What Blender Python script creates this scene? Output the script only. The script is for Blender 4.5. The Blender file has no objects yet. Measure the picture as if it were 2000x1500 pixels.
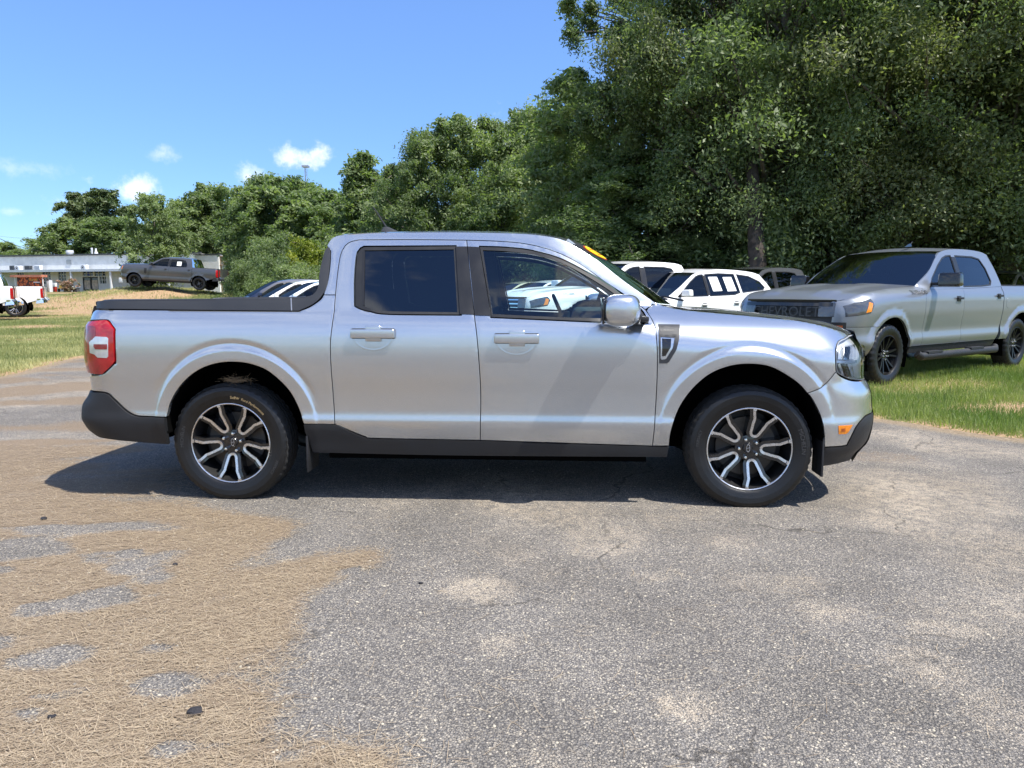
import bpy, bmesh, math, random
import numpy as np
from mathutils import Vector, Matrix
from mathutils.geometry import delaunay_2d_cdt

random.seed(7)
rng = np.random.default_rng(7)
scene = bpy.context.scene
COL = scene.collection

# ------------------------------------------------------------------ camera, sky, sun, exposure
F_PX = 1440.0                                   # focal length in pixels of the 2000 x 1500 photograph
CAM = np.array([0.399, -5.112, 1.259])
YAW, PITCH = 0.0563, -0.125
SUN_DIR = np.array([0.52, -0.27, 1.0]); SUN_DIR /= np.linalg.norm(SUN_DIR)   # towards the sun
_r = np.array([math.cos(YAW), math.sin(YAW), 0.0])
_f = np.array([-math.sin(YAW) * math.cos(PITCH), math.cos(YAW) * math.cos(PITCH), math.sin(PITCH)])
_u = np.cross(_r, _f)
cam_data = bpy.data.cameras.new('camera')
cam_data.sensor_width = 36.0
cam_data.lens = F_PX / 2000 * 36
cam_data.clip_start = 0.05
cam_data.clip_end = 3000
cam = bpy.data.objects.new('camera', cam_data)
COL.objects.link(cam)
cam.matrix_world = Matrix(((_r[0], _u[0], -_f[0], CAM[0]), (_r[1], _u[1], -_f[1], CAM[1]), (_r[2], _u[2], -_f[2], CAM[2]), (0, 0, 0, 1)))
scene.camera = cam

def ray(px, py):
    return (px - 1000) / F_PX * _r - (py - 750) / F_PX * _u + _f
def at(px, py, d):                              # point at depth d in the direction of a photo pixel
    return CAM + d * ray(px, py)
def gnd(px, py, z=0.0):
    d = ray(px, py)
    return CAM + d * ((z - CAM[2]) / d[2])
def inv(px, py, y):                             # (x, z) on the plane y = const
    d = ray(px, py); p = CAM + d * ((y - CAM[1]) / d[1])
    return p[0], p[2]

sun_data = bpy.data.lights.new('sun', 'SUN')
sun_data.energy = 4.6
sun_data.angle = math.radians(0.53)
sun_data.color = (1.0, 0.955, 0.88)
sun = bpy.data.objects.new('sun', sun_data)
COL.objects.link(sun)
sun.rotation_euler = Vector((-SUN_DIR[0], -SUN_DIR[1], -SUN_DIR[2])).to_track_quat('-Z', 'Y').to_euler()

world = bpy.data.worlds.new('World')
scene.world = world
world.use_nodes = True
wt = world.node_tree
for n in list(wt.nodes): wt.nodes.remove(n)
def wn(t, **k):
    n = wt.nodes.new(t)
    for a, b in k.items(): setattr(n, a, b)
    return n
def wl(a, b): wt.links.new(a, b)
def wmath(op, a, b=None, clamp=False):
    n = wn('ShaderNodeMath', operation=op, use_clamp=clamp)
    for i, v in enumerate((a, b)):
        if v is None: continue
        if isinstance(v, (int, float)): n.inputs[i].default_value = v
        else: wl(v, n.inputs[i])
    return n.outputs[0]
sky = wn('ShaderNodeTexSky', sky_type='NISHITA', sun_disc=False)
sky.sun_elevation = math.asin(SUN_DIR[2])
sky.sun_rotation = math.atan2(SUN_DIR[0], SUN_DIR[1])
sky.altitude = 50
sky.air_density = 1.0
sky.dust_density = 0.1
sky.ozone_density = 1.6
tc = wn('ShaderNodeTexCoord')
nrm = tc.outputs['Generated']
def wdot(vec, v):
    n = wn('ShaderNodeVectorMath', operation='DOT_PRODUCT'); wl(vec, n.inputs[0]); n.inputs[1].default_value = tuple(v)
    return n.outputs['Value']
def wnoise(vec, scale, detail=6, rough=0.6):
    n = wn('ShaderNodeTexNoise'); n.inputs['Scale'].default_value = scale; n.inputs['Detail'].default_value = detail
    n.inputs['Roughness'].default_value = rough; wl(vec, n.inputs['Vector']); return n.outputs['Fac']
n_puff = wnoise(nrm, 34, 7, 0.62)
n_puffc = wmath('SUBTRACT', n_puff, 0.5)
cloud = None
# small fair-weather cumulus seen above the tree line (px, py, half width, half height, strength)
PUFFS = [(583, 304, 42, 15, .9), (620, 298, 26, 16, .9), (262, 363, 38, 18, .85), (485, 342, 26, 15, .7), (990, 262, 26, 30, .9), (925, 255, 24, 14, .6),
         (155, 398, 40, 14, .5), (40, 330, 36, 13, .3), (318, 300, 22, 12, .45), (20, 412, 40, 7, .3)]
for px, py, w, h, st in PUFFS:
    d = ray(px, py); d = d / np.linalg.norm(d)
    r = np.cross(d, (0, 0, 1)); r /= np.linalg.norm(r); u = np.cross(r, d)
    sb = wn('ShaderNodeVectorMath', operation='SUBTRACT'); wl(nrm, sb.inputs[0]); sb.inputs[1].default_value = tuple(d)
    cx = wn('ShaderNodeCombineXYZ')
    wl(wdot(sb.outputs[0], r * F_PX / w), cx.inputs[0]); wl(wdot(sb.outputs[0], u * F_PX / h), cx.inputs[1]); wl(wdot(sb.outputs[0], d * 3), cx.inputs[2])
    ln = wn('ShaderNodeVectorMath', operation='LENGTH'); wl(cx.outputs[0], ln.inputs[0])
    dist = wmath('ADD', ln.outputs['Value'], wmath('MULTIPLY', n_puffc, 5.0))
    mr = wn('ShaderNodeMapRange', interpolation_type='SMOOTHSTEP'); wl(dist, mr.inputs[0])
    mr.inputs[1].default_value = 1.5; mr.inputs[2].default_value = -0.35; mr.inputs[3].default_value = 0; mr.inputs[4].default_value = st
    cloud = mr.outputs[0] if cloud is None else wmath('MAXIMUM', cloud, mr.outputs[0])
# a broader broken cloud layer on the side of the sky that the windows reflect (south, behind the camera)
sep = wn('ShaderNodeSeparateXYZ'); wl(nrm, sep.inputs[0])
zz = wmath('MAXIMUM', wmath('ADD', sep.outputs[2], 0.12), 0.06)
pl = wn('ShaderNodeCombineXYZ'); wl(wmath('DIVIDE', sep.outputs[0], zz), pl.inputs[0]); wl(wmath('DIVIDE', sep.outputs[1], zz), pl.inputs[1])
lay = wnoise(pl.outputs[0], 3.2, 6, 0.58)
mr = wn('ShaderNodeMapRange', interpolation_type='SMOOTHSTEP'); wl(lay, mr.inputs[0]); mr.inputs[1].default_value = .44; mr.inputs[2].default_value = .62; mr.inputs[4].default_value = .9
south = wn('ShaderNodeMapRange', interpolation_type='SMOOTHSTEP'); wl(sep.outputs[1], south.inputs[0]); south.inputs[1].default_value = .25; south.inputs[2].default_value = -.3
cloud = wmath('MAXIMUM', cloud, wmath('MULTIPLY', mr.outputs[0], south.outputs[0]))
up = wn('ShaderNodeMapRange'); wl(sep.outputs[2], up.inputs[0]); up.inputs[1].default_value = 0.0; up.inputs[2].default_value = 0.06
cloud = wmath('MULTIPLY', cloud, up.outputs[0])
tint = wn('ShaderNodeMix', data_type='RGBA', blend_type='MULTIPLY'); tint.inputs[0].default_value = 1.0
SKY_TINT = (0.82, 1.02, 1.36)
hz_ = wn('ShaderNodeMix', data_type='RGBA')      # deeper blue towards the horizon, all the way round
hm = wn('ShaderNodeMapRange', interpolation_type='SMOOTHSTEP'); wl(sep.outputs[2], hm.inputs[0]); hm.inputs[1].default_value = 0.0; hm.inputs[2].default_value = .42
wl(hm.outputs[0], hz_.inputs[0]); hz_.inputs[6].default_value = (.50, .70, 1.02, 1); hz_.inputs[7].default_value = (*SKY_TINT, 1)
wl(sky.outputs[0], tint.inputs[6]); wl(hz_.outputs[2], tint.inputs[7])
mx = wn('ShaderNodeMix', data_type='RGBA')
wl(cloud, mx.inputs[0]); wl(tint.outputs[2], mx.inputs[6]); mx.inputs[7].default_value = (7.0, 7.4, 8.2, 1)
bg = wn('ShaderNodeBackground'); bg.inputs[1].default_value = 0.10
wl(mx.outputs[2], bg.inputs[0])
wo = wn('ShaderNodeOutputWorld'); wl(bg.outputs[0], wo.inputs[0])
world.cycles.sampling_method = 'NONE'

scene.view_settings.view_transform = 'Standard'
scene.view_settings.look = 'None'
scene.view_settings.exposure = 0.85
scene.view_settings.gamma = 1.0
scene.view_settings.use_curve_mapping = False
scene.render.engine = 'CYCLES'
scene.cycles.use_denoising = True
scene.cycles.use_adaptive_sampling = True
scene.cycles.adaptive_threshold = 0.02
scene.cycles.max_bounces = 6
scene.cycles.transparent_max_bounces = 12
scene.cycles.diffuse_bounces = 3
scene.cycles.glossy_bounces = 4
scene.cycles.transmission_bounces = 4
scene.cycles.caustics_reflective = False
scene.cycles.caustics_refractive = False
scene.cycles.sample_clamp_indirect = 6.0

# ------------------------------------------------------------------ materials
def new_mat(name):
    m = bpy.data.materials.new(name); m.use_nodes = True
    t = m.node_tree
    return m, t, t.nodes['Principled BSDF']
def mat(name, col, rough=.5, metal=0.0, coat=0.0, spec=.5, var=0.0, vscale=8.0, bump=0.0, bscale=60.0, emit=0.0, alpha=1.0, coat_rough=.04):
    m, t, b = new_mat(name)
    b.inputs['Base Color'].default_value = (*col, 1); b.inputs['Roughness'].default_value = rough
    b.inputs['Metallic'].default_value = metal; b.inputs['Coat Weight'].default_value = coat
    b.inputs['Coat Roughness'].default_value = coat_rough
    b.inputs['Specular IOR Level'].default_value = spec
    if emit: b.inputs['Emission Color'].default_value = (*col, 1); b.inputs['Emission Strength'].default_value = emit
    co = t.nodes.new('ShaderNodeTexCoord')
    if var:
        nz = t.nodes.new('ShaderNodeTexNoise'); nz.inputs['Scale'].default_value = vscale; nz.inputs['Detail'].default_value = 6
        t.links.new(co.outputs['Object'], nz.inputs['Vector'])
        rp = t.nodes.new('ShaderNodeMapRange'); t.links.new(nz.outputs['Fac'], rp.inputs[0])
        rp.inputs[1].default_value = .3; rp.inputs[2].default_value = .7; rp.inputs[3].default_value = 1 - var; rp.inputs[4].default_value = 1 + var
        mu = t.nodes.new('ShaderNodeMix'); mu.data_type = 'RGBA'; mu.blend_type = 'MULTIPLY'; mu.inputs[0].default_value = 1
        mu.inputs[6].default_value = (*col, 1); t.links.new(rp.outputs[0], mu.inputs[7]); t.links.new(mu.outputs[2], b.inputs['Base Color'])
        if rough > .15:
            r2 = t.nodes.new('ShaderNodeMapRange'); t.links.new(nz.outputs['Fac'], r2.inputs[0])
            r2.inputs[1].default_value = .3; r2.inputs[2].default_value = .7; r2.inputs[3].default_value = rough * .85; r2.inputs[4].default_value = min(1, rough * 1.15)
            t.links.new(r2.outputs[0], b.inputs['Roughness'])
    if bump:
        nb = t.nodes.new('ShaderNodeTexNoise'); nb.inputs['Scale'].default_value = bscale; nb.inputs['Detail'].default_value = 4
        t.links.new(co.outputs['Object'], nb.inputs['Vector'])
        bp = t.nodes.new('ShaderNodeBump'); bp.inputs['Strength'].default_value = bump; bp.inputs['Distance'].default_value = .01
        t.links.new(nb.outputs['Fac'], bp.inputs['Height']); t.links.new(bp.outputs[0], b.inputs['Normal'])
    return m
def paint(name, col, metal=.0, rough=.35, coat=1.0):
    """car paint: tinted base with fine flake variation under a clear coat"""
    m, t, b = new_mat(name)
    b.inputs['Metallic'].default_value = metal; b.inputs['Roughness'].default_value = rough
    b.inputs['Coat Weight'].default_value = coat; b.inputs['Coat Roughness'].default_value = .03; b.inputs['Coat IOR'].default_value = 1.5
    co = t.nodes.new('ShaderNodeTexCoord')
    fl = t.nodes.new('ShaderNodeTexNoise'); fl.inputs['Scale'].default_value = 900; fl.inputs['Detail'].default_value = 2
    t.links.new(co.outputs['Object'], fl.inputs['Vector'])
    mr = t.nodes.new('ShaderNodeMapRange'); t.links.new(fl.outputs['Fac'], mr.inputs[0]); mr.inputs[3].default_value = .93; mr.inputs[4].default_value = 1.07
    mu = t.nodes.new('ShaderNodeMix'); mu.data_type = 'RGBA'; mu.blend_type = 'MULTIPLY'; mu.inputs[0].default_value = 1
    mu.inputs[6].default_value = (*col, 1); t.links.new(mr.outputs[0], mu.inputs[7])
    t.links.new(mu.outputs[2], b.inputs['Base Color'])
    # orange peel
    nb = t.nodes.new('ShaderNodeTexNoise'); nb.inputs['Scale'].default_value = 7; nb.inputs['Detail'].default_value = 3
    t.links.new(co.outputs['Object'], nb.inputs['Vector'])
    bp = t.nodes.new('ShaderNodeBump'); bp.inputs['Strength'].default_value = .05; bp.inputs['Distance'].default_value = .02
    t.links.new(nb.outputs['Fac'], bp.inputs['Height']); t.links.new(bp.outputs[0], b.inputs['Coat Normal'])
    return m
def glass(name, tint, ior=1.6, rough=0.0, fixed=None):
    m = bpy.data.materials.new(name); m.use_nodes = True; t = m.node_tree
    for n in list(t.nodes): t.nodes.remove(n)
    o = t.nodes.new('ShaderNodeOutputMaterial'); mixs = t.nodes.new('ShaderNodeMixShader')
    tr = t.nodes.new('ShaderNodeBsdfTransparent'); tr.inputs[0].default_value = (*tint, 1)
    gl = t.nodes.new('ShaderNodeBsdfGlossy'); gl.inputs['Roughness'].default_value = rough; gl.inputs[0].default_value = (.95, .97, 1, 1)
    fr = t.nodes.new('ShaderNodeFresnel'); fr.inputs[0].default_value = ior
    co = t.nodes.new('ShaderNodeTexCoord'); nb = t.nodes.new('ShaderNodeTexNoise'); nb.inputs['Scale'].default_value = 2.2
    t.links.new(co.outputs['Object'], nb.inputs['Vector'])
    bp = t.nodes.new('ShaderNodeBump'); bp.inputs['Strength'].default_value = .06; bp.inputs['Distance'].default_value = .03
    t.links.new(nb.outputs['Fac'], bp.inputs['Height']); t.links.new(bp.outputs[0], gl.inputs['Normal'])
    if fixed is None: t.links.new(fr.outputs[0], mixs.inputs[0])
    else: mixs.inputs[0].default_value = fixed
    t.links.new(tr.outputs[0], mixs.inputs[1]); t.links.new(gl.outputs[0], mixs.inputs[2])
    t.links.new(mixs.outputs[0], o.inputs[0])
    return m

M = {}
M['silver'] = paint('silver_paint', (.55, .575, .605), metal=.86, rough=.235)
M['silver2'] = paint('sterling_paint', (.26, .28, .31), metal=.65, rough=.36, coat=.6)
M['white'] = paint('white_paint', (.80, .80, .79), rough=.3)
M['greypaint'] = paint('carbon_grey_paint', (.085, .088, .095), metal=.55, rough=.38)
M['bluepaint'] = paint('dark_blue_paint', (.012, .02, .05), metal=.3, rough=.35)
M['iceblue'] = paint('ice_blue_paint', (.42, .50, .60), metal=.5, rough=.36)
M['blackpaint'] = paint('black_paint', (.012, .012, .014), rough=.3)
M['beigepaint'] = paint('sand_paint', (.42, .40, .30), metal=.3, rough=.35)
M['greenpaint'] = paint('olive_paint', (.30, .32, .05), rough=.35)
M['cladding'] = mat('black_plastic_cladding', (.012, .0125, .0145), .55, bump=.25, bscale=500, var=.12, vscale=5)
M['railtrim'] = mat('grey_plastic_trim', (.024, .026, .031), .5, bump=.2, bscale=500, var=.12, vscale=4)
M['black'] = mat('matte_black', (.006, .006, .007), .8)
M['gloss_black'] = mat('gloss_black', (.008, .008, .009), .12, coat=.6, var=.05)
M['seal'] = mat('rubber_seal', (.014, .014, .015), .45, var=.1)
M['pillar'] = mat('satin_black_pillar', (.016, .0155, .016), .32, bump=.05, bscale=30, var=.1)
M['rubber'] = mat('tyre_rubber', (.0045, .0045, .005), .42, var=.25, vscale=14, bump=.15, bscale=140)
M['rubber_dusty'] = mat('dusty_tread_rubber', (.018, .018, .018), .85, var=.35, vscale=25, bump=.3, bscale=160)
M['tyre_text'] = mat('tyre_lettering', (.04, .04, .042), .7)
M['chalk'] = mat('paint_marker', (.34, .25, .13), .8)
M['machined'] = mat('machined_aluminium', (.72, .72, .73), .28, metal=1.0, var=.06, vscale=30)
M['alloy'] = mat('bright_alloy', (.62, .63, .65), .3, metal=1.0, var=.08)
M['rimblack'] = mat('black_alloy', (.008, .0085, .01), .16, coat=.8, var=.1)
M['rimsatin'] = mat('satin_black_alloy', (.006, .0062, .007), .34, spec=.35, var=.1)
M['barrel'] = mat('dark_barrel', (.012, .012, .013), .5, metal=.3, var=.2)
M['disc'] = mat('brake_disc', (.07, .065, .06), .45, metal=.9, var=.25, vscale=10)
M['chrome'] = mat('chrome', (.82, .83, .85), .08, metal=1.0, var=.03)
M['steel'] = mat('dull_steel', (.45, .45, .46), .4, metal=.9, var=.1)
M['interior'] = mat('dark_interior', (.05, .062, .08), .75, var=.25, vscale=6)
M['interior2'] = mat('grey_interior_trim', (.16, .19, .225), .75, var=.15, vscale=5)
M['under'] = mat('dark_underbody', (.002, .002, .002), .95, spec=.05, var=.4, vscale=6)
M['glass_front'] = glass('clear_side_glass', (.84, .96, .98), 1.7)
M['glass_rear'] = glass('privacy_glass', (.05, .065, .08), 1.8)
M['glass_wind'] = glass('green_windscreen', (.42, .60, .52), 1.55)
M['glass_bg'] = glass('tinted_glass', (.10, .12, .13), 1.5)
M['glass_bg2'] = glass('lightly_tinted_glass', (.24, .30, .31), 1.45)
M['glass_screen'] = glass('background_windscreen', (.11, .14, .155), 1.28, fixed=.13)
M['lens'] = glass('clear_lens', (.95, .97, .98), 1.45)
M['lampdark'] = mat('smoked_lamp', (.10, .105, .115), .15, metal=.5, coat=1.0, var=.2, vscale=14)
M['redlens'] = mat('red_lens', (.36, .008, .012), .12, coat=1.0, var=.25, vscale=22)
M['redlens2'] = mat('inner_red_lens', (.20, .012, .018), .2, coat=1.0, var=.2, vscale=30)
M['whitelens'] = mat('clear_reflector', (.62, .64, .66), .15, metal=.5, coat=1.0, var=.10, vscale=40)
M['amber'] = mat('amber_lens', (.80, .24, .01), .15, coat=1.0, var=.15, vscale=60)
M['amber_dark'] = mat('amber_bulb', (.38, .08, .004), .3, coat=.6)
M['sticker_y'] = mat('yellow_sticker', (.90, .55, .01), .4, var=.05)
M['sticker_r'] = mat('sticker_border', (.32, .03, .01), .4)
M['paper'] = mat('window_paper', (.78, .79, .78), .6, var=.03)
M['print'] = mat('paper_print', (.22, .23, .26), .6)
M['headhouse'] = mat('lamp_housing', (.62, .63, .64), .35, metal=.6, var=.15, vscale=12)
M['grille'] = mat('dark_grille', (.016, .0165, .018), .4, var=.1)
M['grilletext'] = mat('grille_lettering', (.05, .05, .052), .4)

# ------------------------------------------------------------------ mesh helpers
def link(o, parent=None):
    COL.objects.link(o)
    if parent is not None: o.parent = parent
    return o
def empty(name, loc=(0, 0, 0), rz=0.0, parent=None):
    o = bpy.data.objects.new(name, None); o.empty_display_size = .2
    o.location = loc; o.rotation_euler = (0, 0, rz)
    return link(o, parent)
def tag(o, label=None, cat=None, group=None, kind=None):
    if label: o['label'] = label
    if cat: o['category'] = cat
    if group: o['group'] = group
    if kind: o['kind'] = kind
    return o
def mesh(name, v, f, m, parent=None, smooth=True, sharp=35, fm=None):
    me = bpy.data.meshes.new(name)
    v = np.asarray(v, dtype=np.float32).reshape(-1, 3)
    me.from_pydata(v.tolist(), [], [tuple(int(i) for i in q) for q in f])
    if isinstance(m, (list, tuple)):
        for q in m: me.materials.append(q)
        if fm is not None: me.polygons.foreach_set('material_index', np.asarray(fm, dtype=np.int32))
    elif m is not None: me.materials.append(m)
    if smooth:
        me.polygons.foreach_set('use_smooth', np.ones(len(me.polygons), dtype=bool))
        if sharp: me.set_sharp_from_angle(angle=math.radians(sharp))
    me.update()
    return link(bpy.data.objects.new(name, me), parent)
def quadmesh(name, v, nq, m, parent=None, attrs=None):
    """fast mesh of separate quads: v is (4*nq, 3)"""
    me = bpy.data.meshes.new(name or 'leaves')
    n = len(v)
    me.vertices.add(n); me.loops.add(n); me.polygons.add(nq)
    me.vertices.foreach_set('co', np.asarray(v, dtype=np.float32).ravel())
    me.loops.foreach_set('vertex_index', np.arange(n, dtype=np.int32))
    me.polygons.foreach_set('loop_start', np.arange(0, n, 4, dtype=np.int32))
    me.polygons.foreach_set('loop_total', np.full(nq, 4, dtype=np.int32))
    if m is not None: me.materials.append(m)
    me.update(calc_edges=True)
    if attrs:
        for k, a in attrs.items():
            at_ = me.attributes.new(k, 'FLOAT', 'FACE'); at_.data.foreach_set('value', np.asarray(a, dtype=np.float32))
    return link(bpy.data.objects.new(name, me), parent) if name else me
class MB:
    """collects pieces of ONE part"""
    def __init__(s): s.v = []; s.f = []; s.m = []
    def add(s, v, f, mi=0):
        o = len(s.v); s.v += [tuple(map(float, p)) for p in v]; s.f += [tuple(o + i for i in q) for q in f]; s.m += [mi] * len(f); return s
    def box(s, c, d, rz=0.0, mi=0, taper=(1, 1)):
        hx, hy, hz = d[0] / 2, d[1] / 2, d[2] / 2; v = []
        for sz in (-1, 1):
            kx, ky = (taper if sz > 0 else (1, 1))
            for sx, sy in ((-1, -1), (1, -1), (1, 1), (-1, 1)):
                x, y = sx * hx * kx, sy * hy * ky
                v.append((c[0] + x * math.cos(rz) - y * math.sin(rz), c[1] + x * math.sin(rz) + y * math.cos(rz), c[2] + sz * hz))
        return s.add(v, [(3, 2, 1, 0), (4, 5, 6, 7), (0, 1, 5, 4), (1, 2, 6, 5), (2, 3, 7, 6), (3, 0, 4, 7)], mi)
    def tube(s, pts, rad, n=8, mi=0, cap=True):
        pts = [np.asarray(p, float) for p in pts]
        if not hasattr(rad, '__len__'): rad = [rad] * len(pts)
        v = []; f = []
        ref = None
        for i, p in enumerate(pts):
            t = pts[min(i + 1, len(pts) - 1)] - pts[max(i - 1, 0)]; t = t / (np.linalg.norm(t) + 1e-9)
            if ref is None: ref = np.cross(t, (0, 0, 1) if abs(t[2]) < .9 else (1, 0, 0))
            ref = ref - t * np.dot(ref, t); ref /= (np.linalg.norm(ref) + 1e-9); b = np.cross(t, ref)
            for k in range(n):
                a = 2 * math.pi * k / n; v.append(p + rad[i] * (math.cos(a) * ref + math.sin(a) * b))
        for i in range(len(pts) - 1):
            for k in range(n):
                a, b_ = i * n + k, i * n + (k + 1) % n; f.append((a, b_, b_ + n, a + n))
        if cap: f.append(tuple(range(n - 1, -1, -1))); f.append(tuple(range((len(pts) - 1) * n, len(pts) * n)))
        return s.add(v, f, mi)
    def lathe(s, prof, n=48, mi=0, c=(0, 0, 0), close=False, rfun=None):
        """profile of (r, y) turned about the y axis"""
        v = []; f = []; k = len(prof)
        for i in range(n):
            a = 2 * math.pi * i / n; ca, sa = math.cos(a), math.sin(a)
            for j, (r, y) in enumerate(prof):
                if rfun: r = rfun(i, j, r)
                v.append((c[0] + r * ca, c[1] + y, c[2] + r * sa))
        for i in range(n):
            i2 = (i + 1) % n
            for j in range(k - 1 + (1 if close else 0)):
                j2 = (j + 1) % k; f.append((i * k + j, i * k + j2, i2 * k + j2, i2 * k + j))
        return s.add(v, f, mi)
    def build(s, name, m, parent=None, smooth=True, sharp=35, bevel=0.0, seg=2):
        o = mesh(name, s.v, s.f, m, parent, smooth, sharp, s.m if isinstance(m, (list, tuple)) else None)
        if bevel:
            bm = bmesh.new(); bm.from_mesh(o.data); bmesh.ops.remove_doubles(bm, verts=bm.verts, dist=1e-5)
            es = [e for e in bm.edges if len(e.link_faces) == 2 and e.calc_face_angle() > .5]
            bmesh.ops.bevel(bm, geom=es, offset=bevel, segments=seg, profile=.6, affect='EDGES', clamp_overlap=True)
            bmesh.ops.recalc_face_normals(bm, faces=bm.faces)
            bm.to_mesh(o.data); bm.free()
            o.data.polygons.foreach_set('use_smooth', np.ones(len(o.data.polygons), dtype=bool)); o.data.set_sharp_from_angle(angle=math.radians(sharp))
        return o
def text_geo(txt, size, ext=.0):
    cu = bpy.data.curves.new('t', 'FONT'); cu.body = txt; cu.size = size; cu.extrude = ext; cu.align_x = 'CENTER'; cu.align_y = 'CENTER'; cu.resolution_u = 3
    ob = bpy.data.objects.new('t', cu); COL.objects.link(ob)
    dg = bpy.context.evaluated_depsgraph_get(); dg.update()
    me = bpy.data.meshes.new_from_object(ob.evaluated_get(dg))
    v = np.array([tuple(p.co) for p in me.vertices]); f = [tuple(p.vertices) for p in me.polygons]
    bpy.data.objects.remove(ob); bpy.data.curves.remove(cu); bpy.data.meshes.remove(me)
    return v, f
def sstep(a, b, x):
    t = np.clip((np.asarray(x, float) - a) / (b - a), 0, 1); return t * t * (3 - 2 * t)
class Curve:
    """monotone cubic through points"""
    def __init__(s, xs, ys):
        i = np.argsort(xs); s.x = np.asarray(xs, float)[i]; s.y = np.asarray(ys, float)[i]
        h = np.diff(s.x); d = np.diff(s.y) / h; m = np.zeros(len(s.x)); m[0] = d[0]; m[-1] = d[-1]
        for k in range(1, len(m) - 1):
            if d[k - 1] * d[k] > 0:
                w1, w2 = 2 * h[k] + h[k - 1], h[k] + 2 * h[k - 1]; m[k] = (w1 + w2) / (w1 / d[k - 1] + w2 / d[k])
        s.m = m
    def __call__(s, x):
        x = np.clip(np.asarray(x, float), s.x[0], s.x[-1]); k = np.clip(np.searchsorted(s.x, x) - 1, 0, len(s.x) - 2)
        h = s.x[k + 1] - s.x[k]; t = (x - s.x[k]) / h
        return (2 * t**3 - 3 * t**2 + 1) * s.y[k] + (t**3 - 2 * t**2 + t) * h * s.m[k] + (-2 * t**3 + 3 * t**2) * s.y[k + 1] + (t**3 - t**2) * h * s.m[k + 1]
def catmull(p, step=.02):
    p = [np.asarray(q, float) for q in p]
    if len(p) < 3: return p
    out = []
    q = [2 * p[0] - p[1]] + p + [2 * p[-1] - p[-2]]
    for i in range(1, len(q) - 2):
        n = max(2, int(np.linalg.norm(q[i + 1] - q[i]) / step))
        for k in range(n):
            t = k / n; a, b, c, d = q[i - 1:i + 3]
            out.append(.5 * ((2 * b) + (c - a) * t + (2 * a - 5 * b + 4 * c - d) * t * t + (3 * b - a - 3 * c + d) * t**3))
    out.append(p[-1]); return out
def loop_of(*segs, step=.02):
    """join runs of points (each run a smooth curve) into one closed outline"""
    out = []
    for s in segs:
        for q in catmull(s, step):
            if not out or np.linalg.norm(q - out[-1]) > 2e-3: out.append(q)
    if np.linalg.norm(out[0] - out[-1]) < 2e-3: out.pop()
    return np.array(out)
def area2(p): return np.sum(p[:, 0] * np.roll(p[:, 1], -1) - np.roll(p[:, 0], -1) * p[:, 1])
def offset(p, g):
    if area2(p) < 0: p = p[::-1]
    if not g: return p
    a = np.roll(p, 1, 0); b = np.roll(p, -1, 0)
    e1 = p - a; e2 = b - p
    n1 = np.c_[-e1[:, 1], e1[:, 0]] / (np.linalg.norm(e1, axis=1)[:, None] + 1e-9); n2 = np.c_[-e2[:, 1], e2[:, 0]] / (np.linalg.norm(e2, axis=1)[:, None] + 1e-9)
    n = n1 + n2; n /= np.maximum(np.linalg.norm(n, axis=1)[:, None], .5) ; c = np.clip(np.sum(n * n1, 1), .4, 1)
    return p + n * (g / c)[:, None]
def resample(p, d):
    out = []
    for i in range(len(p)):
        a, b = p[i], p[(i + 1) % len(p)]; n = max(1, int(math.ceil(np.linalg.norm(b - a) / d)))
        for k in range(n): out.append(a + (b - a) * k / n)
    return np.array(out)
def inside(pts, poly):
    x, y = pts[:, 0], pts[:, 1]; r = np.zeros(len(pts), bool); j = len(poly) - 1
    for i in range(len(poly)):
        xi, yi = poly[i]; xj, yj = poly[j]
        if yi != yj:
            c = ((yi > y) != (yj > y)) & (x < (xj - xi) * (y - yi) / (yj - yi) + xi); r ^= c
        j = i
    return r
def segdist(pts, poly):
    d = np.full(len(pts), 1e9)
    for i in range(len(poly)):
        a, b = poly[i], poly[(i + 1) % len(poly)]; e = b - a; t = np.clip(((pts - a) @ e) / (e @ e + 1e-12), 0, 1)
        d = np.minimum(d, np.linalg.norm(pts - a - t[:, None] * e, axis=1))
    return d
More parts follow.
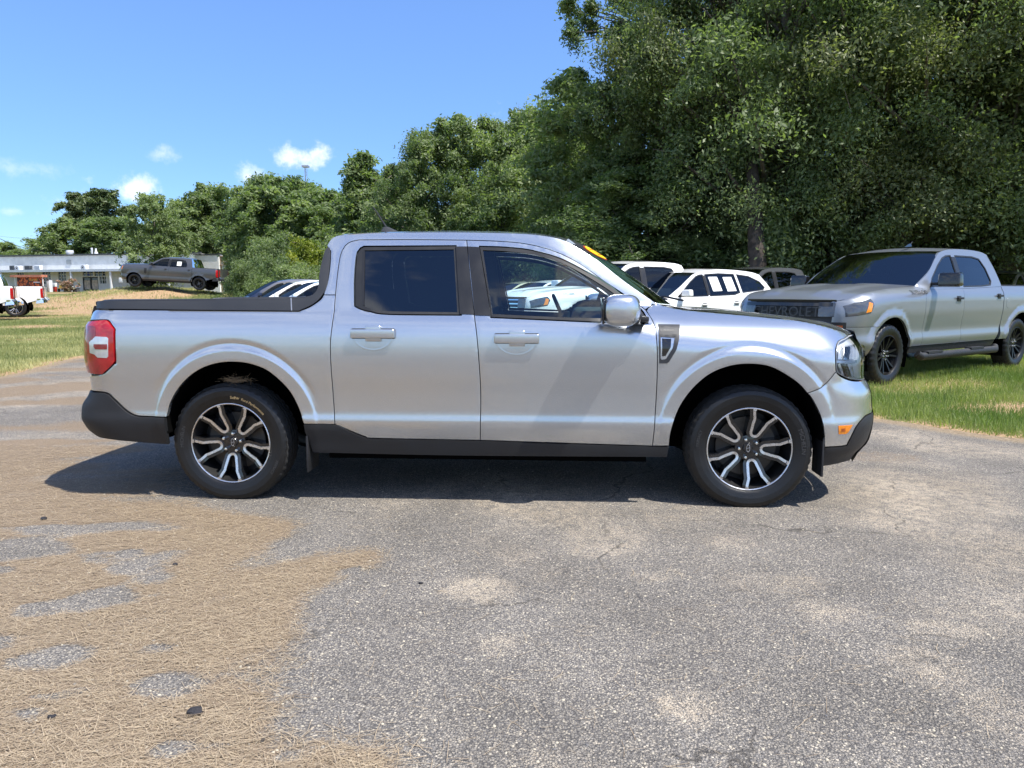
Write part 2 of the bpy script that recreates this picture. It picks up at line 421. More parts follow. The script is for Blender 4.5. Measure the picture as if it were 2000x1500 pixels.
def triangulate(outer, holes, res):
    loops = [resample(outer, res * 1.2)] + [resample(h, res * 1.2) for h in holes]
    lo, hi = outer.min(0), outer.max(0)
    gx, gy = np.meshgrid(np.arange(lo[0] + res * .3, hi[0], res), np.arange(lo[1] + res * .3, hi[1], res)); g = np.c_[gx.ravel(), gy.ravel()]
    k = inside(g, outer)
    for h in holes: k &= ~inside(g, h)
    g = g[k]
    if len(g):
        dd = np.full(len(g), 1e9)
        for l in loops:
            for s0 in range(0, len(g), 20000): dd[s0:s0 + 20000] = np.minimum(dd[s0:s0 + 20000], segdist(g[s0:s0 + 20000], l))
        g = g[dd > res * .45]
    pts = np.concatenate(loops + [g]); ed = []; o = 0; rings = []
    for l in loops:
        n = len(l); ed += [(o + i, o + (i + 1) % n) for i in range(n)]; rings.append((o, n)); o += n
    vs, es, fs, ov, oe, of = delaunay_2d_cdt([Vector((float(a), float(b))) for a, b in pts], ed, [], 0, 1e-6)
    V = np.array([(a.x, a.y) for a in vs]); Fc = np.array([tuple(q) for q in fs])
    c = V[Fc].mean(1); k = inside(c, loops[0])
    for l in loops[1:]: k &= ~inside(c, l)
    Fc = Fc[k]
    A, B, Cc = V[Fc[:, 0]], V[Fc[:, 1]], V[Fc[:, 2]]
    cr = (B[:, 0] - A[:, 0]) * (Cc[:, 1] - A[:, 1]) - (B[:, 1] - A[:, 1]) * (Cc[:, 0] - A[:, 0])
    Fc[cr < 0] = Fc[cr < 0][:, ::-1]
    # boundary edges of the kept faces
    cnt = {}
    for q in Fc:
        for i in range(3):
            a, b = int(q[i]), int(q[(i + 1) % 3]); cnt[(a, b)] = 1
    bd = [(a, b) for (a, b) in cnt if (b, a) not in cnt]
    return V, Fc, bd
def panel(name, outer, S, m, parent, holes=(), res=.02, gap=.0025, depth=.03, off=0.0, roll=.0015, smooth=True, sharp=50):
    """sheet of bodywork: an (x, z) outline laid on the body surface y = -S(x, z), with a turned-in edge"""
    outer = offset(np.asarray(outer, float), gap)
    hs = [offset(np.asarray(h, float), -gap) for h in holes]
    V, Fc, bd = triangulate(outer, hs, res)
    y = -(S(V[:, 0], V[:, 1]) + off)
    bset = np.unique(np.array(bd).ravel()) if bd else []
    if roll and len(bset): y[bset] += roll
    v = np.c_[V[:, 0], y, V[:, 1]]; f = [tuple(q) for q in Fc]
    if depth:
        idx = {int(b): len(v) + i for i, b in enumerate(bset)}
        w = v[bset].copy(); w[:, 1] += depth
        v = np.concatenate([v, w]); f += [(b, a, idx[a], idx[b]) for a, b in bd]
    return mesh(name, v, f, m, parent, smooth, sharp)
def both(o):
    """the same part on the other side of the vehicle"""
    c = o.copy(); c.scale = (1, -1, 1); COL.objects.link(c); c.parent = o.parent
    for ch in list(o.children):
        k = ch.copy(); COL.objects.link(k); k.parent = c
    return c
class Shell:
    def __init__(s, prof, zb, tumble, xf, xr, af=.635, nf=3.0, ar=.38, nr=3.5, arches=(), flare=.018, roll=None, tumble2=.12, dip=.007, upper_in=0.0):
        s.prof = prof; s.zb = zb; s.tumble = tumble; s.t2 = tumble2; s.xf = xf; s.xr = xr; s.af = af; s.nf = nf; s.ar = ar; s.nr = nr
        s.arches = arches; s.fl = flare; s.roll = roll; s.dip = dip; s.pb = float(prof(zb)); s.ui = upper_in
    def base(s, x, z):
        z = np.asarray(z, float); d = np.maximum(z - s.zb, 0)
        b = np.where(z < s.zb, s.prof(z), s.pb - s.tumble * d - s.t2 * d * d - s.ui * sstep(0, .03, d))
        return b
    def S(s, x, z):
        x = np.asarray(x, float); z = np.asarray(z, float)
        b = s.base(x, z)
        if s.roll is not None:
            zt, w, amp = s.roll(x); b = b - amp * np.clip((z - (zt - w)) / w, 0, 1.0)**2.2
        for cx, cz, r in s.arches:
            dx, dz = x - cx, z - cz; d = np.hypot(dx, dz) - r; upw = sstep(.25, .62, dz / (np.hypot(dx, dz) + 1e-6)); lowf = sstep(.0, .22, dz + .12)
            b = b + s.fl * (1 - sstep(.068, .085, d)) * lowf - s.dip * np.exp(-((d - .104) / .015)**2) * upw
        uf = np.clip((x - (s.xf(z) - s.af)) / s.af, 0, .995); ur = np.clip(((s.xr(z) + s.ar) - x) / s.ar, 0, .995)
        return b * (1 - uf**s.nf)**(1 / s.nf) * (1 - ur**s.nr)**(1 / s.nr)
    def XF(s, y, z, b=.9): return s.xf(z) - s.af + s.af * (1 - np.clip(np.abs(y) / b, 0, 1)**s.nf)**(1 / s.nf)
    def XR(s, y, z, b=.88): return s.xr(z) + s.ar - s.ar * (1 - np.clip(np.abs(y) / b, 0, 1)**s.nr)**(1 / s.nr)
def grid(name, P, m, parent, smooth=True, sharp=40, flip=False):
    """P[i][j] -> point"""
    P = np.asarray(P, float); a, b = P.shape[:2]
    f = [(i * b + j, i * b + j + 1, (i + 1) * b + j + 1, (i + 1) * b + j) for i in range(a - 1) for j in range(b - 1)]
    if flip: f = [q[::-1] for q in f]
    return mesh(name, P.reshape(-1, 3), f, m, parent, smooth, sharp)
def respoly(p, n):
    p = np.asarray(p, float); d = np.r_[0, np.cumsum(np.linalg.norm(np.diff(p, axis=0), axis=1))]; t = np.linspace(0, d[-1], n)
    return np.stack([np.interp(t, d, p[:, k]) for k in range(p.shape[1])], 1)
def across(name, E, C, m, parent, n=20, rows=24, pz=2.2, px=2.0, t0=-1, t1=1, bump=None, flip=False, off=0.0):
    """surface across the vehicle: E rows are (x, half width, z) at the side edge, C rows (x, z) on the centre line"""
    E = respoly(E, rows); C = respoly(C, rows); P = []
    for e, c in zip(E, C):
        row = []
        for t in np.linspace(t0, t1, n):
            a = abs(t); z = c[1] + (e[2] - c[1]) * a**pz; x = c[0] + (e[0] - c[0]) * a**px
            if bump: z += bump(x, t)
            row.append((x, e[1] * t, z + off))
        P.append(row)
    return grid(name, P, m, parent, flip=flip)
# ------------------------------------------------------------------ terrain
def hz(x, y):
    x = np.asarray(x, float); y = np.asarray(y, float)
    h = .12 * sstep(9, 16, -x) * sstep(8, 20, y) + 1.1 * sstep(35, 100, y) + 1.34 * np.exp(-(((x + 26.3) / 7.6)**2 + ((y - 42.5) / 5.5)**2))
    return h + .10 * np.exp(-(((x + 26.3) / 9)**2 + ((y - 40) / 8)**2)) * np.sin(x * 1.9 + np.sin(y * 1.3)) * np.sin(y * 1.6 + x * .4) + .02 * np.sin(x * .9 + 1.3 * np.sin(y * .5)) * sstep(10, 20, np.hypot(x, y))
def vnoise(x, y, s, seed=0):
    """smooth value noise for masks"""
    r = np.random.default_rng(seed); T = r.random((64, 64)); u, v = np.asarray(x) / s, np.asarray(y) / s
    i, j = np.floor(u).astype(int), np.floor(v).astype(int); a, b = u - i, v - j; a = a * a * (3 - 2 * a); b = b * b * (3 - 2 * b)
    t = lambda p, q: T[p % 64, q % 64]
    return (t(i, j) * (1 - a) + t(i + 1, j) * a) * (1 - b) + (t(i, j + 1) * (1 - a) + t(i + 1, j + 1) * a) * b
def fbm(x, y, s, seed=0, o=4): return sum(vnoise(x, y, s / 2**k, seed + k) * .5**k for k in range(o)) / sum(.5**k for k in range(o))
def add_attr(me, name, val, dom='POINT'):
    a = me.attributes.new(name, 'FLOAT', dom); a.data.foreach_set('value', np.asarray(val, dtype=np.float32))
# world-space outline of the asphalt
LOT = [(-3, -30), (-9.5, -14), (-7.6, -4), (-7.4, 2), (-7.85, 5.4), (-8.3, 7.0), (-8.5, 8.6), (-7.6, 9.8), (-5.2, 9.2), (-2.5, 7.0), (.4, 4.6), (2.2, 3.2), (3.5, 2.5), (4.0, 1.78), (4.45, 1.2), (5.4, .3), (6.6, -.9), (9.0, -4), (13, -9), (18, -16), (22, -30)]
LOT_P = np.array(catmull([np.array(q, float) for q in LOT], .35))
LOT_P = LOT_P + .10 * np.c_[np.sin(np.arange(len(LOT_P)) * 1.7) + np.sin(np.arange(len(LOT_P)) * .61), np.cos(np.arange(len(LOT_P)) * 1.3) + np.sin(np.arange(len(LOT_P)) * 2.3)] * .5
def lot_dist(x, y):                                   # signed distance to the lot edge, positive inside
    p = np.c_[np.ravel(x), np.ravel(y)]; d = np.full(len(p), 1e9)
    for i in range(len(LOT_P)):
        a, b = LOT_P[i], LOT_P[(i + 1) % len(LOT_P)]; e = b - a; t = np.clip(((p - a) @ e) / (e @ e + 1e-12), 0, 1)
        d = np.minimum(d, np.hypot(*(p - a - t[:, None] * e).T))
    return np.where(inside(p, LOT_P), d, -d)
class Look:
    """a function of (x, y) tabulated on a grid, for quick look-up"""
    def __init__(s, fn, x0, x1, y0, y1, d):
        s.x = np.arange(x0, x1 + d, d); s.y = np.arange(y0, y1 + d, d); s.d = d; A, B = np.meshgrid(s.x, s.y); s.t = np.asarray(fn(A.ravel(), B.ravel())).reshape(A.shape)
    def __call__(s, x, y):
        u = np.clip((np.asarray(x) - s.x[0]) / s.d, 0, len(s.x) - 1.001); v = np.clip((np.asarray(y) - s.y[0]) / s.d, 0, len(s.y) - 1.001); i = u.astype(int); j = v.astype(int); a = u - i; b = v - j
        return (s.t[j, i] * (1 - a) + s.t[j, i + 1] * a) * (1 - b) + (s.t[j + 1, i] * (1 - a) + s.t[j + 1, i + 1] * a) * b
lot_look = Look(lot_dist, -42, 15, -8, 52, .2)
def dirt_amount(x, y):
    m = np.exp(-(((x + 28.0) / 7.5)**2 + ((y - 37.0) / 5.0)**2)) * .9 + .6 * np.exp(-(((x + 24) / 4)**2 + ((y - 32) / 4)**2)) + .9 * np.exp(-(((x - 5.3) / 1.3)**2 + ((y - 3.1) / .35)**2))
    n = fbm(x, y, 2.6, 11, 5)
    return np.clip(m * 1.0 + (n - .5) * 3.4, 0, 1)
gx = np.unique(np.r_[-900, -500, -300, -200, -140, np.arange(-110, -40, 5), np.arange(-40, 16, .5), np.arange(16, 60, 3), 80, 120, 200, 300, 500, 900]); gy = np.unique(np.r_[-900, -400, -200, -100, -60, -40, np.arange(-30, -8, 2), np.arange(-8, 62, .5), np.arange(62, 125, 4), 150, 200, 300, 500, 900, 1500])
X, Y = np.meshgrid(gx, gy); Z = hz(X, Y)
me_v = np.c_[X.ravel(), Y.ravel(), Z.ravel()]; nx = len(gx); fs = [(i * nx + j, i * nx + j + 1, (i + 1) * nx + j + 1, (i + 1) * nx + j) for i in range(len(gy) - 1) for j in range(nx - 1)]
def ground_mat():
    m, t, b = new_mat('grassy_soil'); L = t.links.new
    at1 = t.nodes.new('ShaderNodeAttribute'); at1.attribute_name = 'dirt'
    geo = t.nodes.new('ShaderNodeNewGeometry')
    n1 = t.nodes.new('ShaderNodeTexNoise'); n1.inputs['Scale'].default_value = 1.3; n1.inputs['Detail'].default_value = 8; n1.inputs['Roughness'].default_value = .7; L(geo.outputs['Position'], n1.inputs['Vector'])
    n2 = t.nodes.new('ShaderNodeTexNoise'); n2.inputs['Scale'].default_value = 22; n2.inputs['Detail'].default_value = 6; L(geo.outputs['Position'], n2.inputs['Vector'])
    g = t.nodes.new('ShaderNodeValToRGB'); g.color_ramp.elements[0].position = .32; g.color_ramp.elements[0].color = (.055, .085, .022, 1); g.color_ramp.elements[1].position = .68; g.color_ramp.elements[1].color = (.20, .19, .075, 1); L(n1.outputs[0], g.inputs[0])
    d = t.nodes.new('ShaderNodeValToRGB'); d.color_ramp.elements[0].position = .3; d.color_ramp.elements[0].color = (.22, .135, .07, 1); d.color_ramp.elements[1].position = .7; d.color_ramp.elements[1].color = (.46, .33, .20, 1); L(n2.outputs[0], d.inputs[0])
    ad = t.nodes.new('ShaderNodeMath'); ad.operation = 'MULTIPLY_ADD'; L(n2.outputs[0], ad.inputs[0]); ad.inputs[1].default_value = .9; L(at1.outputs['Fac'], ad.inputs[2])
    mr = t.nodes.new('ShaderNodeMapRange'); mr.interpolation_type = 'SMOOTHSTEP'; L(ad.outputs[0], mr.inputs[0]); mr.inputs[1].default_value = .70; mr.inputs[2].default_value = 1.05
    mx_ = t.nodes.new('ShaderNodeMix'); mx_.data_type = 'RGBA'; L(mr.outputs[0], mx_.inputs[0]); L(g.outputs[0], mx_.inputs[6]); L(d.outputs[0], mx_.inputs[7]); L(mx_.outputs[2], b.inputs['Base Color'])
    b.inputs['Roughness'].default_value = .95; b.inputs['Specular IOR Level'].default_value = .1
    bp = t.nodes.new('ShaderNodeBump'); bp.inputs['Strength'].default_value = .9; bp.inputs['Distance'].default_value = .05; L(n2.outputs[0], bp.inputs['Height']); L(bp.outputs[0], b.inputs['Normal'])
    return m
ground = mesh('ground', me_v, fs, ground_mat(), smooth=True, sharp=0); tag(ground, kind='structure')
ld = lot_dist(X, Y)
add_attr(ground.data, 'dirt', np.clip(dirt_amount(X.ravel(), Y.ravel()) + np.clip(1 - np.abs(ld) / .5, 0, 1) * .9, 0, 1))
# straw mask in world space: traced edge of the pine straw, with holes
STRAW_PX = [(392, 984), (450, 992), (515, 1008), (570, 1022), (582, 1045), (560, 1065), (528, 1085), (498, 1104), (560, 1101), (640, 1092), (725, 1084), (722, 1105), (690, 1122), (650, 1152), (612, 1170), (602, 1200), (590, 1242), (552, 1276), (532, 1302), (498, 1318), (512, 1345), (535, 1368), (552, 1392), (566, 1436), (610, 1445), (655, 1430), (672, 1445), (738, 1450), (782, 1470), (800, 1500), (840, 1580), (900, 1750)]
sp_w = [gnd(*q)[:2] for q in STRAW_PX]
STRAW_P = np.array(sp_w + [np.array([-.6, -4.4]), np.array([-3.5, -5.5]), np.array([-6.5, -5.0]), np.array([-7.2, -1.5]), np.array([-6.5, -.7]), np.array([-4.0, -.95]), np.array([-2.6, -.75])])
HOLES = [(105, 1283, 105, 33), (60, 1190, 58, 20), (165, 1180, 40, 16), (205, 1165, 45, 12), (310, 1350, 62, 27), (55, 1395, 70, 24), (95, 1365, 70, 13), (330, 1470, 42, 17), (110, 1035, 60, 9), (235, 1030, 45, 7), (250, 1085, 24, 9), (312, 1130, 22, 11), (150, 1345, 60, 10), (600, 1060, 60, 22), (690, 1120, 28, 8), (430, 1465, 60, 9), (560, 1478, 40, 9), (190, 1180, 60, 8), (15, 1115, 40, 10), (300, 1270, 50, 8)]
HW = [(gnd(a, b)[:2], abs(gnd(a + c, b)[0] - gnd(a, b)[0]), abs(gnd(a, b - d)[1] - gnd(a, b)[1])) for a, b, c, d in HOLES]
def straw_mask(x, y):
    x = np.ravel(x); y = np.ravel(y); p = np.c_[x, y]
    d = segdist(p, STRAW_P); d = np.where(inside(p, STRAW_P), d, -d)
    n = fbm(x, y, .35, 31); m = np.minimum(d * 3.4 + (n - .5) * .9 + .30, 1.0 + (n - .5) * .3)
    for c, rx, ry in HW:
        q = np.hypot((x - c[0]) / rx, (y - c[1]) / ry) + (fbm(x, y, .22, 41) - .5) * 1.7; m -= 1.5 * np.clip(1.25 - q, 0, 1) * (.55 + .9 * fbm(x, y, .16, 50))
    u0, v0 = x * .93 + y * .36, y * .93 - x * .36
    m -= 1.1 * np.clip((fbm(u0 * .45, v0, .30, 77) - .55) * 6, 0, 1) * sstep(.15, .6, d)
    # thin drifts further back on the left, lying in streaks along the lot
    u, v = x * .93 + y * .30, y * .95 - x * .30
    st = fbm(u * .28, v, .55, 91) - .47
    back = sstep(-1.6, -2.6, x) * sstep(-1.3, -.4, y) * (1 - sstep(6.0, 9.0, y))
    m = np.maximum(m, (st * 4.5 + .48) * back)
    rgt = (1 - sstep(.25, .5, np.hypot((x - 2.9), (y - .55) * 1.6))) * .35
    return np.clip(np.maximum(m, rgt), 0, 1)
def asphalt_mat():
    m, t, b = new_mat('weathered_asphalt'); L = t.links.new
    geo = t.nodes.new('ShaderNodeNewGeometry'); pos = geo.outputs['Position']
    def noise(s, det=6, r=.6):
        n = t.nodes.new('ShaderNodeTexNoise'); n.inputs['Scale'].default_value = s; n.inputs['Detail'].default_value = det; n.inputs['Roughness'].default_value = r; L(pos, n.inputs['Vector']); return n.outputs['Fac']
    def ramp(src, stops):
        r = t.nodes.new('ShaderNodeValToRGB'); e = r.color_ramp.elements
        while len(e) < len(stops): e.new(.5)
        for k, (p, c) in enumerate(stops): e[k].position = p; e[k].color = (*c, 1)
        L(src, r.inputs[0]); return r.outputs[0]
    def mixc(f, a, c, mode='MIX'):
        n = t.nodes.new('ShaderNodeMix'); n.data_type = 'RGBA'; n.blend_type = mode
        for s, v in ((0, f), (6, a), (7, c)):
            if isinstance(v, (int, float)): n.inputs[s].default_value = v
            elif isinstance(v, tuple): n.inputs[s].default_value = (*v, 1)
            else: L(v, n.inputs[s])
        return n.outputs[2]
    def vor(s):
        v = t.nodes.new('ShaderNodeTexVoronoi'); v.inputs['Scale'].default_value = s; L(pos, v.inputs['Vector']); return v
    v1 = vor(135); v2 = vor(300)
    s1 = t.nodes.new('ShaderNodeSeparateColor'); L(v1.outputs['Color'], s1.inputs[0]); s2 = t.nodes.new('ShaderNodeSeparateColor'); L(v2.outputs['Color'], s2.inputs[0])
    stone = ramp(s1.outputs[0], [(0.0, (.08, .08, .084)), (.30, (.16, .158, .16)), (.55, (.235, .23, .222)), (.80, (.31, .295, .265)), (.93, (.40, .37, .315)), (1.0, (.52, .49, .43))])
    fine = ramp(s2.outputs[0], [(0.0, (.09, .09, .093)), (.5, (.205, .20, .192)), (.85, (.30, .28, .245)), (1.0, (.46, .43, .37))])
    sel = t.nodes.new('ShaderNodeMapRange'); L(s1.outputs[1], sel.inputs[0]); sel.inputs[1].default_value = .48; sel.inputs[2].default_value = .56
    col = mixc(sel.outputs[0], stone, fine)
    binder = t.nodes.new('ShaderNodeMapRange'); L(v1.outputs['Distance'], binder.inputs[0]); binder.inputs[1].default_value = .35; binder.inputs[2].default_value = .75
    col = mixc(binder.outputs[0], col, (.095, .094, .095))
    big = noise(.55, 5, .55); pat = t.nodes.new('ShaderNodeMapRange'); pat.interpolation_type = 'SMOOTHSTEP'; L(big, pat.inputs[0]); pat.inputs[1].default_value = .50; pat.inputs[2].default_value = .70
    sand = mixc(s2.outputs[1], (.30, .265, .215), (.50, .445, .365))
    at3 = t.nodes.new('ShaderNodeAttribute'); at3.attribute_name = 'sand'; pa = t.nodes.new('ShaderNodeMath'); pa.operation = 'MAXIMUM'; L(pat.outputs[0], pa.inputs[0]); L(at3.outputs['Fac'], pa.inputs[1])
    n3 = noise(13, 8, .8); pf = t.nodes.new('ShaderNodeMath'); pf.operation = 'MULTIPLY'; L(pa.outputs[0], pf.inputs[0])
    n3r = t.nodes.new('ShaderNodeMapRange'); L(n3, n3r.inputs[0]); n3r.inputs[1].default_value = .34; n3r.inputs[2].default_value = .60; n3r.inputs[4].default_value = .8; L(n3r.outputs[0], pf.inputs[1])
    gr1 = t.nodes.new('ShaderNodeMath'); gr1.operation = 'MULTIPLY_ADD'; L(s2.outputs[2], gr1.inputs[0]); gr1.inputs[1].default_value = -.75; L(pf.outputs[0], gr1.inputs[2])
    gr2 = t.nodes.new('ShaderNodeMapRange'); L(gr1.outputs[0], gr2.inputs[0]); gr2.inputs[1].default_value = -.12; gr2.inputs[2].default_value = .22; gr2.inputs[4].default_value = .9
    col = mixc(gr2.outputs[0], col, sand)
    wear = noise(1.6, 6, .6); wr = t.nodes.new('ShaderNodeMapRange'); L(wear, wr.inputs[0]); wr.inputs[1].default_value = .3; wr.inputs[2].default_value = .7; wr.inputs[3].default_value = .80; wr.inputs[4].default_value = 1.22
    col = mixc(1.0, col, wr.outputs[0], 'MULTIPLY')
    col = mixc(1.0, col, (1.12, 1.06, .985), 'MULTIPLY')
    # hairline cracks, broken up along their length
    wv = t.nodes.new('ShaderNodeTexNoise'); wv.inputs['Scale'].default_value = 3.0; wv.inputs['Detail'].default_value = 5; L(pos, wv.inputs['Vector'])
    va = t.nodes.new('ShaderNodeVectorMath'); va.operation = 'MULTIPLY_ADD'; L(wv.outputs['Color'], va.inputs[0]); va.inputs[1].default_value = (.5, .5, 0); L(pos, va.inputs[2])
    vc = t.nodes.new('ShaderNodeTexVoronoi'); vc.feature = 'DISTANCE_TO_EDGE'; vc.inputs['Scale'].default_value = .62; L(va.outputs[0], vc.inputs['Vector'])
    ck = t.nodes.new('ShaderNodeMapRange'); L(vc.outputs['Distance'], ck.inputs[0]); ck.inputs[1].default_value = .0; ck.inputs[2].default_value = .0065; ck.inputs[3].default_value = 1.0; ck.inputs[4].default_value = 0.0
    cb = t.nodes.new('ShaderNodeMapRange'); L(wear, cb.inputs[0]); cb.inputs[1].default_value = .46; cb.inputs[2].default_value = .58; cb.inputs[4].default_value = .8
    cm = t.nodes.new('ShaderNodeMath'); cm.operation = 'MULTIPLY'; L(ck.outputs[0], cm.inputs[0]); L(cb.outputs[0], cm.inputs[1])
    col = mixc(cm.outputs[0], col, (.05, .045, .04))
    at1 = t.nodes.new('ShaderNodeAttribute'); at1.attribute_name = 'straw'; at2 = t.nodes.new('ShaderNodeAttribute'); at2.attribute_name = 'edge'
    def thresh(att, lo, hi, k):
        a = t.nodes.new('ShaderNodeMath'); a.operation = 'MULTIPLY_ADD'; L(noise(38, 6, .7), a.inputs[0]); a.inputs[1].default_value = k; L(att.outputs['Fac'], a.inputs[2])
        r = t.nodes.new('ShaderNodeMapRange'); r.interpolation_type = 'SMOOTHSTEP'; L(a.outputs[0], r.inputs[0]); r.inputs[1].default_value = lo; r.inputs[2].default_value = hi; return r.outputs[0]
    strawc = ramp(noise(170, 5, .8), [(.30, (.10, .075, .05)), (.5, (.25, .185, .122)), (.72, (.39, .30, .205))])
    ms = thresh(at1, .78, 1.12, 1.1)
    mf = t.nodes.new('ShaderNodeMath'); mf.operation = 'MULTIPLY'; L(ms, mf.inputs[0]); mf.inputs[1].default_value = .86
    col = mixc(mf.outputs[0], col, strawc)
    soil = ramp(noise(30, 6, .7), [(.3, (.20, .145, .09)), (.7, (.40, .315, .21))])
    col = mixc(thresh(at2, .75, 1.1, .6), col, soil)
    L(col, b.inputs['Base Color']); b.inputs['Roughness'].default_value = .92; b.inputs['Specular IOR Level'].default_value = .25
    h1 = t.nodes.new('ShaderNodeMath'); h1.operation = 'MULTIPLY_ADD'; L(v1.outputs['Distance'], h1.inputs[0]); h1.inputs[1].default_value = -.8; L(s1.outputs[2], h1.inputs[2])
    h2 = t.nodes.new('ShaderNodeMath'); h2.operation = 'MULTIPLY_ADD'; L(v2.outputs['Distance'], h2.inputs[0]); h2.inputs[1].default_value = -.5; L(h1.outputs[0], h2.inputs[2])
    bp = t.nodes.new('ShaderNodeBump'); bp.inputs['Strength'].default_value = 1.0; bp.inputs['Distance'].default_value = .006; L(h2.outputs[0], bp.inputs['Height']); L(bp.outputs[0], b.inputs['Normal'])
    return m
near_lot = LOT_P
V, Fc, bd = triangulate(offset(LOT_P, 0), [], .30)
# finer points near the camera carry the straw mask
lx, ly = np.meshgrid(np.arange(-7.3, 3.6, .055), np.arange(-5.5, 9.5, .055))
def near_sheet():
    """the lot as one sheet: coarse outside, fine in the foreground"""
    fine = np.array([(-7.2, -5.4), (3.4, -5.4), (3.4, 1.0), (-7.2, 1.0)])
    out = []
    Vc, Fcx, _ = triangulate(offset(LOT_P, 0), [fine], .30)
    xs = np.linspace(-7.2, 3.4, 240); ys = np.linspace(-5.4, 1.0, 150); GX, GY = np.meshgrid(xs, ys); n = len(xs)
    Vf = np.c_[GX.ravel(), GY.ravel()]; Ff = [(i * n + j, i * n + j + 1, (i + 1) * n + j + 1, (i + 1) * n + j) for i in range(len(ys) - 1) for j in range(n - 1)]
    Vall = np.concatenate([Vc, Vf]); o = len(Vc)
    return Vall, [tuple(q) for q in Fcx] + [tuple(o + i for i in q) for q in Ff]
Vl, Fl = near_sheet()
lotz = hz(Vl[:, 0], Vl[:, 1]) + .006
lot_o = mesh('asphalt_lot', np.c_[Vl, lotz], Fl, asphalt_mat(), smooth=True, sharp=0); tag(lot_o, kind='structure')
SANDS = [(930, 1152, 80, 30, .9), (1175, 1050, 95, 45, .6), (1130, 1010, 80, 20, .6), (1420, 1060, 70, 20, .5), (1340, 1385, 80, 40, .8), (970, 1262, 60, 22, .5), (1610, 1200, 90, 28, .6), (1560, 1140, 60, 18, .55), (1480, 1140, 90, 22, .4), (1840, 1230, 110, 24, .6), (1960, 1060, 120, 40, .7), (1820, 960, 170, 45, .75), (1900, 880, 140, 20, .8), (1750, 850, 90, 20, .9), (1800, 1300, 80, 40, .6), (1950, 1400, 90, 50, .5), (1270, 1130, 60, 12, .5), (1700, 1020, 90, 22, .5), (100, 760, 160, 40, .8), (90, 860, 160, 30, .5), (60, 930, 160, 20, .5)]
def sand_mask(x, y):
    m = np.zeros(len(x))
    for a, b, c, d, k in SANDS:
        o_ = gnd(a, b); rx = abs(gnd(a + c, b)[0] - o_[0]); ry = abs(gnd(a, b - d)[1] - o_[1]); q = np.hypot((x - o_[0]) / rx, (y - o_[1]) / ry) + (fbm(x, y, .3, 61) - .5) * .9; m = np.maximum(m, k * sstep(1.15, .55, q))
    return m
add_attr(lot_o.data, 'sand', sand_mask(Vl[:, 0], Vl[:, 1]))
add_attr(lot_o.data, 'straw', straw_mask(Vl[:, 0], Vl[:, 1])); add_attr(lot_o.data, 'edge', np.clip(1 - lot_dist(Vl[:, 0], Vl[:, 1]) / .55, 0, 1))
# ------------------------------------------------------------------ leaf and grass materials
def leaf_mat(name, c0, c1, trans=.3, rough=.5):
    m = bpy.data.materials.new(name); m.use_nodes = True; t = m.node_tree; L = t.links.new; b = t.nodes['Principled BSDF']; out = t.nodes['Material Output']
    a = t.nodes.new('ShaderNodeAttribute'); a.attribute_name = 'tint'
    oi = t.nodes.new('ShaderNodeObjectInfo')
    ad = t.nodes.new('ShaderNodeMath'); ad.operation = 'MULTIPLY_ADD'; L(oi.outputs['Random'], ad.inputs[0]); ad.inputs[1].default_value = .35; L(a.outputs['Fac'], ad.inputs[2])
    mx_ = t.nodes.new('ShaderNodeMix'); mx_.data_type = 'RGBA'; L(ad.outputs[0], mx_.inputs[0]); mx_.inputs[6].default_value = (*c0, 1); mx_.inputs[7].default_value = (*c1, 1)
    L(mx_.outputs[2], b.inputs['Base Color']); b.inputs['Roughness'].default_value = rough; b.inputs['Specular IOR Level'].default_value = .35
    tr = t.nodes.new('ShaderNodeBsdfTranslucent'); hs = t.nodes.new('ShaderNodeMix'); hs.data_type = 'RGBA'; hs.blend_type = 'MULTIPLY'; hs.inputs[0].default_value = 1; L(mx_.outputs[2], hs.inputs[6]); hs.inputs[7].default_value = (1.3, 1.5, .6, 1); L(hs.outputs[2], tr.inputs[0])
    ms = t.nodes.new('ShaderNodeMixShader'); ms.inputs[0].default_value = trans; L(b.outputs[0], ms.inputs[1]); L(tr.outputs[0], ms.inputs[2]); L(ms.outputs[0], out.inputs[0])
    return m
M['leaf'] = leaf_mat('oak_leaves', (.066, .108, .048), (.250, .305, .145), .46)
M['leaf2'] = leaf_mat('bright_leaves', (.070, .116, .048), (.245, .300, .135), .46)
M['leaf3'] = leaf_mat('olive_leaves', (.068, .095, .038), (.270, .295, .145), .42)
M['leafy'] = leaf_mat('yellow_green_leaves', (.10, .15, .015), (.26, .28, .03))
M['needle'] = leaf_mat('pine_needles', (.055, .085, .035), (.150, .185, .075), .25)
M['grass'] = leaf_mat('grass_blades', (.090, .165, .035), (.31, .34, .12), .38, .5)
M['drygrass'] = leaf_mat('dry_grass', (.15, .19, .06), (.42, .40, .19), .3, .6)
M['bark'] = mat('grey_bark', (.13, .11, .09), .9, var=.4, vscale=9, bump=.8, bscale=25)
M['darkbark'] = mat('dark_furrowed_bark', (.060, .050, .042), .95, spec=.1, var=.45, vscale=5, bump=1.0, bscale=14)
M['bark2'] = mat('torn_bark', (.24, .17, .115), .9, var=.4, vscale=12, bump=.6, bscale=25)
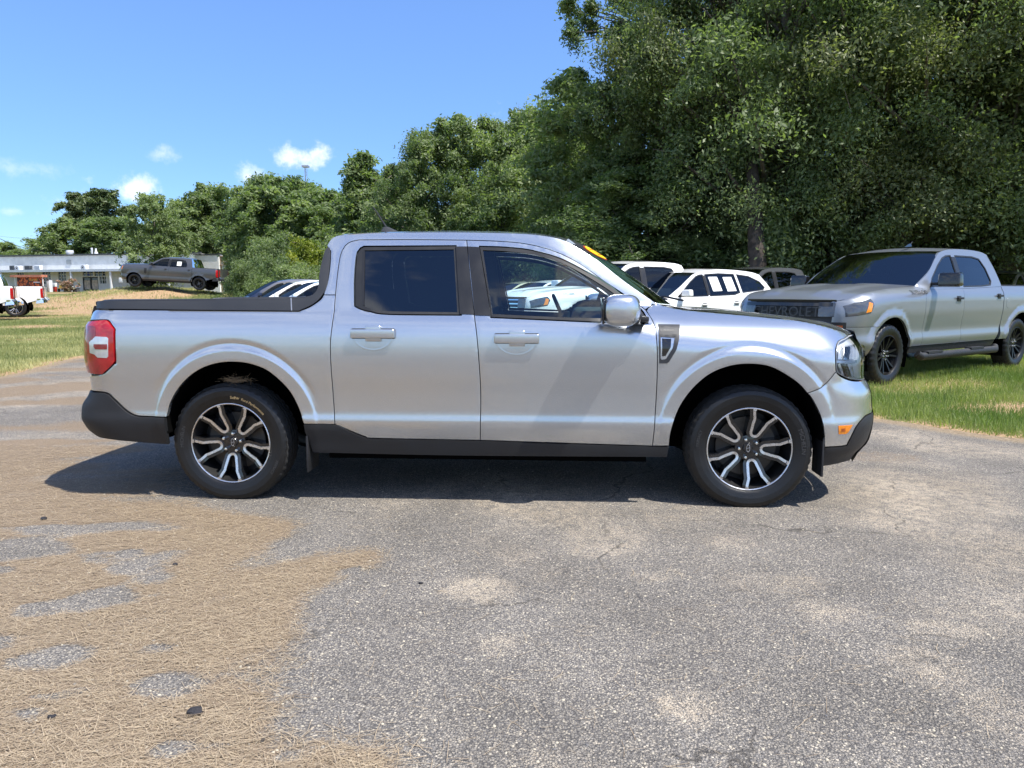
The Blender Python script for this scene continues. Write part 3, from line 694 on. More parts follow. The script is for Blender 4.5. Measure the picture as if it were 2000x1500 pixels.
# ------------------------------------------------------------------ trees
def leaves(cent, rad, nleaf, size, flat=.55, up=.7, seed=0, stretch=1.7):
    """leaf quads gathered in clumps; cent (n,3), rad (n,)"""
    r = np.random.default_rng(seed); n = len(cent); k = np.repeat(np.arange(n), nleaf); N = len(k)
    # every clump is a drooping spray of its own direction, dense in the middle and thinning out
    ax = cent - np.array([0, 0, cent[:, 2].mean()]); ax[:, 2] *= .35; ax /= (np.linalg.norm(ax, axis=1)[:, None] + 1e-6); ax = ax + r.normal(0, .55, (n, 3)); ax[:, 2] -= .25; ax /= np.linalg.norm(ax, axis=1)[:, None]
    sd = np.cross(ax, [0, 0, 1.0]); sd /= (np.linalg.norm(sd, axis=1)[:, None] + 1e-6); nn = np.cross(sd, ax)
    g = r.normal(size=(N, 3)) * np.array([.50, .34, .36 * flat * 1.1]); g = np.clip(g, -1.35, 1.35)
    d = (ax[k] * g[:, :1] + sd[k] * g[:, 1:2] + nn[k] * g[:, 2:]) * rad[k][:, None]; d[:, 2] -= .22 * (g[:, 0]**2 + g[:, 1]**2) * rad[k]
    p = cent[k] + d
    nr = d / (np.linalg.norm(d, axis=1)[:, None] + 1e-9) * .5 + r.normal(size=(N, 3)) * .75; nr[:, 2] += up; nr /= np.linalg.norm(nr, axis=1)[:, None]
    t = np.cross(nr, r.normal(size=(N, 3))); t /= np.linalg.norm(t, axis=1)[:, None]; b = np.cross(nr, t)
    s = size * (r.uniform(.8, 1.25, n)[k] * r.uniform(.6, 1.35, N))[:, None]
    q = np.empty((N, 4, 3)); q[:, 0] = p - t * s * .5 * stretch; q[:, 1] = p - b * s * .36 + nr * s * .06; q[:, 2] = p + t * s * .5 * stretch; q[:, 3] = p + b * s * .36 + nr * s * .06
    tint = np.clip(r.random(n)[k]**1.3 * .65 + r.random(N) * .35 - .05, 0, 1)
    return q.reshape(-1, 3), tint
def crown_points(kind, H, R, n, seed):
    r = np.random.default_rng(seed); P = []; rad = []
    lob = [(r.uniform(0, 2 * math.pi), r.uniform(.15, 1.0), r.uniform(.75, 1.25)) for _ in range(9)]
    while len(P) < n:
        z = r.random(); a = r.uniform(0, 2 * math.pi)
        if kind in ('oak', 'tall'): prof_ = (math.sin(math.pi * min(1, (z * .86 + .10)))**.55)
        elif kind == 'cone': prof_ = (1 - z)**.75 * .95 + .08
        elif kind == 'bush': prof_ = math.sqrt(max(0, 1 - (z * .98)**2))
        elif kind == 'pine': prof_ = (.35 + .65 * math.sin(math.pi * min(1, z * 1.05))) * (.35 if r.random() < .35 else 1.0)
        else: prof_ = 1
        bulge = 1 + .28 * sum(math.cos(a - la) * math.exp(-((z - lz) / .18)**2) * lk for la, lz, lk in lob) / 2.0
        rr = R * prof_ * bulge * (r.random()**(.42 if kind != 'bush' else .4))
        z0 = {'oak': .10, 'tall': .14, 'cone': .06, 'bush': .0, 'pine': .55}[kind]
        P.append((rr * math.cos(a), rr * math.sin(a), H * (z0 + (1 - z0) * z * .965))); rad.append(r.uniform(.55, 1.5))
    return np.array(P), np.array(rad)
CROWN = {}
def crown_mesh(key, kind, H, R, n, nl, size, crad, m, seed, flat=.55, up=.7, stretch=1.7):
    P, rad = crown_points(kind, H, R, n, seed); q, t = leaves(P, rad * crad, nl, size, flat, up, seed + 5, stretch)
    CROWN[key] = (quadmesh(None, q, len(t), m, None, {'tint': t}), P, H, R)
def limbs_mesh(key, tr, nlimb, seed, z_first=.2):
    me, P, H, R = CROWN[key]; r = np.random.default_rng(seed); mb = MB()
    top = H * .86; path = [np.array([r.normal(0, .12) * k, r.normal(0, .12) * k, top * k / 6 - .25 * (k == 0)]) for k in range(7)]
    mb.tube(path, [tr * 1.35, tr, tr * .9, tr * .75, tr * .55, tr * .35, tr * .12], 10)
    idx = r.choice(len(P), nlimb, replace=False)
    for i in idx:
        e = P[i]; zs = max(H * z_first, min(e[2] * .72, top * .9)); k = min(5.99, zs / top * 6); a = path[int(k)] + (path[int(k) + 1] - path[int(k)]) * (k - int(k))
        r0 = tr * (1 - zs / top) * .45 + .03; mid = (a + e) / 2 + np.array([0, 0, -.08 * R * r.random()]) + r.normal(0, .15, 3)
        ext = e + (e - mid) * r.uniform(.0, .45) + r.normal(0, .2, 3); mb.tube([a, mid, e, ext], [r0, r0 * .6, .02, .006], 6)
    return mb
crown_mesh('big0', 'tall', 17, 5.6, 128, 980, .080, 1.36, M['leaf'], 1, flat=.5, up=.55)
crown_mesh('big1', 'tall', 17, 5.2, 124, 980, .080, 1.34, M['leaf3'], 2, flat=.5, up=.55)
crown_mesh('big2', 'tall', 15, 5.8, 128, 980, .082, 1.36, M['leaf2'], 3, flat=.5, up=.55)
crown_mesh('mid0', 'oak', 11.5, 4.4, 210, 330, .125, .80, M['leaf'], 4)
crown_mesh('mid1', 'oak', 11, 4.6, 210, 330, .125, .80, M['leaf2'], 5)
crown_mesh('far0', 'oak', 11, 4.6, 190, 230, .19, .80, M['leaf2'], 6)
crown_mesh('far1', 'oak', 11, 4.3, 190, 230, .19, .80, M['leaf'], 7)
crown_mesh('cone', 'cone', 11, 2.8, 190, 170, .17, .62, M['leaf'], 8)
crown_mesh('pine', 'pine', 18, 4.4, 62, 230, .30, 1.0, M['needle'], 9, flat=.5, up=.9, stretch=2.6)
crown_mesh('bush0', 'bush', 3.2, 2.4, 110, 330, .078, .52, M['leaf'], 10)
crown_mesh('bush1', 'bush', 3.0, 2.2, 100, 260, .09, .50, M['leafy'], 11)
crown_mesh('bush2', 'bush', 2.6, 2.4, 100, 330, .078, .50, M['leaf2'], 12)
TRK = {}
for k, tr, nl in (('big0', .32, 70), ('big1', .34, 70), ('big2', .30, 70), ('mid0', .22, 24), ('mid1', .22, 24), ('far0', .2, 16), ('far1', .2, 16), ('cone', .15, 16), ('pine', .28, 26), ('bush0', .05, 12), ('bush1', .05, 12), ('bush2', .05, 12)):
    o = limbs_mesh(k, tr, nl, 99 + nl, .5 if k == 'pine' else .16).build('trunk', M['bark'], sharp=0); TRK[k] = o.data; bpy.data.objects.remove(o)
def plant(key, px, d, label, cat, name, top=None, wid=1.0, group=None, rz=None, xy=None, hs=None):
    p = at(px, 569, d) if xy is None else np.array([xy[0], xy[1], 0]); z = float(hz(p[0], p[1])); me, P, H, R = CROWN[key]
    if hs is None: hs = 1.0 if top is None else (CAM[2] + (569 - top) / F_PX * d - z) / H
    o = empty(name, (p[0], p[1], z - .05), rz if rz is not None else random.uniform(0, 6.28)); o.scale = (wid, wid, hs)
    tag(o, label, cat, group)
    for nm, dt in (('trunk', TRK[key]), ('crown', me)): link(bpy.data.objects.new(nm, dt), o)
    return o
G_WOOD = 'tall trees of the wood at right'
L_WOOD = 'tall leafy tree in the dense wood behind the parked vehicles at right'
plant('big0', 1492, 27.5, 'tall broadleaf tree with the thick bare trunk showing above the hood of the silver pickup', 'tree', 'broadleaf_tree', None, 1.0, hs=1.05, rz=.4)
plant('big1', 1405, 29.5, 'tall tree near the left end of the wood, taller than its neighbours', 'tree', 'broadleaf_tree', None, .86, hs=1.12, rz=2.2)
for k, px, d, w, h in (('big2', 1640, 27.0, .95, 1.12), ('big1', 1800, 26.0, 1.0, 1.05), ('big0', 1960, 25.0, 1.0, 1.0), ('big2', 2140, 24.0, 1.0, 1.0), ('big1', 1560, 36, 1.1, 1.2), ('big0', 1730, 36, 1.1, 1.25), ('big2', 1900, 35, 1.1, 1.3), ('big1', 2060, 34, 1.1, 1.2), ('big0', 1440, 38, .9, 1.15), ('big2', 2300, 30, 1.1, 1.1), ('big0', 2500, 26, 1.1, 1.1)):
    plant(k, px, d, L_WOOD, 'tree', 'broadleaf_tree', None, w, G_WOOD, hs=h)
plant('mid0', 1200, 33.0, 'dark broadleaf tree above the windscreen of the front pickup', 'tree', 'broadleaf_tree', 150, 1.05)
plant('mid1', 1255, 29.0, 'lower bushy tree at the foot of the wood, right of the windscreen', 'tree', 'broadleaf_tree', 330, .9)
plant('mid0', 1100, 41.0, 'broadleaf tree above the front door of the front pickup', 'tree', 'broadleaf_tree', 235, 1.0)
plant('mid1', 1040, 46.0, 'tall tree in the gap left of the wood, against the small white cloud', 'tree', 'broadleaf_tree', 225, .95)
plant('mid0', 925, 47.0, 'dense dark tree above the middle of the cab roof', 'tree', 'broadleaf_tree', 240, 1.0)
plant('mid0', 835, 46.0, 'dark round tree above the rear door of the front pickup', 'tree', 'broadleaf_tree', 262, .78)
plant('mid1', 985, 42.0, 'lower bright tree just above the cab roof', 'tree', 'broadleaf_tree', 330, .8)
plant('cone', 712, 52.0, 'slim pointed tree above the rear of the cab', 'tree', 'broadleaf_tree', 302, 1.15)
plant('cone', 775, 56.0, 'slim tree beside the dark round tree', 'tree', 'broadleaf_tree', 330, 1.2)
for k, px, d, top, w, lb in (('far0', 640, 62, 378, 1.0, 'light green tree left of the slim pointed one'), ('far0', 560, 66, 352, 1.15, 'broad light green tree below the radio tower'), ('far0', 520, 66, 372, .72, 'light green feathery tree behind the bank of bushes'), ('far1', 425, 112, 366, 1.5, 'round green tree behind the tail of the grey pickup'),
                             ('far1', 366, 110, 396, 1.3, 'green tree behind the cab of the grey pickup'), ('far1', 306, 88, 383, .85, 'tree in front of the white building, left of the grey pickup cab'), ('far0', 690, 72, 372, 1.0, 'green tree filling behind the slim pointed tree'), ('far1', 525, 96, 350, 1.3, 'dark treetop below the white cloud'), ('far1', 610, 98, 368, 1.3, 'dark treetop right of the radio tower')):
    plant(k, px, d, lb, 'tree', 'broadleaf_tree', top, w)
for k, px, d, top, w, lb in (('pine', 168, 138, 384, 1.0, 'tall pine with a flat top behind the white building'), ('pine', 218, 134, 378, 1.15, 'taller rounded pine behind the white building'), ('far1', 150, 130, 430, 1.6, 'leafy tree behind the roof at the left'), ('far0', 235, 128, 425, 1.7, 'leafy tree behind the roof, right of the pines'), ('far1', 112, 132, 466, 1.0, 'low tree behind the roof, left of the pines'),
                             ('far1', 12, 170, 474, 1.5, 'small far tree at the left edge behind the roof'), ('far1', 420, 115, 385, 1.8, 'far tree behind the grey pickup')):
    plant(k, px, d, lb, 'tree', 'pine_tree' if k == 'pine' else 'broadleaf_tree', top, w)
for k, px, d, top, w, lb in (('bush0', 492, 43, 505, .72, 'dark green shrub right of the tail of the grey pickup'), ('bush1', 600, 40, 466, 1.0, 'yellow green shrub above the bed rail'), ('bush2', 550, 38.5, 508, .8, 'leafy shrub behind the dark blue crossover'), ('bush0', 545, 47, 462, 1.1, 'tall dark shrub left of the yellow green one'), ('bush0', 640, 42, 470, 1.2, 'dark shrub hidden by the rear of the cab'),
                             ('bush0', 478, 62, 480, .9, 'shrub at the end of the lean-to shed'), ('bush0', 580, 37, 515, .9, 'low dark shrub behind the three cars')):
    plant(k, px, d, lb, 'shrub', 'shrub', top, w)
for i, px in enumerate(range(690, 2240, 95)):
    plant(('bush0', 'bush2', 'bush0')[i % 3], px + random.uniform(-25, 25), (40 if px < 1150 else 28.5) + random.uniform(-2, 2.5), 'undergrowth shrub at the foot of the trees behind the parked vehicles', 'shrub', 'shrub', None, random.uniform(1.1, 1.5), 'undergrowth shrubs along the wood', hs=random.uniform(.9, 1.5))
for i, px in enumerate((-90, -210, -330, -480, -640, -820, -1050, -1350)):
    plant(('far1', 'far0')[i % 2], px, 165 + 12 * (i % 3), 'far tree in the belt beyond the field at the left', 'tree', 'broadleaf_tree', None, 2.2, 'far trees beyond the field at left', hs=1.5)
# tree at the left end of the wood whose limbs reach out into the sky
def reaching_tree():
    base = at(1290, 569, 30.0); z0_ = float(hz(base[0], base[1])); r = np.random.default_rng(17); mb = MB(); P = []
    trunk = [base * [1, 1, 0] + [0, 0, z0_ - .2], at(1292, 400, 30), at(1300, 220, 30), at(1318, 60, 30), at(1330, -90, 30), at(1325, -200, 30)]
    mb.tube(trunk, [.34, .30, .26, .20, .13, .05], 10)
    LIMB = [((1310, 130), (1265, 60), [(1240, 45), (1215, 25), (1190, 50), (1165, 20), (1150, 55), (1130, 35), (1115, 62), (1125, 85), (1108, 20)]), ((1318, 60), (1300, 0), [(1285, -30), (1250, -20), (1220, -5), (1180, -15), (1150, -30), (1120, -20)]), ((1300, 220), (1255, 130), [(1240, 110), (1222, 95), (1250, 150), (1232, 85), (1215, 72)]),
            ((1298, 270), (1225, 210), [(1200, 190), (1180, 178), (1165, 205), (1150, 225), (1125, 205), (1108, 218), (1140, 250), (1118, 245), (1160, 265), (1190, 240)]), ((1300, 220), (1270, 170), [(1260, 190), (1245, 215), (1280, 150), (1290, 110), (1275, 95)]), ((1295, 330), (1230, 310), [(1205, 300), (1180, 320), (1230, 280), (1150, 330), (1200, 340)]),
            ((1318, 60), (1370, 20), [(1380, 40), (1400, 0), (1360, 70), (1350, 10)]), ((1298, 270), (1340, 220), [(1350, 240), (1370, 200), (1330, 190), (1345, 160)]), ((1293, 380), (1260, 380), [(1240, 400), (1270, 360), (1220, 380), (1290, 420)])]
    for a, m, ends in LIMB:
        A_, M_ = at(*a, 30), at(*m, 30) + r.normal(0, .4, 3) * [1, 1, 0]
        mb.tube([A_, (A_ + M_) / 2 + [0, 0, -.1], M_], [.11, .085, .06], 6)
        for e in ends:
            for k in range(2):
                E_ = at(e[0], e[1], 30 + r.normal(0, 1.3)) + r.normal(0, .18, 3); mb.tube([M_, (M_ + E_) / 2 + r.normal(0, .12, 3), E_], [.05, .03, .01], 5, cap=False); P.append(E_)
    P = np.array(P); q, t = leaves(P, r.uniform(.30, .62, len(P)), 330, .085, .7, .5, 18)
    o = empty('broadleaf_tree', (0, 0, 0)); tag(o, 'tree at the left end of the wood with limbs reaching out into the sky', 'tree'); mb.build('trunk', M['bark'], o); quadmesh('crown', q, len(t), M['leaf'], o, {'tint': t})
reaching_tree()
# the visible bare trunk
p = at(1484, 520, 23.4); mb = MB(); zt = float(hz(p[0], p[1]))
mb.tube([(p[0], p[1], zt - .2), (p[0] + .02, p[1], zt + 1.2), (p[0] - .03, p[1] + .35, zt + 2.6), (p[0] + .12, p[1] + 1.4, zt + 4.2), (p[0] + .35, p[1] + 3.4, zt + 7.0)], [.38, .30, .27, .23, .15], 14)
o = empty('tree_snag', (0, 0, 0)); tag(o, 'thick bare trunk with a torn patch of bark below the leaves', 'tree trunk'); mb.build('trunk', M['darkbark'], o)
mb = MB(); mb.tube([(p[0] + .08, p[1] + .02, zt + 2.2), (p[0] + .05, p[1] + .12, zt + 2.6), (p[0] + .04, p[1] + .34, zt + 2.95)], [.03, .11, .03], 8); mb.build('torn_bark', M['bark2'], o)
# ------------------------------------------------------------------ grass
def blades(name, pts, hgt, wid, m, lean=.5, seed=0):
    r = np.random.default_rng(seed); N = len(pts); a = r.uniform(0, 2 * math.pi, N); h = hgt * r.uniform(.45, 1.25, N); w = wid * r.uniform(.7, 1.3, N)
    b = np.c_[np.cos(a), np.sin(a), np.zeros(N)] * w[:, None] * .5; l = r.uniform(0, 2 * math.pi, N); ln = lean * r.random(N)
    tip = np.c_[np.cos(l) * ln * h, np.sin(l) * ln * h, h * np.sqrt(np.maximum(.05, 1 - ln**2))]
    q = np.empty((N, 4, 3)); q[:, 0] = pts - b; q[:, 1] = pts + b; q[:, 2] = pts + tip + b * .25; q[:, 3] = pts + tip - b * .25
    t = np.clip((fbm(pts[:, 0], pts[:, 1], 1.2, 5) - .5) * 2.6 + .32 + (r.random(N) - .5) * .5, 0, 1)
    return quadmesh(name, q.reshape(-1, 3), N, m, None, {'tint': t})
def scatter(poly, n, seed, keep=None):
    r = np.random.default_rng(seed); poly = np.array(poly, float); lo, hi = poly.min(0), poly.max(0); out = []; tot = 0
    while tot < n:
        p = lo + (hi - lo) * r.random((n, 2)); p = p[inside(p, poly)]
        if keep is not None: p = p[r.random(len(p)) < keep(p[:, 0], p[:, 1])]
        out.append(p); tot += len(p)
        if len(out) > 40: break
    p = np.concatenate(out)[:n]; return np.c_[p, hz(p[:, 0], p[:, 1])]
keep_look = Look(lambda x, y: (1 - .92 * np.clip(dirt_amount(x, y) * 1.3 - .2, 0, 1)) * (.35 + .9 * fbm(x, y, .9, 3)), -42, 15, -8, 55, .15)
off_lot = lambda x, y: sstep(.12, -.35, lot_look(x, y)) * keep_look(x, y)
gr = blades('grass', scatter([(3.2, 3.3), (3.9, 1.9), (4.5, 1.1), (6.5, -.9), (8.5, 1.0), (12, 5), (13, 10), (9, 12), (5, 10), (2.5, 6)], 150000, 1, off_lot), .085, .0065, M['grass'], .75, 2); tag(gr, 'short green grass along the lot edge under the silver pickup', 'grass', kind='stuff')
gl_ = blades('grass', scatter([(-7.6, 4.0), (-7.6, 6), (-9.5, 10), (-8, 13), (-13, 24), (-17, 34), (-36, 46), (-40, 30), (-22, 14), (-12, 5)], 130000, 3, lambda x, y: off_lot(x, y) * np.clip(12 / np.hypot(x, y + 5), .05, 1)**1.5), .07, .011, M['drygrass'], .7, 4); tag(gl_, 'green and yellow grass on the field at the left', 'grass', kind='stuff')
gm = blades('grass', scatter([(-38, 33), (-38, 52), (-12, 52), (-12, 33)], 70000, 5, keep_look), .14, .03, M['drygrass'], .6, 6); tag(gm, 'dry grass tufts on the dirt mound under the grey pickup', 'grass', kind='stuff')
# ------------------------------------------------------------------ pine straw and loose stones on the lot
def needles(n, seed):
    r = np.random.default_rng(seed); P = []
    lo, hi = np.array([-7.2, -4.9]), np.array([1.9, .6]); tot = 0; sl = Look(straw_mask, -7.2, 1.9, -4.9, .6, .025)
    while tot < n:
        p = lo + (hi - lo) * r.random((60000, 2)); dcam = np.hypot(p[:, 0] - CAM[0], p[:, 1] - CAM[1]); s = sl(p[:, 0], p[:, 1])
        k = r.random(len(p)) < (np.clip(s * 1.3 - .1, 0, 1) * .97 + .006) * np.clip((3.0 / dcam)**1.5, 0, 1); p = p[k]; P.append(p); tot += len(p)
    p = np.concatenate(P)[:n]; N = len(p)
    a = r.normal(.25, .8, N); a = np.where(r.random(N) < .3, r.uniform(0, math.pi, N), a); Ln = r.uniform(.03, .10, N); bend = r.normal(0, .25, N)
    z0 = .0085 + r.random(N)**2 * .008; w = r.uniform(.0004, .0008, N)
    q = np.empty((N * 2, 4, 3)); c = np.c_[p, z0]
    d1 = np.c_[np.cos(a), np.sin(a), r.normal(0, .06, N)]; d2 = np.c_[np.cos(a + bend), np.sin(a + bend), r.normal(0, .06, N)]; n1 = np.c_[-np.sin(a), np.cos(a), np.zeros(N)] * w[:, None]
    A = c - d1 * Ln[:, None] / 2; B = c; C_ = c + d2 * Ln[:, None] / 2
    for k_, (s, e) in enumerate(((A, B), (B, C_))):
        s = s.copy(); e = e.copy(); s[:, 2] = np.maximum(s[:, 2], .0075); e[:, 2] = np.maximum(e[:, 2], .0075)
        q[k_::2, 0] = s - n1; q[k_::2, 1] = s + n1; q[k_::2, 2] = e + n1; q[k_::2, 3] = e - n1
    t = np.repeat(r.random(N), 2)
    return q.reshape(-1, 3), t
M['pinestraw'] = leaf_mat('pine_straw', (.17, .12, .078), (.47, .375, .262), .1, .7)
q, t = needles(170000, 21)
o = quadmesh('pine_straw', q, len(t), M['pinestraw'], None, {'tint': t}); tag(o, 'brown pine straw drifted over the asphalt at lower left', 'pine straw', kind='stuff')
def pebbles(n, seed):
    r = np.random.default_rng(seed); v = []; f = []; ico = [(0, 0, 1), (.89, 0, .45), (.28, .85, .45), (-.72, .53, .45), (-.72, -.53, .45), (.28, -.85, .45), (.95, .3, -.1), (0, 1, -.1), (-.95, .3, -.1), (-.59, -.81, -.1), (.59, -.81, -.1)]
    fc = [(0, 1, 2), (0, 2, 3), (0, 3, 4), (0, 4, 5), (0, 5, 1), (1, 6, 2), (2, 7, 3), (3, 8, 4), (4, 9, 5), (5, 10, 1), (6, 7, 2), (7, 8, 3), (8, 9, 4), (9, 10, 5), (10, 6, 1)]
    ico = np.array(ico); P = []; F_ = []; T = []
    for i in range(n):
        while True:
            x, y = r.uniform(-3.4, 3.4), r.uniform(-4.3, .5)
            if r.random() < min(1, (2.6 / math.hypot(x - CAM[0], y - CAM[1]))**2): break
        s = r.uniform(.0022, .0055) ; sc = s * r.uniform(.7, 1.4, 3) * np.array([1, 1, .55]); a = r.uniform(0, 6.28); q_ = ico * sc; q_ = np.c_[q_[:, 0] * math.cos(a) - q_[:, 1] * math.sin(a), q_[:, 0] * math.sin(a) + q_[:, 1] * math.cos(a), q_[:, 2]] + np.array([x, y, .0065])
        o_ = len(P) * 11; P.append(q_); F_ += [(a_ + o_, b_ + o_, c_ + o_) for a_, b_, c_ in fc]; T += [r.random()] * 15
    o = mesh('loose_stones', np.concatenate(P), F_, leaf_mat('pale_stones', (.09, .09, .10), (.44, .39, .30), .0, .8), smooth=True, sharp=0)
    add_attr(o.data, 'tint', T, 'FACE'); return o
tag(pebbles(9000, 4), 'small loose stones scattered over the asphalt', 'stones', kind='stuff')
M['darkstone'] = mat('dark_clod', (.018, .017, .02), .8, var=.4, vscale=40, bump=.5, bscale=120)
def clod(px, py, w, label):
    p = gnd(px, py); s = w / 2 / F_PX * np.linalg.norm(p - CAM); bm = bmesh.new(); bmesh.ops.create_icosphere(bm, subdivisions=2, radius=1.0)
    r = np.random.default_rng(int(px))
    for v in bm.verts: v.co = Vector((v.co.x * s * 1.0, v.co.y * s * .7, v.co.z * s * .45)) * float(r.uniform(.75, 1.2))
    me = bpy.data.meshes.new('stone'); bm.to_mesh(me); bm.free(); me.materials.append(M['darkstone']); ob = link(bpy.data.objects.new('stone', me)); ob.location = (p[0], p[1], .008 + s * .25); ob.rotation_euler = (0, 0, r.uniform(0, 6))
    tag(ob, label, 'stone')
clod(381, 1398, 27, 'largest dark stone lying on the pine straw near the bottom'); clod(102, 1407, 15, 'dark stone on the pine straw at lower left, below the bare patch'); clod(513, 1453, 10, 'small dark stone near the lower edge of the pine straw'); clod(86, 1017, 13, 'dark stone at the left, behind the pine straw'); clod(342, 1107, 12, 'dark stone in the middle of the pine straw'); clod(822, 1143, 9, 'small dark stone at the tip of the pine straw')
# ------------------------------------------------------------------ white building on the left
BA = at(-60, 571, 117.0); BB = at(440, 571, 104.0); BA[2] = BB[2] = 1.2
bdir = BB - BA; BL = np.linalg.norm(bdir); bang = math.atan2(bdir[1], bdir[0]); bd_ = bdir / BL; bn = np.array([-bd_[1], bd_[0], 0])
def fac(px, py, w=0.0):
    """(u, z) on a plane parallel to the facade, w metres in front of it"""
    d = ray(px, py); o_ = BA - bn * w; t = ((o_ - CAM) @ bn) / (d @ bn); p = CAM + t * d; return float((p - BA) @ bd_), float(p[2] - BA[2])
def frect(x0, y0, x1, y1, w=0.0): a = fac(x0, y0, w); b = fac(x1, y1, w); return min(a[0], b[0]), max(a[0], b[0]), min(a[1], b[1]), max(a[1], b[1])
M['wall'] = mat('white_painted_brick', (.70, .69, .66), .8, var=.10, vscale=1.3, bump=.3, bscale=8)
M['trimw'] = mat('white_trim', (.68, .70, .72), .5, var=.06)
M['roofedge'] = mat('dark_roof_edge', (.05, .055, .06), .7, var=.2)
M['canopy'] = mat('grey_blue_fascia', (.42, .47, .53), .5, var=.1)
M['shopglass'] = mat('dark_shop_glass', (.02, .03, .035), .08, coat=.5, var=.3, vscale=1.5)
M['redpaint'] = mat('red_paint', (.35, .03, .02), .5, var=.1); M['bluesign'] = mat('blue_sign', (.02, .04, .35), .4); M['poster'] = mat('poster', (.55, .45, .35), .6, var=.35, vscale=3); M['yellowp'] = mat('yellow_paint', (.65, .50, .10), .5)
bld = empty('shop_building', tuple(BA), bang); tag(bld, 'long low white painted shop building with a flat canopy along its front', 'building')
Wt = fac(120, 499)[1]; uR = fac(395, 570)[0]
wins_px = [(33, 533, 48, 556), (82, 531, 100, 555), (113, 530, 130, 555), (161, 528.5, 182, 539), (184, 528.5, 206, 539), (194, 540, 208, 554), (161, 541, 193, 569)]
wr = [frect(*w) for w in wins_px]
hl = [np.array([(a, c), (b, c), (b, d), (a, d)], float) for a, b, c, d in wr]
flat = lambda x, z: np.zeros_like(np.asarray(x, float))
hl = [np.clip(h, [[-99, .02]], [[999, 99]]) for h in hl]
panel('front_wall', np.array([(0, -.5), (uR, -.5), (uR, Wt), (0, Wt)]), flat, M['wall'], bld, holes=hl, res=3.0, gap=0, depth=.3, roll=0, smooth=False)
mb = MB(); mb.box((0.1, 8, Wt / 2 - .25), (.2, 16, Wt + .4)); mb.build('side_wall', M['wall'], bld, smooth=False)
mb = MB(); mb.box((uR - .1, 8, Wt / 2 - .25), (.2, 16, Wt + .4)); mb.build('side_wall', M['wall'], bld, smooth=False)
mb = MB(); mb.box((uR / 2, 8, Wt - .1), (uR - .5, 15.5, .1)); mb.build('roof', M['roofedge'], bld, smooth=False)
mb = MB(); mb.box((uR / 2, -.03, Wt + .06), (uR + .3, .35, .22)); mb.build('roof_edge', M['roofedge'], bld, smooth=False)
mb = MB(); mb.box((uR / 2, 1.5, 1.6), (uR - .5, .05, 3.4)); mb.build('shop_interior', M['black'], bld, smooth=False)
for i, (a, b, c, d) in enumerate(wr):
    c = max(c, .05)
    mb = MB()
    if i < 6:
        nv = 3 if b - a > 1.2 else 2; nh = 4 if d - c > 1.3 else 2
        fr_ = MB()
        for k in range(nv + 1): fr_.box((a + (b - a) * k / nv, .12, (c + d) / 2), (.07, .08, d - c))
        for k in range(nh + 1): fr_.box(((a + b) / 2, .12, c + (d - c) * k / nh), (b - a, .07, .06))
        w_ = fr_.build('window', M['trimw'], bld, smooth=False)
        for k in range(nv):
            for j in range(nh):
                m_ = MB(); x0, x1 = a + (b - a) * k / nv + .035, a + (b - a) * (k + 1) / nv - .035; z0_, z1_ = c + (d - c) * j / nh + .03, c + (d - c) * (j + 1) / nh - .03
                m_.add([(x0, .14, z0_), (x1, .14, z0_), (x1, .14, z1_), (x0, .14, z1_)], [(0, 1, 2, 3)]); m_.build('pane', M['bluesign'] if (i == 3 and k == 1 and j >= 0) else M['shopglass'], w_, smooth=False)
    else:
        fr_ = MB()
        for k in range(3): fr_.box((a + (b - a) * k / 2, .10, (c + d) / 2), (.18, .12, d - c))
        fr_.box(((a + b) / 2, .10, d - .08), (b - a, .12, .16)); fr_.box(((a + b) / 2, .10, c + .1), (b - a, .12, .2))
        dr_ = fr_.build('double_door', M['roofedge'], bld, smooth=False)
        for k in range(2):
            x0, x1 = a + (b - a) * k / 2 + .09, a + (b - a) * (k + 1) / 2 - .09; m_ = MB(); m_.add([(x0, .13, c + .2), (x1, .13, c + .2), (x1, .13, d - .16), (x0, .13, d - .16)], [(0, 1, 2, 3)]); m_.build('pane', M['shopglass'], dr_, smooth=False)
            m_ = MB(); m_.add([(x0 + .08, .10, c + .35), (x1 - .1, .10, c + .35), (x1 - .1, .10, d - .5), (x0 + .08, .10, d - .5)], [(0, 1, 2, 3)]); m_.build('poster', M['poster'], dr_, smooth=False)
cw = 3.0; c0 = fac(0, 531, cw)[1]; c1_ = fac(240, 525.5, cw)[1]; cz_ = (c0 + c1_) / 2
mb = MB(); mb.box((uR / 2, -cw / 2, cz_), (uR, cw, .12)); cnp = mb.build('canopy', M['canopy'], bld, smooth=False)
mb = MB(); mb.box((uR / 2, -cw - .03, cz_ - .02), (uR + .1, .06, .34)); mb.build('canopy_fascia', M['canopy'], bld, smooth=False)
for px in (3, 140, 217, 330):
    u = fac(px, 550, cw - .15)[0]; mb = MB(); mb.box((u, -cw + .15, cz_ / 2 - .3), (.24, .24, cz_ + .5)); mb.build('canopy_post', M['trimw'], bld, smooth=False)
a, b, c, d = frect(130, 508, 139, 516); mb = MB(); mb.box(((a + b) / 2, -.04, (c + d) / 2), (b - a, .1, d - c)); mb.build('wall_vent', M['steel'], bld, smooth=False)
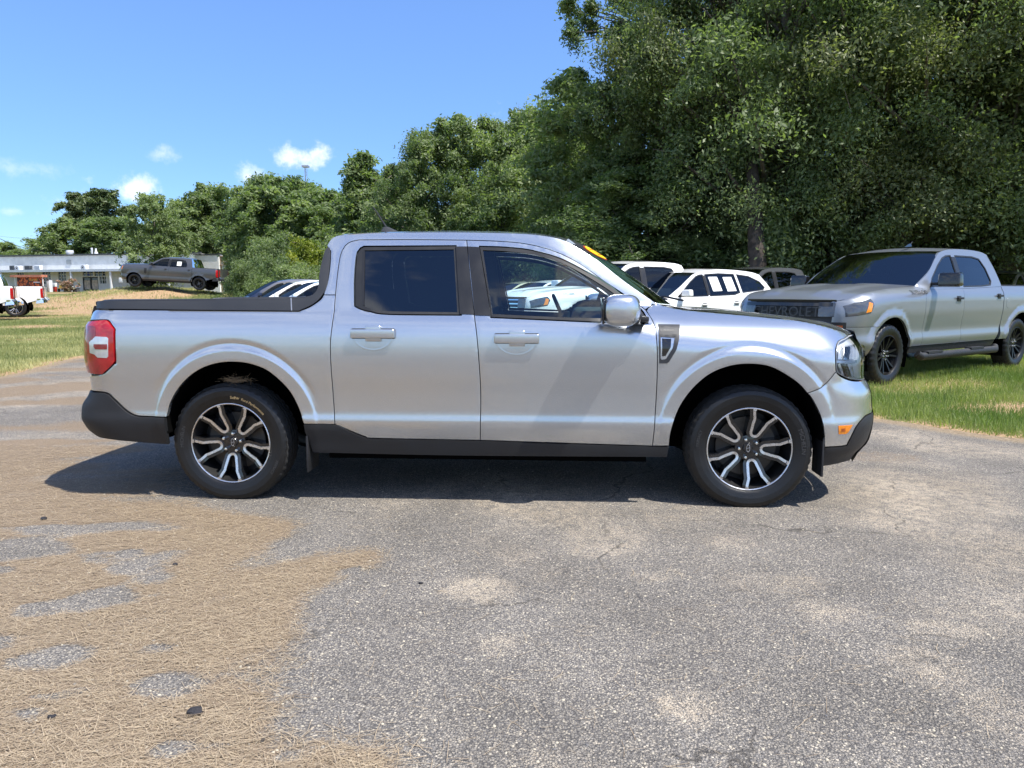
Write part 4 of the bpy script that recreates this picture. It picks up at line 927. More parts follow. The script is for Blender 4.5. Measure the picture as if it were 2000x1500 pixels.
def on_canopy(x0, x1, y0, y1, m, name, label, cat, w=1.2, fan=False):
    a, b, c, d = frect(x0, y0, x1, y1, w); c = cz_ + .06; r_ = empty(name, tuple(BA + bd_ * (a + b) / 2 - bn * w + np.array([0, 0, c])), bang); tag(r_, label, cat)
    h = max(.5, d - c); mb = MB(); mb.box((0, .25, h / 2), (b - a, .5, h)); mb.build('casing', m, r_, bevel=.03)
    if fan:
        mb = MB(); mb.lathe([(.001, -.02), (h * .18, -.02), (h * .20, -.01)], 16, c=(-(b - a) * .12, 0, h / 2)); mb.build('fan_hub', M['roofedge'], r_)
        mb = MB(); mb.lathe([(h * .30, -.012), (h * .36, -.02), (h * .40, -.005)], 20, c=(-(b - a) * .12, 0, h / 2)); mb.build('fan_guard', M['roofedge'], r_)
    else:
        for k in range(4): mb = MB(); mb.box((0, -.01, h * (.2 + .2 * k)), ((b - a) * .85, .02, h * .06)); mb.build('louvre', M['roofedge'], r_, smooth=False)
on_canopy(18, 27, 519, 528, M['roofedge'], 'condenser_unit', 'dark condenser box on the canopy, leftmost of the row', 'condenser'); on_canopy(28, 39, 519, 528, M['trimw'], 'condenser_unit', 'white condenser with a round fan beside the leftmost dark box', 'condenser', fan=True)
on_canopy(47, 58, 519, 527, M['roofedge'], 'condenser_unit', 'dark condenser box between the two white units', 'condenser'); on_canopy(66, 78, 518, 527, M['trimw'], 'condenser_unit', 'white louvred unit on the canopy', 'condenser'); on_canopy(157, 168, 517, 525, M['trimw'], 'condenser_unit', 'single white condenser on the canopy above the doors', 'condenser', fan=True)
def roof_thing(x, y0, w, label, cone=False):
    u, z = fac(x, y0, -1.5); r_ = w / 2 / 12.6; p = BA + bd_ * u + bn * 1.5 + np.array([0, 0, Wt - .05]); mb = MB(); h = max(.4, z - Wt + .05)
    mb.tube([(0, 0, 0), (0, 0, h * .55), (0, 0, h * .6), (0, 0, h)] if not cone else [(0, 0, 0), (0, 0, h * .35), (0, 0, h * .7), (0, 0, h)], [r_, r_, r_ * 1.15, r_ * 1.1] if not cone else [r_, r_, r_ * .45, r_ * .45], 14)
    o = mb.build('roof_vent', M['trimw']); o.location = p; tag(o, label, 'roof vent')
roof_thing(136, 489, 12, 'wide white drum vent on the shop roof'); roof_thing(179, 484, 3.5, 'thin white vent pipe on the shop roof'); roof_thing(187, 485, 7, 'white cone vent beside the thin pipe', True)
# wing and lean-to shed on the right of the building
W2 = at(384, 570, 92); ow = empty('white_annex', (W2[0], W2[1], 1.1), bang - .05); tag(ow, 'white annex wall behind the bed of the grey pickup', 'building')
wl_ = 56 / 15.6; hh = (570 - 494) / 15.6; mb = MB(); mb.box((wl_ / 2, 3, hh / 2 - .3), (wl_, 6, hh)); mb.build('wall', M['wall'], ow, smooth=False)
mb = MB(); mb.box((wl_ / 2, 3, hh - .2), (wl_ + .25, 6.2, .12)); mb.build('roof', M['roofedge'], ow, smooth=False)
mb = MB(); mb.box((wl_ * .55, -.02, 1.9), (wl_ * .8, .06, .08)); mb.build('wall_band', M['trimw'], ow, smooth=False)
lt = empty('lean_to_shed', (W2[0] + math.cos(bang) * wl_, W2[1] + math.sin(bang) * wl_, 1.1), bang); tag(lt, 'open wooden lean-to frame beside the annex', 'shed'); M['wood'] = mat('weathered_wood', (.30, .20, .13), .85, var=.3)
mb = MB(); mb.box((1.0, 1.5, hh - .35), (2.0, 3.0, .08)); mb.build('shed_roof', M['trimw'], lt, smooth=False)
for x in (.1, .55, 1.0, 1.45, 1.9): mb = MB(); mb.box((x, .05, hh - .95), (.09, .09, 1.1)); mb.build('stud', M['wood'], lt, smooth=False)
for z in (hh - 1.5, hh - .45): mb = MB(); mb.box((1.0, .0, z), (2.0, .09, .1)); mb.build('rail', M['wood'], lt, smooth=False)
for x in (.1, 1.9): mb = MB(); mb.box((x, .1, hh / 2 - .8), (.11, .11, hh - 1.4)); mb.build('post', M['wood'], lt, smooth=False)
# ------------------------------------------------------------------ radio tower, pole, wires
tw = at(600, 420, 300); th = at(600, 328, 300)[2]; r_ = empty('radio_tower', (tw[0], tw[1], 0)); tag(r_, 'thin grey radio tower far off above the treetops', 'tower')
for a in (0, 2.09, 4.19): mb = MB(); mb.tube([(.55 * math.cos(a), .55 * math.sin(a), 0), (.5 * math.cos(a), .5 * math.sin(a), th)], .11, 5); mb.build('tower_leg', M['steel'], r_)
for k in range(14):
    z0_ = th * (.62 + .38 * k / 14); z1_ = th * (.62 + .38 * (k + 1) / 14); mb = MB(); mb.tube([(.5 * math.cos((k % 3) * 2.09), .5 * math.sin((k % 3) * 2.09), z0_), (.5 * math.cos((k + 1) % 3 * 2.09), .5 * math.sin((k + 1) % 3 * 2.09), z1_)], .08, 4); mb.build('tower_brace', M['steel'], r_)
mb = MB(); mb.box((0, 0, th + .2), (2.6, 2.2, .7)); mb.build('antenna_head', M['steel'], r_, smooth=False)
pp = at(0, 569, 75); M['pole'] = mat('dark_creosoted_pole', (.055, .045, .05), .9, var=.3); mb = MB(); mb.tube([(pp[0], pp[1], 0), (pp[0], pp[1], at(0, 455, 75)[2])], [.17, .13], 10); o = mb.build('utility_pole', M['pole']); tag(o, 'dark pole standing at the left edge of the picture', 'pole')
def wire(a, b, sag, label, rad=.012):
    P = [a + (b - a) * t + np.array([0, 0, -4 * sag * t * (1 - t)]) for t in np.linspace(0, 1, 14)]; mb = MB(); mb.tube(P, rad, 4); o = mb.build('power_line', M['black']); tag(o, label, 'wire')
wire(at(-30, 452, 75), at(95, 490, 128), .6, 'dark overhead wire slanting down to the shop roof at left', .035); wire(at(-30, 458, 110), at(130, 466, 130), .3, 'thin high wire in the sky at the left edge', .012); wire(at(-30, 484, 110), at(115, 490, 128), .2, 'lower thin wire just above the shop roof', .012)
# ------------------------------------------------------------------ things in front of the shop
kp = at(58, 571, 98); kz = float(hz(kp[0], kp[1])); ks = 98 / F_PX; kr = empty('sales_stand', (kp[0], kp[1], kz), bang); tag(kr, 'orange printed sales stand with a red roof beam before the shop', 'stand')
kw, kh = 78 * ks, at(58, 537, 98)[2] - kz
mb = MB(); mb.box((0, .02, kh - .16), (kw, .9, .30)); mb.build('roof_beam', mat('faded_red_beam', (.42, .16, .10), .7, var=.3, vscale=3), kr, smooth=False)
def banner_mat():
    m, t, b = new_mat('orange_fruit_print'); L = t.links.new; co = t.nodes.new('ShaderNodeTexCoord'); v = t.nodes.new('ShaderNodeTexVoronoi'); v.inputs['Scale'].default_value = 3.4; L(co.outputs['Object'], v.inputs['Vector'])
    r = t.nodes.new('ShaderNodeValToRGB'); e = r.color_ramp.elements; e[0].position = .0; e[0].color = (.75, .22, .05, 1); e[1].position = .62; e[1].color = (.06, .015, .01, 1); e.new(.42).color = (.55, .10, .02, 1); L(v.outputs['Distance'], r.inputs[0]); L(r.outputs[0], b.inputs['Base Color']); b.inputs['Roughness'].default_value = .6; return m
mb = MB(); mb.box((.05 * kw, 0, kh * .46), (kw * .84, .05, kh * .86 - .1)); mb.build('banner', banner_mat(), kr, smooth=False)
for s in (-.42, .46): mb = MB(); mb.box((s * kw, -.06, kh / 2), (.10, .10, kh)); mb.build('post', M['trimw'], kr, smooth=False)
v, f = text_geo('STEAMHOT', 1.0, 0); s = kw * .30 / (v[:, 0].max() - v[:, 0].min()); mesh('banner_lettering', np.c_[v[:, 0] * s + kw * .16, v[:, 0] * 0 - .032, v[:, 1] * s * 1.3 + kh * .70], f, M['yellowp'], kr, smooth=False)
mb = MB(); mb.box((kw * .25, -.034, kh * .57), (kw * .2, .006, .12)); mb.build('banner_stripe', M['trimw'], kr, smooth=False)
def shop_item(px, d, name, label, cat, parts):
    p = at(px, 571, d); r_ = empty(name, (p[0], p[1], float(hz(p[0], p[1]))), bang); tag(r_, label, cat)
    for nm, c, dm, m in parts: mb = MB(); mb.box(c, dm); mb.build(nm, m, r_, bevel=.02)
shop_item(98, 99, 'ice_box', 'white bin standing by the right end of the orange stand', 'bin', [('body', (0, 0, .8), (.45, .5, 1.6), M['trimw']), ('lid', (0, 0, 1.65), (.5, .55, .1), M['steel'])])
shop_item(108, 101, 'fire_post', 'red post with a white box beside the shop window', 'post', [('post', (0, 0, .35), (.4, .3, .7), M['redpaint']), ('box', (0, 0, .95), (.45, .35, .5), M['trimw'])])
shop_item(121, 101, 'bench', 'yellow bench under the shop window', 'bench', [('seat', (0, 0, .48), (1.2, .4, .08), M['yellowp']), ('backrest', (0, .2, .75), (1.2, .06, .36), M['yellowp']), ('leg', (-.5, 0, .22), (.08, .35, .44), M['roofedge']), ('leg', (.5, 0, .22), (.08, .35, .44), M['roofedge'])])
shop_item(149, 100, 'planter_box', 'low black box left of the shop doors', 'box', [('body', (0, 0, .22), (.75, .5, .44), M['roofedge']), ('rim', (0, 0, .46), (.82, .56, .06), M['black'])])
shop_item(237, 99, 'yard_sign', 'small white sign near the front bumper of the grey pickup', 'sign', [('board', (0, 0, 1.6), (.55, .04, .65), M['trimw']), ('stake', (0, .03, .7), (.06, .04, 1.4), M['steel'])])
pb = at(134, 571, 99.5); M['pinkleaf'] = leaf_mat('pinkish_leaves', (.10, .13, .05), (.42, .25, .20), .2)
rr_ = np.random.default_rng(3); cen = np.c_[rr_.normal(0, .5, 60), rr_.normal(0, .4, 60), rr_.uniform(.2, 1.7, 60)]; q, t = leaves(cen, np.full(60, .22), 40, .13, seed=9, stretch=2.4)
o = empty('shrub', (pb[0], pb[1], float(hz(pb[0], pb[1])))); tag(o, 'small reddish flowering shrub in front of the shop', 'shrub'); quadmesh('crown', q, len(t), M['pinkleaf'], o, {'tint': t})
mb = MB()
for k in range(8): mb.tube([(0, 0, -.1), tuple(cen[k * 7])], [.03, .01], 5)
mb.build('stem', M['bark'], o)
# ------------------------------------------------------------------ wheels
def sweep2(mb, pts, w, y0, y1, wb=None, mi=0):
    """bar following a path in the wheel plane; y0 = face depth per point, y1 = back depth"""
    pts = np.asarray(pts, float); n = len(pts); wb = wb or w
    t = np.gradient(pts, axis=0); t /= np.linalg.norm(t, axis=1)[:, None]; nn = np.c_[-t[:, 1], t[:, 0]]
    v = []
    for i in range(n):
        a, b = pts[i], nn[i]
        for k, (ww, yy) in enumerate(((w, y0[i]), (-w, y0[i]), (-wb, y1[i]), (wb, y1[i]))):
            q = a + b * ww / 2; v.append((q[0], yy, q[1]))
    f = [(i * 4 + k, i * 4 + (k + 1) % 4, (i + 1) * 4 + (k + 1) % 4, (i + 1) * 4 + k) for i in range(n - 1) for k in range(4)]
    f += [(3, 2, 1, 0), ((n - 1) * 4, (n - 1) * 4 + 1, (n - 1) * 4 + 2, (n - 1) * 4 + 3)]
    mb.add(v, f, mi)
def tyre_mesh(r, rr, w, tread_n=96, aggressive=False):
    h = w / 2; g = .007
    def arc(a0, a1): return None
    side = [(rr - .004, -h * .80), (rr + .006, -h * .90), (rr + .022, -h * .955), (rr + (r - rr) * .38, -h * 1.0), (rr + (r - rr) * .40, -h * 1.008), (rr + (r - rr) * .62, -h * .985), (rr + (r - rr) * .64, -h * .99), (rr + (r - rr) * .82, -h * .93), (r - .012, -h * .86)]
    tr = [(r - .004, -h * .76)]
    for a in (-.52, -.18, .18, .52):
        tr += [(r, (a - .055) * h), (r - g, (a - .035) * h), (r - g, (a + .035) * h), (r, (a + .055) * h)]
    tr += [(r - .004, h * .76)]
    prof = side + tr + [(a, -b) for a, b in side[::-1]]
    k0, k1 = len(side) - 1, len(side) + len(tr)
    nlug = 3 if not aggressive else 3
    deep = .006 if not aggressive else .012
    def rf(i, j, q):
        if k0 - (2 if aggressive else 0) <= j <= k1 + (2 if aggressive else 0):
            ph = (i + (1 if 4 < j - k0 < 14 else 0)) % nlug
            if ph == 0: q -= deep * (1 if j in (k0, k0 + 1, k1, k1 - 1) or aggressive else .55)
        return q
    mb = MB(); mb.lathe(prof, tread_n * 3 // 2 if not aggressive else tread_n, rfun=rf)
    # dusty tread faces get their own material slot
    k = len(prof)
    for i in range(len(mb.f)):
        j = i % (k - 1)
        mb.m[i] = 1 if k0 <= j <= k1 - 1 else 0
    return mb
def arc_text(txt, size, rad, a0, y, m, parent, name='sidewall_lettering', ext=.0006, invert=False):
    v, f = text_geo(txt, size, ext)
    s = -1 if invert else 1
    a = a0 - s * v[:, 0] / rad; r = rad + s * v[:, 1]
    return mesh(name, np.c_[r * np.cos(a), y - v[:, 2], r * np.sin(a)], f, m, parent, smooth=False)
WH = {}
def wheel(parent, loc, r, rr, w, style, flip=False, phase=0.0, lug=0.0, steer=0.0, name='wheel'):
    """wheel (barrel and hub) > tyre, spokes, rim_lip, lug nuts, centre cap, brake disc"""
    key = (style, round(r, 3), round(rr, 3), round(w, 3))
    if key not in WH:
        d = {}
        h = w / 2; R = rr
        b = MB(); b.lathe([(R * .985, -h * .84), (R * .955, -h * .62), (R * .90, -h * .2), (R * .86, h * .3), (R * .90, h * .8), (R, h * .85)], 64)
        b.lathe([(0.001, h * .30), (R * .86, h * .30)], 40)
        b.lathe([(R * .001, -h * .50), (R * .17, -h * .50), (R * .30, -h * .46), (R * .34, -h * .30), (R * .30, h * .25)], 40, mi=1)
        d['wheel'] = b.build('wheel', [M['barrel'], M['rimblack']])
        d['tyre'] = tyre_mesh(r, rr, w, aggressive=style in ('offroad', 'silverado')).build('tyre', [M['rubber'], M['rubber_dusty']], sharp=30)
        parts = [('tyre', d['tyre'], 'fix')]
        face = lambda q: -h * (.52 + .26 * np.clip((q / R - .3) / .62, 0, 1))
        if style == 'lariat':
            lp = MB(); lp.lathe([(R * 1.006, -h * .82), (R * 1.004, -h * .885), (R * .992, -h * .90), (R * .974, -h * .875), (R * .970, -h * .80)], 96)
            parts.append(('rim_lip', lp.build('rim_lip', M['machined']), 'fix'))
            half = catmull([np.array(q) for q in ((.305, 0), (.325, .055), (.375, .092), (.45, .108), (.56, .132), (.66, .150), (.72, .158), (.78, .190), (.86, .232), (.925, .262))], .03)
            for k in range(5):
                a = math.radians(72 * k); mb = MB()
                for s in (1, -1):
                    p = np.array(half) * R; p[:, 1] *= s
                    q = np.c_[p[:, 0] * math.cos(a) - p[:, 1] * math.sin(a), p[:, 0] * math.sin(a) + p[:, 1] * math.cos(a)]
                    rad = np.hypot(q[:, 0], q[:, 1]); y0 = face(rad)
                    # black body of the spoke, wider on the outside of the U
                    nn = np.c_[-(q[:, 1]), q[:, 0]] / rad[:, None] * s * .010
                    sweep2(mb, q + nn, .030, y0 + .004, y0 * 0 + h * .1, wb=.040, mi=0)
                    sweep2(mb, q[:-1], .0150, y0[:-1] - .0015, y0[:-1] + .006, mi=1)
                    # small machined tab on the lip
                    e = q[-1] / rad[-1]; tq = np.array([-e[1], e[0]]); c = e * R * .958
                    sweep2(mb, [c - tq * .010, c + tq * .010], .011, np.array([-h * .885] * 2), np.array([-h * .7] * 2), mi=1)
                mb.m = mb.m
                parts.append(('spoke', mb.build('spoke', [M['rimblack'], M['machined']], sharp=40), 'rot'))
        else:
            bright = style in ('chrome', 'alloy')
            sm = M['chrome'] if style == 'chrome' else (M['alloy'] if bright else M['rimsatin'])
            lp = MB(); lp.lathe([(R * 1.005, -h * .80), (R * 1.01, -h * .88), (R * .985, -h * .89), (R * .96, -h * .80), (R * .95, -h * .6)], 48)
            parts.append(('rim_lip', lp.build('rim_lip', sm), 'fix'))
            ns = 6 if style in ('silverado', 'chrome') else 5
            for k in range(ns):
                mb = MB(); a = 2 * math.pi * k / ns
                for s in (1, -1):
                    p = np.array([(.20, .05 * s), (.45, .085 * s), (.70, .13 * s), (.95, .19 * s)]) * R
                    q = np.c_[p[:, 0] * math.cos(a) - p[:, 1] * math.sin(a), p[:, 0] * math.sin(a) + p[:, 1] * math.cos(a)]
                    y0 = face(np.hypot(q[:, 0], q[:, 1])); sweep2(mb, q, R * .085, y0, y0 * 0 + h * .1, wb=R * .15)
                parts.append(('spoke', mb.build('spoke', sm, sharp=40), 'rot'))
        for k in range(5):
            a = math.radians(72 * k); mb = MB(); c = (.225 * R * math.cos(a), 0, .225 * R * math.sin(a))
            mb.lathe([(.0005, -h * .50 - .030), (.0075, -h * .50 - .029), (.0105, -h * .50 - .022), (.0115, -h * .50 + .002)], 12, c=c)
            parts.append(('lug_nut', mb.build('lug_nut', M['chrome']), 'lug'))
        mb = MB(); mb.lathe([(.0005, -h * .50 - .012), (R * .10, -h * .50 - .011), (R * .125, -h * .50 - .004), (R * .13, -h * .50 + .002)], 32)
        parts.append(('centre_cap', mb.build('centre_cap', M['rimblack']), 'fix'))
        if style == 'lariat':
            mb = MB(); n = 28
            for s0, s1 in ((1.0, .80),):
                v = []
                for i in range(n):
                    a = 2 * math.pi * i / n
                    for s in (s0, s1): v.append((.019 * s * math.cos(a) * .55, -h * .50 - .0132, .030 * s * math.sin(a) * .80))
                mb.add(v, [(2 * i, 2 * i + 1, 2 * ((i + 1) % n) + 1, 2 * ((i + 1) % n)) for i in range(n)])
            tv, tf = text_geo('Ford', .017, .0); mb.add(np.c_[tv[:, 1] * -.3 + tv[:, 0] * .45, tv[:, 0] * 0 - h * .50 - .0132, tv[:, 1] * .8 + tv[:, 0] * .25], tf)
            parts.append(('cap_emblem', mb.build('cap_emblem', M['steel'], smooth=False), 'fix'))
        mb = MB(); mb.lathe([(R * .30, h * .02), (R * .72, h * .02), (R * .72, h * .2), (R * .30, h * .2)], 40)
        parts.append(('brake_disc', mb.build('brake_disc', M['disc']), 'fix'))
        for _, o, _k in parts: COL.objects.unlink(o)
        COL.objects.unlink(d['wheel'])
        WH[key] = (d['wheel'], parts)
    base, parts = WH[key]
    o = base.copy(); o.name = name; o.parent = parent; COL.objects.link(o)
    o.location = loc; o.rotation_euler = (0, 0, (math.pi if flip else 0) + steer)
    for nm, p, kind in parts:
        c = p.copy(); COL.objects.link(c); c.parent = o
        c.rotation_euler = (0, -(phase if kind == 'rot' else lug if kind == 'lug' else 0.0), 0)
    return o

# ------------------------------------------------------------------ the silver pickup in front
truck = empty('pickup_truck')
tag(truck, 'silver compact crew cab pickup seen side on, parked on the asphalt in front', 'pickup truck')
A_R = [(593, 828), (584, 799), (568.6, 768.6), (547, 744), (519.6, 722.6), (489, 711), (458, 707), (424.5, 709.4), (394, 719.5), (369, 736), (348, 759), (332.5, 787), (325, 814.6)]
A_F = [(1306.7, 871), (1310, 845), (1319, 814.6), (1334, 784), (1359, 753), (1389.5, 729), (1426, 715), (1463, 711), (1500, 715), (1530.6, 729), (1561, 750), (1586, 778), (1602.7, 811.5), (1610, 845), (1611, 873)]
def fit_circle(pts):
    q = np.array([inv(a, b, -.915) for a, b in pts]); A = np.c_[2 * q, np.ones(len(q))]; s = np.linalg.lstsq(A, (q**2).sum(1), rcond=None)[0]
    return s[0], s[1], math.sqrt(s[2] + s[0]**2 + s[1]**2)
ARC = [fit_circle(A_R[1:-1]), fit_circle(A_F[2:-2])]
SIL_F = [(1678, 652), (1685, 664), (1690, 683), (1688, 701), (1687, 719), (1685, 738), (1696, 750), (1702, 766), (1704, 802), (1705.5, 815), (1702, 836), (1696, 860), (1687, 873), (1673, 882), (1668, 897), (1659, 904)]
SIL_R = [(184, 600), (179, 611), (178.5, 624), (172, 632), (170.5, 663), (171.5, 698), (176, 722), (180, 736), (182, 757), (178, 770), (167, 785), (164.7, 793), (165.3, 815), (176, 836), (200, 856)]
qf = np.array([inv(a, b, -.62) for a, b in SIL_F]); qr = np.array([inv(a, b, -.75) for a, b in SIL_R])
qf = qf[np.argsort(qf[:, 1])]; qr = qr[np.argsort(qr[:, 1])]
def smooth_tab(q, d, s=.018):
    z = np.arange(q[0, 1] - .1, q[-1, 1] + .3, .005); x = np.interp(z, q[:, 1], q[:, 0]) + d
    k = np.exp(-.5 * (np.arange(-12, 13) * .005 / s)**2); k /= k.sum(); x = np.convolve(np.pad(x, 12, 'edge'), k, 'valid')
    return lambda zz: np.interp(zz, z, x)
xf = smooth_tab(qf, .079); xr = smooth_tab(qr, -.082, .008)
ZT = Curve([.4, 1.1, 1.35, 1.6, 1.8, 1.95, 2.1, 2.3], [1.19, 1.175, 1.155, 1.135, 1.115, 1.09, 1.05, 1.0])
def roll_main(x):
    b = sstep(.35, 1.15, x); return ZT(x), .05 + .21 * b, .175 * b
prof = Curve([.15, .25, .36, .480, .500, .515, .535, .56, .65, .78, .9, 1.0, 1.05, 1.09, 1.12, 1.2], [.840, .852, .872, .8985, .9000, .8988, .8955, .8940, .8965, .906, .911, .907, .899, .886, .872, .85])
SH = Shell(prof, 1.12, .36, xf, xr, arches=ARC, roll=roll_main, flare=.008, dip=.006, upper_in=.008)
def on(pts, off=0.0, S=SH.S):
    """photo pixels -> (x, z) on the body surface"""
    ys = np.linspace(-1.0, -.35, 260); out = []
    for px, py in pts:
        d = ray(px, py); t = (ys - CAM[1]) / d[1]; x = CAM[0] + t * d[0]; z = CAM[2] + t * d[2]
        g = ys + S(x, z) + off; k = np.argmax(g >= 0)
        if g[k] < 0 or ys[k] > -.60:
            x, z = inv(px, py, -.75); x = max(min(x, xf(z) - .079), xr(z) + .082); out.append(np.array([x, z])); continue
        if k > 0: a = -g[k - 1] / (g[k] - g[k - 1] + 1e-12); out.append(np.array([x[k - 1] + a * (x[k] - x[k - 1]), z[k - 1] + a * (z[k] - z[k - 1])]))
        else: out.append(np.array([x[k], z[k]]))
    return out
def front_edge(z0, z1, n=14): return [np.array([xf(z) - .079, z]) for z in np.linspace(z0, z1, n)]
def rear_edge(z0, z1, n=14): return [np.array([xr(z) + .082, z]) for z in np.linspace(z0, z1, n)]
R_ = .016
C_DOOR_B = on([(911.5, 469), (917.5, 535), (926, 612), (931.5, 657.5), (937, 727.5), (939, 780), (938, 860)])
C_DOOR_R = on([(654, 829), (650, 762.5), (645, 682), (650, 626), (655, 576), (662, 514), (669, 488), (681, 474), (700.5, 468.5)])
C_DOOR_T = on([(700.5, 468.5), (800, 468), (911.5, 469)])
C_DOOR_T2 = on([(911.5, 469), (970, 471), (1022.5, 475.5), (1075, 488), (1127.5, 512), (1180, 549), (1232.5, 584), (1260.5, 605)])
C_DOOR_F = on([(1260.5, 605), (1274.5, 626), (1281.5, 654), (1284, 710), (1281.5, 780), (1274.5, 871)])
D_BOT_R = on([(938, 860), (735.5, 856), (714.5, 853), (683, 841), (654, 829)])
D_BOT_F = on([(1274.5, 871), (1100, 865.5), (938, 860)])
seal_r = loop_of(on([(693.5, 597), (694, 540), (699, 493), (711, 482.5)]), on([(711, 482.5), (889.5, 481)]), on([(889.5, 481), (899, 614.5)]), on([(899, 614.5), (760, 613), (725, 608), (704, 603), (693.5, 597)]))
glass_r = loop_of(on([(708.5, 597), (709, 540), (711, 489)]), on([(711, 489), (886, 487)]), on([(886, 487), (893, 610)]), on([(893, 610), (742, 607.5), (724, 603), (708.5, 597)]))
seal_f = loop_of(on([(937, 482), (991, 484), (1040, 490), (1092.5, 505), (1145, 531.5), (1194, 561), (1243, 598), (1259, 617), (1264, 630)]), on([(1264, 630), (1171, 628), (959.5, 619)]), on([(959.5, 619), (949, 550), (937, 482)]))
glass_f = loop_of(on([(943, 488.5), (987, 490.5), (1040, 497), (1092.5, 512), (1138, 534.5), (1180, 560), (1199, 573)]), on([(1199, 573), (1186, 622)]), on([(1186, 622), (1100, 620), (962, 613.5)]), on([(962, 613.5), (952, 550), (943, 488.5)]))
rd = loop_of(C_DOOR_B, D_BOT_R, C_DOOR_R, C_DOOR_T)
fd = loop_of(C_DOOR_F, D_BOT_F, C_DOOR_B[::-1], C_DOOR_T2)
hr = loop_of(on([(692, 598), (692, 540), (697.5, 492), (710.5, 480.5)]), on([(710.5, 480.5), (891, 479.5)]), on([(891, 479.5), (901, 616)]), on([(901, 616), (760, 614.5), (724, 609.5), (703, 604), (692, 598)]))
hf = loop_of(on([(936, 480.5), (991, 482.5), (1040, 488.5), (1093, 503.5), (1146, 530), (1195, 559.5), (1245, 597), (1261, 616), (1266, 632)]), on([(1266, 632), (1171, 630), (958, 620.5)]), on([(958, 620.5), (947, 550), (936, 480.5)]))
near = []
def P_(name, outer, m, **k):
    o = panel(name, outer, SH.S, m, truck, **k); near.append(o); return o
P_('rear_door', rd, M['silver'], holes=[hr], res=R_)
P_('front_door', fd, M['silver'], holes=[hf], res=R_)
P_('window_seal', seal_r, M['seal'], holes=[glass_r], res=.03, off=-.004, depth=.02, gap=.0)
P_('window_seal', seal_f, M['seal'], holes=[glass_f], res=.03, off=-.004, depth=.02, gap=.0)
P_('rear_side_window', glass_r, M['glass_rear'], res=.06, off=-.012, depth=0, gap=-.002, roll=0)
P_('front_side_window', glass_f, M['glass_front'], res=.06, off=-.012, depth=0, gap=-.002, roll=0)
P_('pillar_trim', loop_of(on([(890, 481), (912.3, 481)]), on([(912.3, 481), (918.2, 535), (926.2, 614.5)]), on([(926.2, 614.5), (898, 613.5)]), on([(898, 613.5), (890, 481)])), M['pillar'], res=.03, off=.004, depth=.012, gap=.001)
P_('pillar_trim', loop_of(on([(912.9, 481), (936.5, 482)]), on([(936.5, 482), (948, 550), (959, 617)]), on([(959, 617), (926.9, 615.5)]), on([(926.9, 615.5), (918.8, 535), (912.9, 481)])), M['pillar'], res=.03, off=.004, depth=.012, gap=.001)
# quarter glass divider of the rear window
P_('window_divider', loop_of(on([(707, 489), (713, 489)]), on([(713, 489), (711.5, 598)]), on([(711.5, 598), (705, 596)]), on([(705, 596), (707, 489)])), M['pillar'], res=.03, off=-.003, depth=.008)
cabframe = loop_of(on([(632, 576), (641, 545), (645, 515), (646, 490)]), on([(646, 490), (640, 482), (639, 479), (644, 470), (651.5, 463), (662, 459.5), (676, 458)]),
                   on([(676, 458), (742.5, 454.5), (865, 453), (970, 454.5), (1040, 457.5), (1092.5, 466), (1120.5, 479), (1166, 507), (1215, 545.5), (1280, 591)]), on([(1280, 591), (1270, 598), (1260.5, 605)]),
                   C_DOOR_T2[::-1], C_DOOR_T[::-1], C_DOOR_R[4:][::-1], on([(655, 576), (632, 576)]))
P_('cab_frame', cabframe, M['silver'], res=R_)
zt_r = float(on([(183.7, 604)])[0][1]); RE = np.array([xr(zt_r) + .082, zt_r])
bed = loop_of(on([(654, 829), (650, 762.5), (645, 682), (650, 626), (655, 576)]), on([(655, 576), (632, 576)]), on([(632, 576), (627, 584.5), (608.5, 598), (595, 604), (582.5, 608)]), on([(582.5, 608), (400, 606.5)]) , [on([(400, 606.5)])[0], RE],
              rear_edge(zt_r, float(inv(178.5, 625, -.75)[1]), 6), [rear_edge(float(inv(178.5, 625, -.75)[1]), 0, 2)[0]] + on([(196, 624.5), (211, 625), (217, 632), (225, 643)]), on([(225, 643), (226, 704), (223, 711), (204.5, 729), (196, 732.5)]),
              on([(196, 732.5)]) + [rear_edge(float(inv(180, 733, -.75)[1]), 0, 2)[0]], rear_edge(float(inv(180, 733, -.75)[1]), float(inv(184, 760, -.75)[1]), 6),
              [rear_edge(float(inv(184, 760, -.75)[1]), 0, 2)[0]] + on([(205, 766), (222, 778), (246.6, 801), (265, 811), (285, 813), (325, 814.6)]), on(A_R[::-1]), on([(593, 828), (654, 829)]))
P_('bed_side', bed, M['silver'], res=.009)
fend_top = on([(1668, 657), (1650, 649), (1613, 637), (1567, 627), (1521, 622), (1460, 616), (1383, 609), (1322, 602.5), (1280, 591)])
head_l = on([(1672, 657), (1650, 661), (1638, 667), (1633, 683), (1633, 705), (1634, 724), (1641, 732), (1660, 741)])
fender = loop_of(on(A_F[:11] + [(1577, 768)]), on([(1577, 768), (1590, 763.5), (1610, 752), (1633, 726)]), [q + np.array([-.004, 0]) for q in head_l[5::-1]][0:], fend_top, on([(1280, 591), (1271, 598), (1263, 607), (1274.5, 626), (1281.5, 654), (1284, 710), (1281.5, 780), (1274.5, 871)]), on([(1274.5, 871), (1306.7, 871)]))
P_('front_fender', fender, M['silver'], res=.009)
zb1 = float(inv(1700, 803, -.62)[1]); zh0 = float(inv(1685, 742, -.62)[1])
